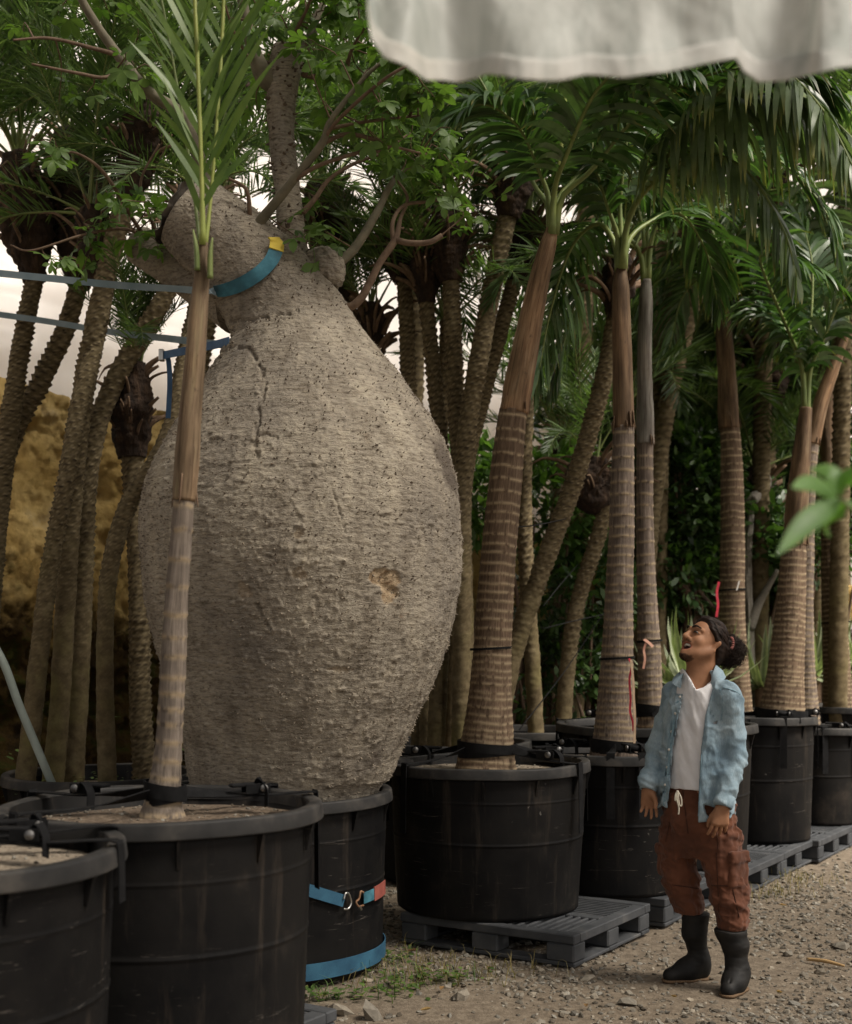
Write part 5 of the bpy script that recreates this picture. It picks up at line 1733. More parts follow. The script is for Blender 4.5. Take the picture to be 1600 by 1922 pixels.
bush('bright leafy shrub left of the thick leaning palm', PB(905, 915, 10.3), (.34, .35, .45), 700, 0.13, M_brightleaf, seed=701, gate=-0.1)
bush('loose green shrub behind the steeply leaning date palm', PB(1045, 950, 10.7), (.55, .45, .6), 1300, 0.13, M_brightleaf, seed=702, gate=-0.05)
bush('low dark shrub between the ringed palms', PB(1090, 1130, 10.5), (.6, .4, .5), 1200, 0.11, M_bushleaf, seed=703, gate=-0.05)
bush('low mossy shrub at the bank\'s foot behind the scuffed tub', PB(1040, 1270, 10.3), (.55, .35, .45), 800, 0.10, M_bushleaf, seed=704, gate=0.05)
bush('dense dark evergreen shrub between the grey and the straight palm', PB(1292, 930, 11.9), (.48, .5, .85), 3600, 0.12, M_bushleaf, seed=705, gate=-0.3)
bush('dark shrub low behind the man\'s head', PB(1265, 1080, 11.8), (.5, .5, .45), 1500, 0.11, M_bushleaf, seed=706, gate=-0.15)
bush('dark leafy shrub right of the straight palm', PB(1432, 1030, 12.2), (.42, .4, .7), 1300, 0.13, M_bushleaf, seed=707, gate=-0.05)
bush('small leaved shrub hanging at the right edge', PB(1545, 1030, 11.9), (.42, .4, .35), 800, 0.09, M_bushleaf, seed=708, gate=-0.1)
bush('broad leaved shrub rising over the bank at the right', PB(1420, 860, 13.2), (1.0, .7, .8), 2200, 0.2, M_bushleaf, seed=709, gate=-0.1)
bush('tall dark shrub high behind the grey palm', PB(1150, 760, 13.2), (.9, .7, .8), 1800, 0.18, M_bushleaf, seed=710, gate=-0.05)
bush('dark shrub on the bank top at the far right', PB(1600, 820, 13.6), (.9, .7, 1.2), 2400, 0.18, M_bushleaf, seed=711, gate=-0.1)
bush('tall leafy shrub on the bank behind the right palms', PB(1330, 620, 14.2), (1.3, .7, 1.0), 2600, 0.22, M_bushleaf, seed=712, gate=0.0)

# creeping weeds on the foot of the bank
def weeds(label, spots, n, leaf, mat, seed, name='creeping_weeds', grass=0):
    r = np.random.default_rng(seed)
    m = MB()
    cc = np.mean([s[0] for s in spots], 0)
    for p, rx, ry in spots:
        for _ in range(n):
            q = np.array([p[0] + r.normal(0, rx), p[1] + r.normal(0, ry), 0])
            q[2] = p[2] + r.uniform(0.005, 0.05)
            a = r.uniform(0, 6.28)
            l = leaf * r.uniform(0.5, 1.2)
            d = np.array([math.cos(a), math.sin(a), r.uniform(-0.1, 0.7)])
            s_ = norm(np.cross(d, [0, 0, 1.0]))
            rn = r.uniform(0, 1)
            V, A = [], []
            for u, w in ((0, 0.1), (0.35, 0.9), (0.65, 0.8), (1, 0.05)):
                c_ = q + d * l * u + np.array([0, 0, -0.25 * l * u * u])
                V += [c_ - s_ * l * 0.34 * w, c_ + s_ * l * 0.34 * w]
                A += [[rn, u, 0]] * 2
            m.add(V, [np.array([[0, 1, 3, 2], [2, 3, 5, 4], [4, 5, 7, 6]])], A)
        for _ in range(grass):
            q = np.array([p[0] + r.normal(0, rx * 1.2), p[1] + r.normal(0, ry * 1.2), p[2]])
            l = r.uniform(0.04, 0.13)
            a = r.uniform(0, 6.28)
            b_ = np.array([math.cos(a), math.sin(a), 0]) * l * r.uniform(0.3, 1.1)
            s_ = norm(np.cross(b_, [0, 0, 1.0])) * 0.0022
            rn = r.uniform(0, 1)
            V = [q - s_, q + s_, q + b_ * 0.4 + [0, 0, l * 0.6] + s_ * 0.8, q + b_ * 0.4 + [0, 0, l * 0.6] - s_ * 0.8, q + b_ + [0, 0, l * 0.7]]
            m.add(V, [np.array([[0, 1, 2, 3]]), np.array([[3, 2, 4]])], [[rn, 0, 0]] * 5)
    return build(name, m, mat, kind='stuff', label=label, cat='weeds')


M_weed = leaf_mat('weed_leaf', (0.05, 0.10, 0.02), (0.14, 0.22, 0.06), (0.2, 0.16, 0.06), 0.5, 0.35, 0.5)
M_grassdry = leaf_mat('dry_grass', (0.13, 0.11, 0.04), (0.28, 0.22, 0.1), None, 0.7, 0.3)


def gp(px, py):
    d = CAMH * FPX / (py - HOR)
    p = P(px, py, d)
    p[2] = ground_z(p[0], p[1])
    return p


weeds('green weeds growing by the blue band and the front pallet', [(gp(745, 1850), .07, .06), (gp(800, 1835), .12, .06), (gp(850, 1840), .10, .05), (gp(740, 1800), .06, .08), (gp(690, 1868), .10, .04), (gp(600, 1868), .07, .03)], 46, 0.038, M_weed, 721, grass=16)
weeds('dry grass tufts by the front pallet', [(gp(800, 1835), .22, .10), (gp(880, 1835), .18, .08), (gp(780, 1815), .14, .12)], 0, 0.03, M_grassdry, 722, name='dry_grass', grass=60)
weeds('dry leaf litter grass right of the far pallets', [(gp(1450, 1680), .10, .10), (gp(1500, 1655), .10, .12)], 0, 0.03, M_grassdry, 723, name='dry_litter', grass=70)
cx, cy = POT['clump'][0], POT['clump'][1]
weeds('small green weeds on the soil of the left tub', [(np.array([cx + .25 * math.cos(a), cy + .25 * math.sin(a), POT['clump'][4] - 0.085]), .14, .14) for a in (0, 2.1, 4.2)], 45, 0.03, M_weed, 724)
weeds('creepers on the shaded foot of the earth bank', [(np.array([-3.2 + 0.28 * k, 8.25 + 0.1 * k, 0.3 + 0.25 * (k % 4)]), .12, .05) for k in range(10)], 16, 0.05, M_weed, 725)

# fallen leaves and a stick on the gravel
M_dry = leaf_mat('fallen_leaf', (0.13, 0.065, 0.025), (0.34, 0.22, 0.09), None, 0.8, 0.15)
for k, (px, py, l, lab) in enumerate([(775, 1787, .06, 'brown fallen leaf at the left end of the front pallet'), (830, 1858, .045, 'curled dark brown leaf among the weeds'), (1463, 1868, .03, 'yellow fallen leaf in front of the nearer boot'),
                                      (920, 1822, .05, 'tan fallen leaf beside the pallet corner'), (1265, 1880, .04, 'orange-brown leaf on the gravel below the farther boot'), (800, 1900, .05, 'reddish fallen leaf at the bottom edge'), (1100, 1895, .035, 'small brown leaf on the gravel at the bottom'), (1470, 1705, .05, 'brown leaf by the far pallets')]):
    p = gp(px, py)
    a = 1.3 * k
    d, s_ = np.array([math.cos(a), math.sin(a), 0.1]), np.array([-math.sin(a), math.cos(a), 0])
    V, A = [], []
    for u, w in ((0, .1), (.3, .8), (.65, 1), (1, .05)):
        for sg in (-1, 0, 1):
            V.append(p + d * l * (u - .5) + s_ * sg * l * .28 * w + [0, 0, .018 + .010 * abs(sg) * w + .02 * (u - .5) ** 2])
            A.append([(k * .37) % 1, u, 0])
    F = [[i * 3 + j, i * 3 + j + 1, i * 3 + j + 4, i * 3 + j + 3] for i in range(3) for j in (0, 1)]
    build('fallen_leaf', MB().add(V, [np.array(F)], A), M_dry, label=lab, cat='leaf', group='fallen leaves on the gravel', origin=(p[0], p[1], 0))
a, b_ = gp(1515, 1800), gp(1585, 1813)
build('stick', MB().tube([a + [0, 0, .02], 0.5 * (a + b_) + [0, 0, .026], b_ + [0, 0, .02]], [.008, .010, .006], n=14, seg=6), pmat('bare_wood', (0.42, 0.27, 0.12), rough=0.8), label='thin pale wooden stick lying right of the boots', cat='stick', origin=(a[0], a[1], 0))

# ------------------------------------------------------------------ spiky variegated rosettes
M_agave = leaf_mat('variegated_blade', (0.12, 0.16, 0.09), (0.40, 0.44, 0.30), None, 0.5, 0.2)
ag = MB()
st = [(0, .8), (.25, 1.0), (.6, .75), (.85, .4), (1, .03)]
V, A = [], []
for u, w in st:
    for sg in (-1, 0, 1):
        V.append([sg * .035 * w, .62 * u, .10 * math.sin(u * 2.2) + .014 * abs(sg) * w])
        A.append([.15 if sg == 0 else .95, u, 0])
ag.add(V, [np.array([[i * 3 + j, i * 3 + j + 1, i * 3 + j + 4, i * 3 + j + 3] for i in range(4) for j in (0, 1)])], A)
AG = ag.mesh('blade', M_agave)


def agave(label, p, n, s_, seed):
    r = np.random.default_rng(seed)
    t = thing('spiky_rosette', (p[0], p[1], p[2]), label, 'agave', 'variegated rosettes')
    for k in range(n):
        az, el = 2.4 * k, math.radians(r.uniform(5, 85) if k > 4 else r.uniform(65, 88))
        y = np.array([math.cos(az) * math.cos(el), math.sin(az) * math.cos(el), math.sin(el)])
        x = np.array([-math.sin(az), math.cos(az), 0])
        q = s_ * r.uniform(.8, 1.15)
        inst('blade', AG, t, p, np.stack([x, y, np.cross(x, y)], 1), (q, q, q))
    build('core', MB().tube([np.array(p) - [0, 0, p[2]], np.array(p) - [0, 0, .02], np.array(p) + [0, 0, .06]], [.06, .06, .02], n=10, seg=10), M_stub, t)


agave('pale striped rosette between the man\'s hair and the flared palm', P(1430, 1290, 11.7), 34, 1.0, 731)
agave('pale striped rosette between the two flared palms at the right', P(1530, 1270, 11.9), 30, 1.0, 732)
agave('striped rosette behind the man\'s face', P(1300, 1300, 10.2), 34, 1.0, 733)
agave('striped rosette behind the thin grey palm\'s foot', P(1250, 1290, 10.9), 28, .95, 734)
agave('striped rosette at the right edge', P(1615, 1260, 12.2), 26, .9, 735)

# old gnarled trunks
def gnarl(label, l, D, seed, mat, name='gnarled_trunk'):
    p = np.array([P(a, b, D) for a, b, c in l])
    t = thing(name, p[0], label, 'tree trunk')
    q = MB().tube(p, [c / FPX * D for a, b, c in l], n=110, seg=60, disp=lambda T, S, R: 0.5 * R * fbm(np.stack([np.cos(T) * 1.6, np.sin(T) * 1.6, S * 2.2], -1), 4, seed) - 0.5 * R * np.maximum(fbm(np.stack([np.cos(T) * 2, np.sin(T) * 2, S * 3], -1), 2, seed + 3) - .15, 0))
    build('trunk', q, mat, t)
    r = np.random.default_rng(seed)
    for k in range(5):
        i = r.integers(1, len(p))
        e = p[i] + np.array([r.normal(0, .35), r.normal(0, .2), r.uniform(.2, .6)])
        build('branch', MB().tube([p[i], .5 * (p[i] + e) + r.normal(0, .08, 3), e], [.06, .04, .02], n=20, seg=8), mat, t)


M_gnarl = pmat('old_brown_bark', [(0.3, (0.035, 0.022, 0.014)), (0.55, (0.10, 0.062, 0.04)), (0.75, (0.19, 0.125, 0.08))], scale=7, rough=.95, bump=1, bdist=.03, bscale=16)
gnarl('old hollow brown trunk behind the straight palm', [(1450, 1520, 60), (1455, 1300, 52), (1450, 1180, 46), (1460, 1080, 40), (1470, 1000, 30), (1460, 930, 18)], 12.6, 741, M_gnarl)
gnarl('twisted dark trunk under the dense evergreen shrub', [(1262, 1520, 34), (1265, 1380, 30), (1275, 1280, 28), (1300, 1200, 22), (1290, 1120, 14)], 11.7, 742, M_gnarl)
gnarl('brown trunk between the two flared palms at the right', [(1535, 1520, 40), (1535, 1300, 34), (1540, 1180, 30), (1530, 1090, 24), (1545, 1000, 14)], 12.8, 743, M_gnarl)
gnarl('thin furry grey trunk beside the straight palm', [(1412, 1480, 11), (1409, 1320, 10), (1405, 1180, 9), (1404, 1050, 8), (1410, 940, 6)], 11.9, 744, pmat('furry_grey_bark', (0.2, 0.18, 0.15), scale=30, rough=1, bump=1, bdist=.01, bscale=90))

# white panel shed at the right edge, far back
t = thing('white_shed', (5.1, 14.9, 0), 'pale white shed glimpsed at the right edge behind the palms', 'shed')
Mw = pmat('white_panel', (0.62, 0.6, 0.56), rough=.6, bump=.05)
build('wall', MB().box((5.35, 15.3, 1.35), (.55, .4, 1.35), bev=.05), Mw, t, smooth=False)
build('rail', MB().box((5.35, 14.88, 1.72), (.56, .02, .03)), Mw, t, smooth=False)
build('window', MB().box((5.3, 14.893, 2.1), (.3, .012, .25)), pmat('shed_window', (.3, .3, .28), rough=.3, bump=0), t, smooth=False)

# ------------------------------------------------------------------ straps
def ribbon(pts, wid, wvec, th=0.003, n=60):
    """flat webbing along pts; wvec: one vector or one per control point"""
    c, s = resample(pts, n)
    w = np.asarray(wvec, float)
    if w.ndim == 1:
        w = np.repeat(w[None], len(pts), 0)
    wi = np.asarray(wid, float) * np.ones(len(pts))
    _, _, ww = resample(pts, n, wi)
    W = np.stack([resample(pts, n, w[:, k])[2] for k in range(3)], 1)
    T = norm(np.gradient(c, axis=0))
    W = norm(W - T * np.sum(W * T, 1, keepdims=True))
    N = np.cross(T, W)
    V = np.stack([c - W * ww[:, None] / 2 - N * th / 2, c + W * ww[:, None] / 2 - N * th / 2, c + W * ww[:, None] / 2 + N * th / 2, c - W * ww[:, None] / 2 + N * th / 2], 1).reshape(-1, 3)
    e = (n - 1) * 4
    return V, [grid_faces(n, 4), np.array([[3, 2, 1, 0], [e, e + 1, e + 2, e + 3]])]


def ring(c, r, z, n=24, a0=0, a1=2 * math.pi, tilt=0.0):
    a = np.linspace(a0, a1, n)
    return np.stack([c[0] + r * np.cos(a), c[1] + r * np.sin(a), z + tilt * np.cos(a)], 1)


UPV = np.array([0, 0, 1.0])
RATCH = {}
M_dullsteel = pmat('dull_steel', [(.3, (.10, .10, .10)), (.7, (.3, .29, .28))], scale=90, rough=.5, metal=.8, bump=.2)


def ratchet(parent, p, yaw, s_=1.0):
    """metal ratchet: two side plates, spool, handle"""
    if not RATCH:
        RATCH['plate'] = MB().box((0, 0, 0), (.045, .002, .018), bev=.0015).mesh('side_plate', M_strap, smooth=False)
        RATCH['spool'] = MB().tube([[0, -.03, 0], [0, .03, 0]], [.013, .013], n=3, seg=12).mesh('spool', M_strap)
        RATCH['wheel'] = MB().tube([[0, -.004, 0], [0, .004, 0]], [.014, .014], n=3, seg=16).mesh('wheel', M_dullsteel)
        RATCH['handle'] = MB().box((-.05, 0, .012), (.045, .024, .006), bev=.004).mesh('handle', M_strap, smooth=False)
    R = rotz(yaw)
    for nm, off in (('plate', (0, -.028, .01)), ('plate', (0, .028, .01)), ('spool', (.02, 0, .012)), ('wheel', (.02, -.036, .012)), ('wheel', (.02, .036, .012)), ('handle', (0, 0, .01))):
        inst({'plate': 'side_plate'}.get(nm, nm), RATCH[nm], parent, np.asarray(p) + R @ np.array(off) * s_, R, (s_, s_, s_))


def tub_straps(key, trunk_xy, trunk_r, zt, label, angs, seed, ratchets=(0, 1), tails=True, drop=0.35):
    cx, cy, r, z0, z1 = POT[key]
    rn = np.random.default_rng(seed)
    t = thing('ratchet_strap', (trunk_xy[0], trunk_xy[1], z1), label, 'strap', 'black ratchet straps over the tubs')
    c = np.array([trunk_xy[0], trunk_xy[1]])
    m = MB()
    for k in range(2):
        m.add(*ribbon(ring(c, trunk_r + .006 + .004 * k, zt + .018 * k, 30, tilt=.012 * (1 - 2 * k)), .05, UPV, .004, 70))
    build('trunk_wrap', m, M_strap, t, smooth=False)
    for k, a in enumerate(angs):
        d = np.array([math.cos(a), math.sin(a)])
        s0 = np.array([*(c + d * trunk_r), zt + .01])
        f = np.array([cx, cy]) - c
        bq = d @ f
        rr = r + .004
        L = bq + math.sqrt(max(0, bq * bq - f @ f + rr * rr))
        e = np.array([*(c + d * L), z1 + .008])
        mid = .5 * (s0 + e) + [0, 0, -.012]
        side = np.array([-d[1], d[0], .0])
        out = e + np.array([d[0], d[1], 0]) * .012 + [0, 0, -.02]
        dn = e + np.array([d[0], d[1], 0]) * .016 + [0, 0, -drop]
        w0 = side * .6 + UPV * .8
        pts = [s0, mid, e - np.array([*d, 0]) * .05 + [0, 0, .002], e, out, dn]
        build('webbing', MB().add(*ribbon(pts, .045, [w0, side, side, side, side, side], .004, 90)), M_strap, t, smooth=False)
        if k in ratchets:
            q = s0 + (e - s0) * .55 + [0, 0, .004]
            ratchet(t, q, a, 1.0 if key in ('slender', 'near') else 1.15)
            if tails:
                q2 = q + np.array([*(side[:2] * .03), 0])
                build('loose_tail', MB().add(*ribbon([q2, q2 + [.02, -.02, .035], q2 + [.05, -.05, .005], q2 + [.055, -.07, -.05]], .04, side, .003, 30)), M_strap, t, smooth=False)
    return t


def trunk_at(px, py, D):
    p = P(px, py, D)
    return (p[0], p[1])


tub_straps('slender', trunk_at(311, 1490, 4.51), .062, P(0, 1493, 4.51)[2], 'black ratchet strap tying the slender palm to its tub', [2.75, .42, -2.35, .95], 801, (0, 1))
tub_straps('front', trunk_at(915, 1412, 7.0), .150, P(0, 1408, 7.0)[2], 'black ratchet strap round the thick leaning palm', [2.9, .25, -2.5, -.6, 2.2], 802, (0, 1, 3))
tub_straps('mid', trunk_at(1152, 1405, 7.5), .125, P(0, 1402, 7.5)[2], 'black ratchet strap round the red ribbon palm', [2.6, .3, -1.35, -1.75], 803, (0, 2))
tub_straps('wide', trunk_at(1224, 1340, 8.5), .092, P(0, 1335, 8.5)[2], 'black ratchet strap round the thin grey palm', [2.8, .2, -1.6], 804, (0,))
tub_straps('tall', trunk_at(1467, 1345, 9.35), .175, P(0, 1342, 9.35)[2], 'black ratchet strap round the flared palm in the tall tub', [-.2, -1.8, 2.9], 805, (0, 1))
tub_straps('small', trunk_at(1515, 1372, 10.15), .10, P(0, 1368, 10.15)[2], 'black ratchet strap over the small tub at the right edge', [-.6, -1.4, -2.2], 806, (0,))
tub_straps('near', (-1.5, 3.75), .06, POT['near'][4] + .0, 'black straps criss-crossing the tub nearest the camera', [.35, -.15, 1.2, -1.05], 807, (0, 1), drop=.17)

# blue tie-down round the bottle tree's tub
cx, cy, r_, z0, z1 = POT['bottle']
tie = thing('tie_down_strap', (cx, cy, .35), 'blue tie-down strap with steel hook and red sleeve round the tub', 'strap')


def tub_r(z):
    q = (z - z0) / (z1 - z0)
    return r_ * .93 + (r_ * .965 - r_ * .93) * q ** .9 + .014


def on_tub(px, py):
    """where the line of sight through (px,py) meets the tub wall"""
    u = np.array([(px - 800) / FPX, 1.0, (HOR - py) / FPX])
    lo = None
    for d in np.linspace(4.5, 7.2, 1400):
        p = u * d + [0, 0, CAMH]
        if math.hypot(p[0] - cx, p[1] - cy) < tub_r(p[2]):
            return p
    d = cy
    p = u * d + [0, 0, CAMH]
    return p


def tub_arc(pa, pb, n=8, grow=0.0):
    a0, a1 = math.atan2(pa[1] - cy, pa[0] - cx), math.atan2(pb[1] - cy, pb[0] - cx)
    out = []
    for k in range(n):
        f = k / (n - 1)
        a, z = a0 + (a1 - a0) * f, pa[2] + (pb[2] - pa[2]) * f
        rr = tub_r(z) + grow
        out.append([cx + rr * math.cos(a), cy + rr * math.sin(a), z])
    return np.array(out)


A_, B_, C_, D_ = on_tub(545, 1660), on_tub(646, 1691), on_tub(683, 1686), on_tub(702, 1678)
E_ = on_tub(722, 1664)
build('webbing', MB().add(*ribbon(tub_arc(A_, B_), .055, UPV, .004, 40)), M_blue, tie, smooth=False)
build('webbing', MB().add(*ribbon(tub_arc(C_, D_), .052, UPV, .004, 24)), M_bluedirty, tie, smooth=False)
build('sleeve', MB().add(*ribbon(tub_arc(D_, E_, 10, .002), .066, UPV, .006, 30)), M_redsleeve, tie, smooth=False)
ha, hb = on_tub(646, 1691), on_tub(683, 1686)
hd = norm(hb - ha)
o = np.array([0, -.012, 0])
build('hook', MB().tube([ha + o + [0, 0, -.035], ha + o + hd * .03 + [0, 0, -.036], ha + o + hd * .05 + [0, 0, -.01], ha + o + hd * .035 + [0, 0, .03], ha + o + hd * .012 + [0, 0, .036], ha + o + [0, 0, .01]], [.005] * 6, n=40, seg=8), M_steel, tie)
build('hook', MB().tube([hb + o * 1.4 + [0, 0, .03], hb + o * 1.4 - hd * .02 + [0, 0, .036], hb + o * 1.6 - hd * .03 + [0, 0, .005], hb + o * 1.8 - hd * .05 + [0, 0, -.008], hb + o * 1.6 - hd * .035 + [0, 0, -.03], hb + o * 1.4 + [0, 0, -.03]], [.005] * 6, n=40, seg=8), M_rust, tie)
build('bolt', MB().tube([hb + o * 2 - hd * .03 + [0, 0, -.03], hb + o * 2 - hd * .015 + [0, 0, -.046]], [.008, .008], n=4, seg=6), M_steel, tie, smooth=False)
base = np.array([[cx + (r_ * .93 + .018) * math.cos(a), cy + (r_ * .93 + .018) * math.sin(a), .05 + .02 * math.sin(a + 2.4)] for a in np.linspace(-2.9, .6, 26)])
build('base_band', MB().add(*ribbon(base, .075, UPV, .005, 100)), M_blue, smooth=False, label='wide blue webbing band round the foot of the bottle tree\'s tub', cat='strap', origin=(cx, cy, 0))

# strap over the leaning limb, running off to the left
sl_ = thing('limb_strap', P(450, 535, 5.9), 'dirty blue strap with yellow end slung under the leaning limb', 'strap')
limb_c = np.array([P(a, b, DB) for a, b, c in prof[18:]])
limb_r = np.array([c / FPX * DB for a, b, c in prof[18:]])


def on_limb(px, py, lift=.030):
    u = np.array([(px - 800) / FPX, 1.0, (HOR - py) / FPX])
    cc, _, rr = resample(limb_c, 80, limb_r)
    for d in np.linspace(5.6, 6.9, 900):
        p = u * d + [0, 0, CAMH]
        k = np.argmin(np.linalg.norm(cc - p, axis=1))
        if np.linalg.norm(cc[k] - p) < rr[k] + lift:
            return p
    return u * DB + [0, 0, CAMH]


lp = [on_limb(a, b) for a, b in [(519, 468), (510, 488), (492, 508), (470, 524), (445, 537), (420, 545), (405, 547)]]
ax = norm(np.array(P(360, 410, DB)) - P(520, 570, DB))
build('webbing', MB().add(*ribbon(lp, [.066, .066, .066, .066, .064, .06, .055], -ax, .005, 60)), M_bluedirty, sl_, smooth=False)
yl = [on_limb(a, b, .034) for a, b in [(514, 446), (520, 456), (519, 469)]]
build('yellow_end', MB().add(*ribbon(yl, .07, -ax, .007, 16)), M_yellow, sl_, smooth=False)
lead = [lp[-1], P(375, 546, 6.25), P(330, 542, 6.5), P(230, 536, 6.75), P(110, 524, 6.85), P(0, 513, 6.9), P(-120, 500, 6.9), P(-300, 486, 6.9)]
build('lead', MB().add(*ribbon(lead, [.05, .035, .032, .036, .036, .036, .036, .036], [-ax, UPV, UPV, UPV, UPV, UPV, UPV, UPV], .004, 90)), M_greystrap, sl_, smooth=False)
g2 = thing('guy_strap', P(425, 648, 6.3), 'faded grey guy strap running left from the bottle\'s neck', 'strap')
gl = [P(440, 650, 6.2), P(425, 648, 6.3), P(330, 637, 6.9), P(200, 622, 7.65), P(75, 601, 8.0), P(-150, 570, 8.4), P(-330, 545, 8.6)]
build('webbing', MB().add(*ribbon(gl, .036, UPV, .004, 90)), M_greystrap, g2, smooth=False)
M_navy = pmat('mid_blue_webbing', [(0.3, (.04, .09, .18)), (.7, (.07, .15, .28))], scale=9, rough=.75, bump=.4, bscale=260)
g3 = thing('hanging_strap', P(310, 665, 6.8), 'mid blue strap with buckle hanging straight down by the neck', 'strap')
build('webbing', MB().add(*ribbon([P(430, 640, 6.2), P(400, 648, 6.4), P(350, 658, 6.6), P(306, 667, 6.8)], .04, UPV, .004, 40)), M_navy, g3, smooth=False)
build('tail', MB().add(*ribbon([P(312, 666, 6.8), P(317, 680, 6.8), P(319, 720, 6.8), P(316, 785, 6.8)], .026, np.array([1.0, 0, 0]), .004, 40)), M_navy, g3, smooth=False)
build('buckle', MB().box(P(304, 667, 6.8), (.014, .02, .03), bev=.004), M_steel, g3, smooth=False)
build('hose', MB().tube([P(-120, 1100, 6.9), P(-40, 1170, 6.9), P(5, 1240, 6.9), P(35, 1320, 6.9), P(62, 1385, 6.9), P(85, 1440, 6.9), P(110, 1500, 6.95)], [.022] * 7, n=60, seg=12), pmat('grey_green_hose', (.26, .3, .27), rough=.5, bump=.05), label='grey-green hose curving down at the lower left edge', cat='hose', origin=P(85, 1440, 6.9))

# ties and ribbons on the palms
def tie_ring(label, px, py, D, rpx, mat=M_strap, wid=.012):
    c = P(px, py, D)
    build('trunk_tie', MB().add(*ribbon(ring((c[0], c[1]), rpx / FPX * D + .004, c[2], 26, tilt=.006), wid, UPV, .004, 60)), mat, smooth=False, label=label, cat='tie', origin=c)


tie_ring('black cable tie round the thick leaning palm', 922, 1217, 7.0, 37.5)
tie_ring('black cable tie round the red ribbon palm', 1159, 1235, 7.5, 31)
tie_ring('black cord knotted round the thin grey palm', 1219, 1203, 8.5, 22.5)
tie_ring('black cable tie round the straight palm above the man', 1374, 1107, 10.6, 24.5)
tie_ring('black cord round the palm at the right edge', 1570, 1168, 11.3, 26)
M_red = pmat('red_ribbon', [(.3, (.36, .015, .035)), (.7, (.52, .03, .055))], scale=20, rough=.6, bump=.1)
M_tan = pmat('faded_ribbon', [(.3, (.3, .2, .13)), (.7, (.45, .33, .22))], scale=20, rough=.7, bump=.1)
M_pink = pmat('faded_pink_ribbon', [(.3, (.33, .14, .1)), (.7, (.42, .25, .17))], scale=14, rough=.7, bump=.1)


def hang(name, label, l, D, wid, mat):
    q = [P(a, b, D) for a, b in l]
    build(name, MB().add(*ribbon(q, wid, np.array([1.0, .3, 0]), .002, 50)), mat, smooth=False, label=label, cat='ribbon', origin=q[0])


hang('ribbon', 'bright red ribbon hanging from the ringed palm\'s cable tie', [(1181, 1236), (1186, 1250), (1182, 1275), (1184, 1310), (1183, 1335), (1188, 1355), (1189, 1372)], 7.27, .012, M_red)
hang('ribbon', 'tan strip hanging beside the bright red ribbon', [(1185, 1238), (1189, 1280), (1190, 1310), (1192, 1350), (1191, 1395)], 7.26, .014, M_tan)
hang('ribbon', 'faded pink ribbon tied round the thin grey palm', [(1209, 1200), (1213, 1206), (1209, 1220), (1211, 1236), (1208, 1255)], 8.28, .016, M_pink)
hang('ribbon', 'short faded bow end on the thin grey palm', [(1211, 1201), (1220, 1208), (1226, 1214)], 8.28, .020, M_pink)
hang('ribbon', 'red ribbon beside the straight palm above the man', [(1350, 1092), (1346, 1112), (1348, 1135), (1345, 1158)], 10.4, .022, M_red)
hang('tag_strip', 'white tag end sticking out of the straight palm\'s tie', [(1383, 1108), (1386, 1098), (1388, 1090)], 10.33, .012, Mw)
for k, (l, lab) in enumerate([([(962, 990, 7.3), (1010, 985, 7.9), (1062, 974, 8.5)], 'dark cord tying the thick palm to the leaning date palm'), ([(1020, 1138, 8.8), (1050, 1100, 9.3), (1085, 1060, 9.9)], 'short dark cord rising behind the leaning date palm'),
                              ([(1020, 1180, 8.9), (1080, 1165, 9.2), (1140, 1152, 9.4)], 'dark cord stretched left of the red ribbon palm'), ([(975, 1370, 9.0), (1060, 1260, 9.5), (1140, 1140, 10)], 'long slanting dark cord in the shade')]):
    q = [P(*a) for a in l]
    build('cord', MB().tube(q, [.004] * 3, n=20, seg=5), M_strap, label=lab, cat='cord', group='guy cords', origin=q[0])

# ------------------------------------------------------------------ pale sheet hanging into the top right of the view
hem = np.array([(690, 20), (697, 70), (722, 106), (762, 120), (800, 147), (860, 152), (920, 136), (985, 148), (1040, 150), (1100, 139), (1180, 141), (1250, 134), (1330, 117), (1383, 107), (1398, 132), (1425, 152), (1475, 148), (1560, 130), (1680, 108), (1900, 80)], float)
ns, nt_ = 240, 60
u = np.linspace(0, 1, ns)
tt = np.concatenate([[0], np.cumsum(np.hypot(*np.diff(hem, axis=0).T))])
tt /= tt[-1]
hx, hy = np.interp(u, tt, hem[:, 0]), np.interp(u, tt, hem[:, 1])
hy = hy + 3.5 * fbm(np.stack([u * 30, 0 * u, 0 * u], -1), 3, 45) * sm(.03, .08, u)
Mtarp = film_mat('milky_woven_sheet', (.78, .77, .72), .45, .5, weave=160, stops=[(.3, (.58, .61, .57)), (.7, (.76, .77, .74))], streak=True)
Mhem = film_mat('cream_hem', (.8, .76, .7), .3, .6, stops=[(.30, (.60, .56, .48)), (.42, (.70, .69, .65)), (.7, (.76, .75, .72))], streak=True)
V = np.zeros((nt_, ns, 3))
for i, f in enumerate(np.linspace(0, 1, nt_)):
    y = hy + (-420 - hy) * f
    x = hx + 20 * f * np.sin(u * 9)
    d = 2.15 + .012 * np.sin(u * 34 + 2 * np.sin(u * 7)) * (1 - .6 * f) + .004 * fbm(np.stack([u * 46 + f * 9, np.full(ns, f * 16), 0 * u], -1), 3, 44) + .05 * vnoise(np.stack([u * 12, np.full(ns, f * 3), 0 * u], -1), 5) - .10 * sm(.705, .725, u) + .25 * f
    V[i] = np.stack([(x - 800) / FPX * d, d, CAMH + (HOR - y) / FPX * d], 1)
tarp = thing('hanging_sheet', (V[0, ns // 2, 0], V[0, ns // 2, 1], V[0, ns // 2, 2]), 'blurred white woven plastic sheet hanging into the top right corner', 'plastic sheet')
build('sheet', MB().add(V[4:].reshape(-1, 3), [grid_faces(nt_ - 4, ns, False)]), Mtarp, tarp)
hm = np.concatenate([V[0:5], V[0:5][::-1] + [0, .006, 0]])
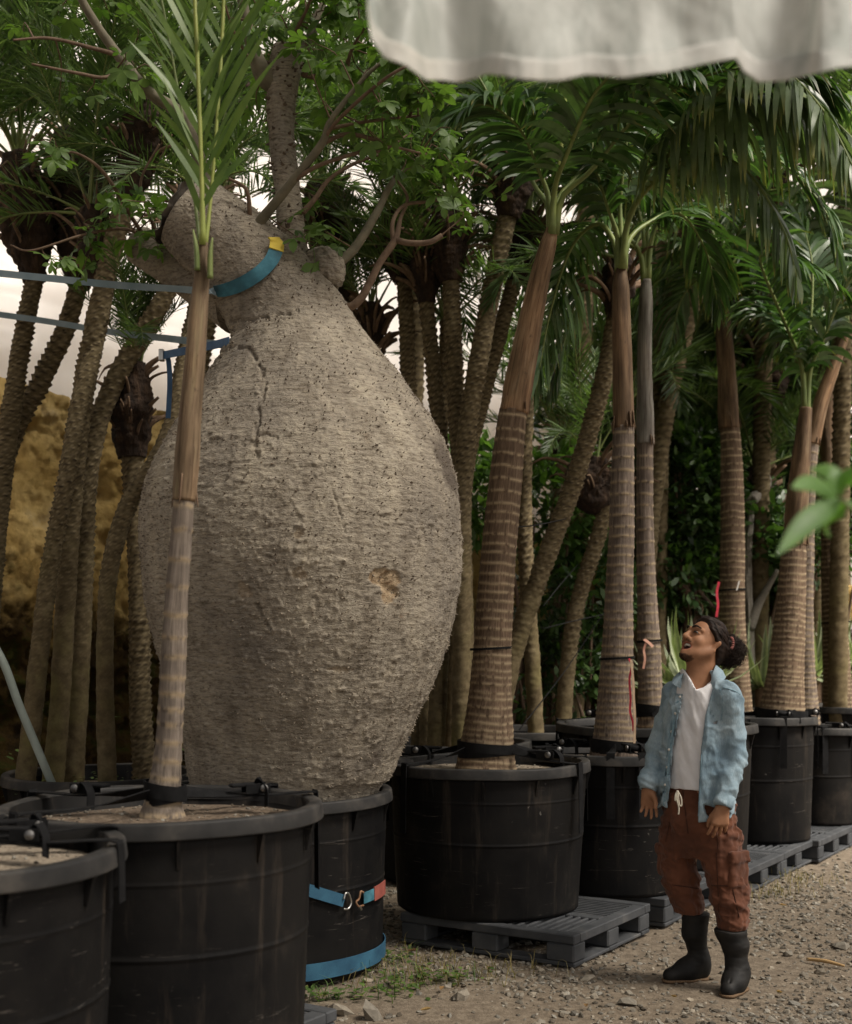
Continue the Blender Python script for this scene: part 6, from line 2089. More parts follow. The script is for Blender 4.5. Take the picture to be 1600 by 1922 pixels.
build('hem', MB().add(hm.reshape(-1, 3), [grid_faces(10, ns, False)]), Mhem, tarp)
build('rail', MB().tube([V[-1, 0] + [-.4, .02, 0], V[-1, ns // 2] + [0, .02, 0], V[-1, -1] + [.6, .02, 0]], [.02] * 3, n=30, seg=10), M_pipe, tarp)

# blurred leafy twig close to the camera at the right edge
tw = thing('leafy_twig', P(1700, 1700, 2.1), 'blurred bright green leafy twig close to the camera, right edge', 'twig')
M_near = leaf_mat('near_leaf', (.10, .22, .05), (.16, .31, .08), None, .45, .45)
build('stem', MB().tube([P(1720, 1922, 2.3) * [1, 1, 0], P(1710, 1500, 2.2), P(1680, 1150, 2.12), P(1625, 990, 2.08), P(1578, 935, 2.05)], [.007, .006, .005, .004, .0025], n=40, seg=7), M_rachis, tw)


def big_leaf(a, m, b_, w, seed):
    q, s, = resample([a, m, b_], 14)
    T = norm(np.gradient(q, axis=0))
    W = norm(np.cross(T, np.array([.25, -1, .55])))
    N = np.cross(T, W)
    V, A = [], []
    for k in range(14):
        u = k / 13
        ww = w * (math.sin(math.pi * min(1, u ** .8 * 1.02)) ** .75 + .03)
        for sg in (-1, 0, 1):
            V.append(q[k] + W[k] * sg * ww + N[k] * abs(sg) * ww * .25)
            A.append([.5 + .4 * math.sin(seed * 3), u * .5, 0])
    build('leaf', MB().add(V, [grid_faces(14, 3, False)], A), M_near, tw)


big_leaf(P(1572, 932, 2.05), P(1530, 905, 2.03), P(1486, 915, 2.0), .017, 1)
big_leaf(P(1578, 935, 2.05), P(1520, 975, 2.0), P(1458, 1042, 1.96), .018, 2)
big_leaf(P(1578, 930, 2.05), P(1565, 885, 2.06), P(1520, 880, 2.07), .018, 3)
big_leaf(P(1580, 930, 2.05), P(1600, 900, 2.02), P(1640, 870, 2.0), .02, 4)
big_leaf(P(1585, 945, 2.06), P(1555, 985, 2.1), P(1560, 1010, 2.12), .014, 5)
big_leaf(P(1590, 950, 2.06), P(1620, 960, 2.1), P(1660, 1000, 2.1), .018, 6)
# ------------------------------------------------------------------ the man, modelled as smooth solids
class Field:
    def __init__(s, lo, hi, h):
        s.lo, s.h = np.array(lo, np.float32), h
        s.n = np.ceil((np.array(hi) - np.array(lo)) / h).astype(int) + 1
        s.F = np.full(s.n, 1.0, np.float32)

    def sub(s, lo, hi, pad):
        a = np.clip(np.floor((np.asarray(lo) - pad - s.lo) / s.h).astype(int), 0, s.n - 1)
        b = np.clip(np.ceil((np.asarray(hi) + pad - s.lo) / s.h).astype(int) + 1, 1, s.n)
        sl = tuple(slice(x, y) for x, y in zip(a, b))
        g = np.meshgrid(*[s.lo[k] + s.h * np.arange(a[k], b[k], dtype=np.float32) for k in range(3)], indexing='ij')
        return sl, np.stack(g, -1)

    @staticmethod
    def smin(a, b, k):
        if k <= 0:
            return np.minimum(a, b)
        h = np.maximum(k - np.abs(a - b), 0) / k
        return np.minimum(a, b) - h * h * k * .25

    def put(s, sl, d, k, op):
        if op == 'add':
            s.F[sl] = s.smin(s.F[sl], d, k)
        else:
            s.F[sl] = -s.smin(-s.F[sl], d, k)

    def cone(s, a, b, r1, r2, k=.01, op='add'):
        a, b = np.asarray(a, np.float32), np.asarray(b, np.float32)
        R = max(r1, r2)
        sl, p = s.sub(np.minimum(a, b) - R, np.maximum(a, b) + R, k + .03)
        ab = b - a
        t = np.clip(((p - a) @ ab) / max(1e-9, float(ab @ ab)), 0, 1)
        d = np.linalg.norm(p - a - t[..., None] * ab, axis=-1) - (r1 + (r2 - r1) * t)
        s.put(sl, d.astype(np.float32), k, op)

    def chain(s, pts, rs, k=.01):
        for i in range(len(pts) - 1):
            s.cone(pts[i], pts[i + 1], rs[i], rs[i + 1], k)

    def ell(s, c, r, R=None, k=.01, op='add'):
        c, r = np.asarray(c, np.float32), np.asarray(r, np.float32)
        m = float(max(r))
        sl, p = s.sub(c - m, c + m, k + .03)
        q = p - c
        if R is not None:
            q = q @ np.asarray(R, np.float32)
        k0 = np.linalg.norm(q / r, axis=-1)
        k1 = np.maximum(np.linalg.norm(q / (r * r), axis=-1), 1e-6)
        s.put(sl, (k0 * (k0 - 1) / k1).astype(np.float32), k, op)

    def rbox(s, c, h, R, rad=.01, k=0.0):
        c, h = np.asarray(c, np.float32), np.asarray(h, np.float32)
        m = float(np.linalg.norm(h))
        sl, p = s.sub(c - m, c + m, k + .02)
        q = np.abs((p - c) @ np.asarray(R, np.float32)) - (h - rad)
        d = np.linalg.norm(np.maximum(q, 0), axis=-1) + np.minimum(q.max(-1), 0) - rad
        s.put(sl, d.astype(np.float32), k, 'add')

    def loft(s, rows, ax, ay, k=.01, op='add', z0=None, z1=None):
        """rows: (z, cx, cy, a, b): ellipses with half axes a along ax and b along ay"""
        rows = np.array(rows, float)
        rows = rows[np.argsort(rows[:, 0])]
        m = rows[:, 3:5].max()
        z0 = rows[0, 0] if z0 is None else z0
        z1 = rows[-1, 0] if z1 is None else z1
        sl, p = s.sub((rows[:, 1].min() - m, rows[:, 2].min() - m, z0), (rows[:, 1].max() + m, rows[:, 2].max() + m, z1), k + .04)
        z = p[..., 2]
        I = [np.interp(z, rows[:, 0], rows[:, j]) for j in range(1, 5)]
        dx, dy = p[..., 0] - I[0], p[..., 1] - I[1]
        u, v = (dx * ax[0] + dy * ax[1]) / I[2], (dx * ay[0] + dy * ay[1]) / I[3]
        d = (np.sqrt(u * u + v * v + 1e-9) - 1) * np.minimum(I[2], I[3])
        d = np.maximum(d, np.maximum(z0 - z, z - z1))
        s.put(sl, d.astype(np.float32), k, op)

    def apply(s, fn, band=.05):
        """fn(points) -> added to the field, near the surface only"""
        idx = np.nonzero(np.abs(s.F) < band)
        p = np.stack(idx, -1) * s.h + s.lo
        s.F[idx] += fn(p).astype(np.float32)

    def mask(s, fn, band=.2):
        """fn(points) -> new lower bound (cuts away where positive)"""
        idx = np.nonzero(s.F < band)
        p = np.stack(idx, -1) * s.h + s.lo
        s.F[idx] = np.maximum(s.F[idx], fn(p).astype(np.float32))

    def nets(s):
        F = s.F
        F[[0, -1]] = 1
        F[:, [0, -1]] = 1
        F[:, :, [0, -1]] = 1
        S = F < 0
        nx, ny, nz = F.shape
        cnt = np.zeros((nx - 1, ny - 1, nz - 1), np.int8)
        for dx in (0, 1):
            for dy in (0, 1):
                for dz in (0, 1):
                    cnt += S[dx:nx - 1 + dx, dy:ny - 1 + dy, dz:nz - 1 + dz]
        act = np.argwhere((cnt > 0) & (cnt < 8))
        vid = np.full(cnt.shape, -1, np.int64)
        vid[tuple(act.T)] = np.arange(len(act))
        acc, num = np.zeros((len(act), 3)), np.zeros(len(act))
        cor = [(0, 0, 0), (1, 0, 0), (0, 1, 0), (1, 1, 0), (0, 0, 1), (1, 0, 1), (0, 1, 1), (1, 1, 1)]
        val = [F[act[:, 0] + c[0], act[:, 1] + c[1], act[:, 2] + c[2]] for c in cor]
        for i, j in [(0, 1), (2, 3), (4, 5), (6, 7), (0, 2), (1, 3), (4, 6), (5, 7), (0, 4), (1, 5), (2, 6), (3, 7)]:
            a, b = val[i], val[j]
            m = (a < 0) != (b < 0)
            t = np.where(m, a / np.where(m, a - b, 1), 0)
            pos = np.array(cor[i]) + t[:, None] * (np.array(cor[j]) - np.array(cor[i]))
            acc += pos * m[:, None]
            num += m
        V = (act + acc / num[:, None]) * s.h + s.lo
        Q = []
        for ax in range(3):
            o = [k for k in range(3) if k != ax]
            sl0, sl1 = [slice(None)] * 3, [slice(None)] * 3
            sl0[ax], sl1[ax] = slice(0, -1), slice(1, None)
            ch = S[tuple(sl0)] != S[tuple(sl1)]
            e = np.argwhere(ch)
            e = e[(e[:, o[0]] > 0) & (e[:, o[1]] > 0) & (e[:, o[0]] < F.shape[o[0]] - 1) & (e[:, o[1]] < F.shape[o[1]] - 1)]
            ins = S[tuple(e.T)]
            q = []
            for (a, b) in ((0, 0), (1, 0), (1, 1), (0, 1)):
                c = e.copy()
                c[:, o[0]] -= a
                c[:, o[1]] -= b
                q.append(vid[tuple(c.T)])
            q = np.stack(q, 1)
            fl = ins if ax != 1 else ~ins
            q[~fl] = q[~fl][:, ::-1]
            Q.append(q)
        Q = np.vstack(Q)
        return V, Q[(Q >= 0).all(1)]


MD = 5.95
MROOT = np.array([depth_x(1320, MD), MD, 0.0])


def mp(px, py, dy=0.0):
    return P(px, py, MD + dy) - MROOT


def shirt_mat():
    m, nt, b, out = new_mat('washed_denim')
    k = NT(nt)
    v = k.coord(obj=True)
    c = k.ramp(k.noise(v, 6, 5, .6), [(.3, (.17, .25, .31)), (.5, (.255, .345, .40)), (.72, (.38, .46, .50))])
    fine = k.noise(k.coord(obj=True, scale=(1, 1, .3)), 240, 3)
    c = k.mix(1.0, c, k.ramp(fine, [(.3, (.85, .86, .88)), (.7, (1.12, 1.1, 1.08))]), 'MULTIPLY')
    k.l(c, b.inputs['Base Color'])
    b.inputs['Roughness'].default_value = .9
    b.inputs['Specular IOR Level'].default_value = .15
    k.bump(k.math('ADD', fine, k.noise(v, 22, 5)), .35, .006, b)
    return m


def skin_mat():
    m, nt, b, out = new_mat('skin')
    k = NT(nt)
    at = k.n('ShaderNodeAttribute', attribute_name='tc')
    sx = k.n('ShaderNodeSeparateXYZ')
    k.l(at.outputs['Vector'], sx.inputs[0])
    v = k.coord(obj=True)
    c = k.ramp(k.noise(v, 18, 4), [(.3, (.25, .118, .060)), (.7, (.34, .170, .092))])
    c = k.mix(sx.outputs[1], c, (.33, .11, .085))
    st = k.ramp(k.noise(v, 220, 2), [(.35, (.35, .35, .35)), (.6, (1, 1, 1))])
    c = k.mix(k.math('MULTIPLY', st, sx.outputs[0]), c, (.030, .017, .011))
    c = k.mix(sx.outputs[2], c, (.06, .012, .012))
    k.l(c, b.inputs['Base Color'])
    b.inputs['Roughness'].default_value = .62
    b.inputs['Specular IOR Level'].default_value = .3
    b.inputs['Subsurface Weight'].default_value = .08
    b.inputs['Subsurface Radius'].default_value = (.01, .004, .002)
    return m


M_skin = skin_mat()
M_denim = shirt_mat()
M_seam = pmat('denim_seam', [(.3, (.10, .18, .235)), (.7, (.24, .35, .40))], scale=70, rough=.9, bump=.4, bscale=200)
M_tee = pmat('white_jersey', [(.3, (.72, .71, .72)), (.7, (.82, .81, .82))], scale=9, rough=.9, bump=.2, bscale=120)
M_pants = pmat('rust_brown_cotton', [(.3, (.075, .025, .011)), (.55, (.118, .040, .018)), (.75, (.16, .058, .028))], scale=8, rough=.9, bump=.4, bdist=.004, bscale=60, sheen=.1)
M_boot = pmat('black_rubber_boot', [(.3, (.009, .009, .009)), (.7, (.022, .020, .018))], scale=14, rough=.62, spec=.25, bump=.25, bscale=40)
M_sole = pmat('tan_sole', (.16, .10, .055), rough=.8)
M_hair = pmat('dark_brown_hair', [(.3, (.008, .0045, .003)), (.6, (.022, .012, .008)), (.8, (.05, .026, .015))], scale=60, rough=.6, spec=.2, bump=.6, bdist=.004, bscale=180, st=(1, 1, .4))
M_white = pmat('tooth_white', (.7, .66, .6), rough=.35, bump=0)
M_eye = pmat('dark_eye', (.02, .014, .01), rough=.15, bump=0)
M_cord = pmat('cream_drawcord', (.55, .5, .4), rough=.85, bump=.2)
M_button = pmat('pearl_button', (.62, .6, .54), rough=.35, bump=0)

rtv = np.array([-.75, .66, 0])      # his right: image left and away
fwv = np.array([-.66, -.75, 0])     # where his chest points

# head frame
HC = mp(1318, 1207, 0.0)
pit = math.radians(25)
hh = norm(np.array([-.86, -.51, 0]))
HF = hh * math.cos(pit) + UPV * math.sin(pit)
HR = np.array([hh[1], -hh[0], 0])
HU = np.cross(HR, HF)
HM = np.stack([HR, HF, HU], 1)
HS = 0.95
HQ = HS / 1.03


def hp(x, y, z):
    return HC + HM @ np.array([x, y, z]) * HS


# --- body: one continuous surface
B = Field((-.34, -.36, -.005), (.27, .30, 1.74), .0045)
B.ell(hp(0, -.020, .035), np.array((.076, .097, .086)) * HQ, HM, 0)
B.ell(hp(0, .030, -.030), np.array((.062, .062, .074)) * HQ, HM, .03)
B.ell(hp(0, .048, -.082), np.array((.045, .043, .036)) * HQ, HM, .03)
B.cone(hp(0, .074, -.096), hp(0, .078, -.098), .019, .019, .02)
for s_ in (-1, 1):
    B.ell(hp(.036 * s_, .058, -.018), np.array((.024, .024, .022)) * HQ, HM, .02)            # cheek
    B.cone(hp(.010 * s_, .084, .038), hp(.046 * s_, .064, .036), .011, .010, .012)   # brow
    B.ell(hp(.033 * s_, .088, .018), np.array((.018, .013, .011)) * HQ, HM, .008, 'cut')     # eye socket
    B.ell(hp(.033 * s_, .070, .017), np.array((.017, .012, .010)) * HQ, HM, .004)            # lid
    B.cone(hp(.072 * s_, -.020, -.012), hp(.080 * s_, -.028, .012), .012, .014, .006)  # ear
    B.cone(hp(.070 * s_, -.018, -.022), hp(.076 * s_, -.020, -.030), .008, .007, .006)
    B.cone(hp(.040 * s_, .030, -.070), hp(.055 * s_, -.008, -.045), .022, .022, .02)     # jaw
B.cone(hp(0, .086, .026), hp(0, .110, -.012), .009, .012, .010)
B.cone(hp(0, .108, -.012), hp(0, .111, -.016), .0125, .012, .006)
for s_ in (-1, 1):
    B.cone(hp(.013 * s_, .096, -.018), hp(.014 * s_, .094, -.020), .009, .009, .006)
B.cone(hp(-.022, .078, -.038), hp(.022, .078, -.038), .011, .011, .012)       # upper lip
B.cone(hp(-.020, .072, -.074), hp(.020, .072, -.074), .010, .010, .012)       # lower lip
B.ell(hp(0, .092, -.056), np.array((.031, .030, .0175)) * HQ, HM, .004, 'cut')               # open mouth
NB = mp(1314, 1292, .01)
B.cone(hp(0, -.035, -.05), NB, .056, .060, .03)
B.cone(hp(0, .0, -.075), mp(1303, 1282, -.01), .035, .045, .03)
sr, slft = mp(1266, 1303, .12), mp(1370, 1306, -.12)
chest = mp(1317, 1330, 0)
B.cone(NB + [0, 0, -.03], sr, .034, .044, .03)
B.cone(NB + [0, 0, -.03], slft, .034, .044, .03)
zc = lambda py: mp(1320, py)[2]
B.loft([(zc(1300), chest[0], 0, .12, .07), (zc(1340), chest[0], 0, .142, .092), (zc(1420), mp(1314, 0)[0], 0, .145, .095), (zc(1500), mp(1312, 0)[0], 0, .150, .100), (zc(1560), mp(1314, 0)[0], 0, .135, .09)], rtv, fwv, .03)
er, wr = mp(1236, 1402, .13), mp(1217, 1480, .06)
el_, wl = mp(1381, 1418, -.13), mp(1358, 1512, -.20)
B.chain([sr, er, wr], [.043, .034, .024], .01)
B.chain([slft, el_, wl], [.043, .034, .025], .01)
hipr, hipl = mp(1285, 1575, .06), mp(1345, 1575, -.06)
kr, kl = mp(1288, 1680, .065), mp(1364, 1685, -.07)
ar, al = np.array([mp(1319, 0)[0], .077, .085]), np.array([mp(1374, 0)[0], -.11, .085])
B.chain([hipr, kr, ar], [.06, .042, .028], .02)
B.chain([hipl, kl, al], [.06, .042, .028], .02)
fr_, fl_ = np.array([mp(1262, 0)[0], .045, .03]), np.array([mp(1348, 0)[0], -.20, .03])
B.cone(ar, ar * .4 + fr_ * .6, .026, .022, .01)
B.cone(al, al * .4 + fl_ * .6, .026, .022, .01)


def hand(W, d, s, n, curl, thumb, L=1.0):
    """W wrist, d towards the fingers, s from index to little finger, n where the fingers curl"""
    d, s = norm(np.asarray(d, float)), np.asarray(s, float)
    s = norm(s - d * (d @ s))
    n = np.cross(d, s) * (1 if np.cross(d, s) @ np.asarray(n) > 0 else -1)
    offs = [-.034, -.0115, .0115, .033]
    kl_ = [.086, .090, .086, .078]
    fl = [.070, .078, .072, .056]
    for k in range(4):
        kn = W + (d * kl_[k] + s * offs[k]) * L
        B.cone(W + s * offs[k] * .55 * L + d * .008, kn, .0165, .0125, .012)
        p, q = kn, d + s * (k - 1.5) * .13
        a = 0
        for j, f in enumerate((.45, .32, .26)):
            a += curl[k] * (.7, 1.0, .75)[j]
            dd = norm(math.cos(a) * q + math.sin(a) * n)
            e = p + dd * fl[k] * f * L
            r0 = (.0084, .0077, .0071, .0062)
            B.cone(p, e, r0[j], r0[j + 1], .003)
            p = e
    t0 = W + (d * .022 - s * .020 + n * .006) * L
    t1 = t0 + norm(d * .75 - s * .55 + n * thumb) * .042 * L
    t2 = t1 + norm(d * .92 - s * .22 + n * thumb) * .032 * L
    t3 = t2 + norm(d * .95 + s * .02 + n * thumb * .9) * .026 * L
    B.cone(t0, t1, .016, .012, .012)
    B.cone(t1, t2, .011, .0102, .004)
    B.cone(t2, t3, .0100, .0080, .003)


hand(wr + [0, 0, -.005], (.04, -.10, -1), (-.80, .35, 0), (.55, -.8, 0), (.30, .34, .40, .46), .5, .82)
hand(wl + [-.003, 0, -.008], (-.20, -.12, -1), (.92, .05, .0), (-.2, .95, 0), (.26, .32, .38, .44), .25, .84)
V, Q = B.nets()
L_ = (V - HC) @ HM / HS
tc = np.zeros((len(V), 3))
hd_ = np.linalg.norm(L_, axis=1) < .2
jit_ = .006 * vnoise(V * 90, 3)
x, y, z = L_.T
chin = sm(-.088, -.104, z + jit_) * sm(.03, .07, y) * .62 + sm(-.060, -.10, z + jit_) * sm(-.03, .04, y) * .14
mous = np.exp(-((z + .034) / .008) ** 2) * sm(.07, .08, y) * (np.abs(x) < .03) * .45
jaw = sm(.035, .055, np.abs(x)) * sm(.01, -.05, z) * sm(-.03, .0, y) * (1 - sm(.03, .05, y)) * .22
tc[:, 0] = np.clip(chin + mous + jaw, 0, 1) * hd_ * .95
lip = np.exp(-(((np.sqrt((x / .027) ** 2 + ((z + .056) / .0175) ** 2)) - 1.12) / .22) ** 2) * sm(.065, .075, y)
tc[:, 1] = np.clip(lip, 0, 1) * hd_ * .8
tc[:, 0] *= (1 - tc[:, 1])
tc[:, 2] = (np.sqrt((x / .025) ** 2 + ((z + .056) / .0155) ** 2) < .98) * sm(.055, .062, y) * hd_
person = bpy.data.objects.new('person', MB().add(V, [Q], tc).mesh('person', M_skin))
COL.objects.link(person)
person.location = MROOT
ORI['person'] = MROOT
person['label'] = 'laughing man in open denim shirt and rust cargo trousers looking up at the tree'
person['category'] = 'person'


def wear(name, V, Q, mat, par=None, tc=None, smooth=True, label=None):
    return build(name, MB().add(np.asarray(V) + MROOT, Q if isinstance(Q, list) else [Q], tc), mat, par or person, smooth, label=label)


# --- white tee
T = Field((-.30, -.25, .80), (.22, .25, 1.45), .0055)
T.loft([(zc(1490), mp(1313, 0)[0], 0, .166, .112), (zc(1430), mp(1314, 0)[0], 0, .163, .110), (zc(1345), chest[0], 0, .154, .105), (zc(1320), chest[0], .0, .146, .100), (zc(1300), chest[0], .005, .130, .094), (zc(1275), mp(1314, 0)[0], .010, .098, .082), (zc(1255), mp(1312, 0)[0], .012, .085, .078)], rtv, fwv, .02, z0=zc(1480))


def vneck(p):
    v = (p[:, 0] - mp(1312, 0)[0]) * fwv[0] + p[:, 1] * fwv[1]
    z = p[:, 2]
    zl = np.interp(p[:, 0], [mp(q, 0)[0] for q in (1276, 1288, 1301, 1330, 1346)], [zc(q) for q in (1250, 1266, 1298, 1282, 1262)])
    return np.where(v > -.02, np.minimum((z - zl) * .6, .02), np.minimum(z - zc(1255), .02))


T.mask(vneck)
T.apply(lambda p: .012 * fbm(np.stack([p[:, 0] * 20 + p[:, 2] * 9, p[:, 1] * 20, p[:, 2] * 5], -1), 3, 12))
T.mask(lambda p: zc(1479) - p[:, 2] + .002 * np.sin(p[:, 0] * 60))
V, Q = T.nets()
tee = wear('t_shirt', V, Q, M_tee)

# --- trousers
T = Field((-.30, -.33, .22), (.27, .28, 1.0), .0052)
hx = mp(1314, 0)[0]
T.loft([(zc(1472), mp(1312, 0)[0], 0, .146, .098), (zc(1490), mp(1312, 0)[0], 0, .152, .104), (zc(1506), hx, 0, .166, .118), (zc(1545), hx, .0, .176, .124), (zc(1585), hx, 0, .174, .115), (zc(1604), hx, 0, .150, .09)], rtv, fwv, .02)
leg_r = [(zc(1560), mp(1282, 0)[0], .065, 0.0846, 0.0979), (zc(1620), mp(1279, 0)[0], .068, 0.0783, 0.0890), (zc(1670), mp(1287, 0)[0], .068, 0.0748, 0.0837), (zc(1700), mp(1297, 0)[0], .068, 0.0748, 0.0801), (zc(1716), mp(1303, 0)[0], .068, 0.0659, 0.0712), (zc(1732), mp(1307, 0)[0], .068, 0.0516, 0.0552)]
leg_l = [(zc(1560), mp(1346, 0)[0], -.065, 0.0846, 0.0979), (zc(1620), mp(1352, 0)[0], -.068, 0.0801, 0.0926), (zc(1670), mp(1361, 0)[0], -.080, 0.0765, 0.0872), (zc(1705), mp(1367, 0)[0], -.088, 0.0765, 0.0801), (zc(1725), mp(1369, 0)[0], -.095, 0.0694, 0.0730), (zc(1744), mp(1370, 0)[0], -.10, 0.0534, 0.0570)]
T.loft(leg_r, rtv, fwv, .03)
T.loft(leg_l, rtv, fwv, .03)


def drape(p, amp, seed, cx=0.0, cy=0.0, fr=2.2):
    # long soft folds hanging down the cloth, with sharp valleys
    an = np.arctan2(p[:, 1] - cy, p[:, 0] - cx)
    q = np.stack([np.cos(an) * fr, np.sin(an) * fr, p[:, 2] * 3.2], -1)
    q = q + .25 * np.stack([fbm(p * 6, 2, seed + 1)] * 3, -1)
    return amp * (2.2 * np.abs(fbm(q * 1.5, 2, seed)) - .6)


def fold(p):
    z = p[:, 2]
    low = sm(.62, .38, z)
    a = fbm(np.stack([p[:, 0] * 9, p[:, 1] * 9, z * 22 + p[:, 0] * 10], -1), 3, 31)
    b = np.abs(fbm(np.stack([p[:, 0] * 7 + z * 6, p[:, 1] * 7, z * 10], -1), 2, 33))
    c = fbm(np.stack([p[:, 0] * 26, p[:, 1] * 26, z * 30], -1), 2, 35)
    e_ = 1 - np.abs(fbm(np.stack([p[:, 0] * 12 + z * 14, p[:, 1] * 12, z * 16 - p[:, 0] * 9], -1), 2, 37)) * 3
    return .016 * a * (.35 + low) + .018 * (b - .2) + .005 * c - .007 * np.maximum(e_, 0) + drape(p, .0035, 81, np.where(p[:, 0] > mp(1322, 0)[0], mp(1356, 0)[0], mp(1288, 0)[0]), np.where(p[:, 0] > mp(1322, 0)[0], -.07, .07), 2.6)


T.apply(fold)
T.mask(lambda p: np.where(p[:, 0] > mp(1336, 0)[0], zc(1734), zc(1718)) - p[:, 2])
V, Q = T.nets()
trs = wear('trousers', V, Q, M_pants)
M_pseam = pmat('trouser_seam', (.045, .016, .008), scale=60, rough=.95)


def cloth_line(fld, lst, wid, mat, par, nm, lift=.002):
    q = []
    for (a_, b_) in lst:
        for dy in np.arange(-.30, .15, .0015):
            p_ = mp(a_, b_, dy)
            i_ = np.round((p_ - fld.lo) / fld.h).astype(int)
            if (i_ >= 0).all() and (i_ < fld.n).all() and fld.F[tuple(i_)] < 0:
                q.append(mp(a_, b_, dy - lift))
                break
    if len(q) > 3:
        q = np.array(q)
        q[1:-1] = .25 * q[:-2] + .5 * q[1:-1] + .25 * q[2:]
        V_, F_ = ribbon(q, wid, np.array([.9, -.45, .35]), .003, 60)
        wear(nm, V_, F_, mat, par, smooth=False)


def pline(a_, b_, n=12):
    L = np.array([a_, b_], float) if np.ndim(a_) == 1 else np.array(a_)
    return [tuple(L[0] + (L[1] - L[0]) * f) for f in np.linspace(0, 1, n)]


for l_ in (pline((1282, 1484), (1292, 1565)), pline((1345, 1545), (1348, 1595)), pline((1345, 1600), (1350, 1712)), pline((1258, 1540), (1250, 1580)), pline((1336, 1662), (1392, 1664)), pline((1258, 1660), (1312, 1668)), pline((1376, 1670), (1388, 1722))):
    cloth_line(T, l_, .0035, M_pseam, trs, 'seam')
# cargo pocket with flap on the near thigh, and one on the far thigh
for nm, cpx, py0, py1, dy, off, lean in (('cargo_pocket', 1372, 1592, 1660, -.075, .101, .0),):
    c0 = mp(1362, 1625, -.07)
    out = norm(np.array([.55, -.83, 0]))
    tan = np.cross(UPV, out)
    R = np.stack([tan, out, UPV], 1)
    b_ = MB()
    T2 = Field(c0 - .14, c0 + .14, .0046)
    T2.rbox(c0 + out * .070 + [0, 0, -.008], (.056, .022, .078), R, .016)
    T2.rbox(c0 + out * .075 + [0, 0, .052], (.059, .023, .028), R, .010)
    T2.apply(lambda p: .012 * fbm(p * 18, 3, 41))
    V, Q = T2.nets()
    wear('cargo_pocket', V, Q, M_pants, trs)
c0 = mp(1258, 1615, .08)
T2 = Field(c0 - .14, c0 + .14, .0046)
R = np.stack([np.cross(UPV, norm(np.array([-.95, -.3, 0]))), norm(np.array([-.95, -.3, 0])), UPV], 1)
T2.rbox(c0 + R[:, 1] * .024, (.048, .022, .073), R, .014)
T2.rbox(c0 + R[:, 1] * .029 + [0, 0, .055], (.053, .025, .024), R, .010)
T2.apply(lambda p: .007 * fbm(p * 22, 3, 43))
V, Q = T2.nets()
wear('cargo_pocket', V, Q, M_pants, trs)
kn = mp(1272, 1484, -.145)
b_ = MB()
for q in ([(0, 0, 0), (-.006, -.008, -.03), (.004, -.01, -.075), (.002, -.01, -.105)], [(0, 0, 0), (.014, -.008, -.03), (.016, -.01, -.065), (.006, -.01, -.06), (.0, -.006, -.01)], [(0, 0, 0), (-.01, -.006, -.02), (-.012, -.008, -.045), (-.004, -.008, -.03), (0, -.004, 0)]):
    b_.tube(np.array([kn + np.array(a) for a in q]) + MROOT, [.0038] * len(q), n=22, seg=6)
build('drawcord', b_, M_cord, trs)

# --- boots with split toes
def boot(shaft, heel, toe, split, nm_seed):
    T = Field(np.array([min(heel[0], toe[0]) - .1, min(heel[1], toe[1]) - .12, -.004]), np.array([max(heel[0], toe[0], shaft[0][0]) + .1, max(heel[1], toe[1]) + .12, .36]), .0045)
    for a, b in zip(shaft[:-1], shaft[1:]):
        T.cone(a[:3], b[:3], a[3], b[3], .015)
    heel, toe = np.array(heel), np.array(toe)
    T.cone(heel + [0, 0, .042], toe * .45 + heel * .55 + [0, 0, .048], .040, .043, .03)
    T.cone(toe * .45 + heel * .55 + [0, 0, .046], toe + [0, 0, .030], .046, .034, .03)
    d = norm(toe - heel)
    s_ = np.array([-d[1], d[0], 0])
    T.cone(shaft[-1][:3], toe * .5 + heel * .5 + [0, 0, .05], shaft[-1][3], .042, .04)
    m = toe + d * .045 + s_ * .008 * split
    T.cone(m + [0, 0, -.02], m - d * .06 + [0, 0, .09], .0035, .0035, .004, 'cut')
    zt = shaft[0][2]
    T.mask(lambda p: np.maximum(.004 - p[:, 2], p[:, 2] - zt))
    T.apply(lambda p: .0045 * fbm(np.stack([p[:, 0] * 12, p[:, 1] * 12, p[:, 2] * 34], -1), 3, nm_seed) * sm(.04, .10, p[:, 2]))
    V, Q = T.nets()
    bo = wear('boot', V, Q, M_boot)
    S = Field(np.array([min(heel[0], toe[0]) - .1, min(heel[1], toe[1]) - .12, -.012]), np.array([max(heel[0], toe[0]) + .1, max(heel[1], toe[1]) + .12, .04]), .0045)
    S.cone(heel + [0, 0, .02], toe * .5 + heel * .5 + [0, 0, .02], .046, .042, .01)
    S.cone(toe * .5 + heel * .5 + [0, 0, .02], toe + [0, 0, .018], .048, .041, .01)
    S.mask(lambda p: np.maximum(.000 - p[:, 2], p[:, 2] - .013))
    V, Q = S.nets()
    wear('sole', V, Q, M_sole, bo)


x1, x2 = mp(1306, 1722, .068), mp(1312, 1790, .075)
boot([(x1[0], .068, zc(1719), .064), (mp(1310, 0)[0], .070, .22, .056), (mp(1317, 0)[0], .075, .13, .043), (mp(1320, 0)[0], .08, .085, .043)], (mp(1325, 0)[0], .09, 0), (mp(1262, 0)[0], .045, 0), 1, 51)
x1 = mp(1371, 1735, -.10)
boot([(x1[0], -.10, zc(1735), .072), (mp(1371, 0)[0], -.105, .20, .058), (mp(1372, 0)[0], -.11, .13, .046), (mp(1374, 0)[0], -.11, .085, .046)], (mp(1378, 0)[0], -.10, 0), (mp(1348, 0)[0], -.20, 0), 1, 52)

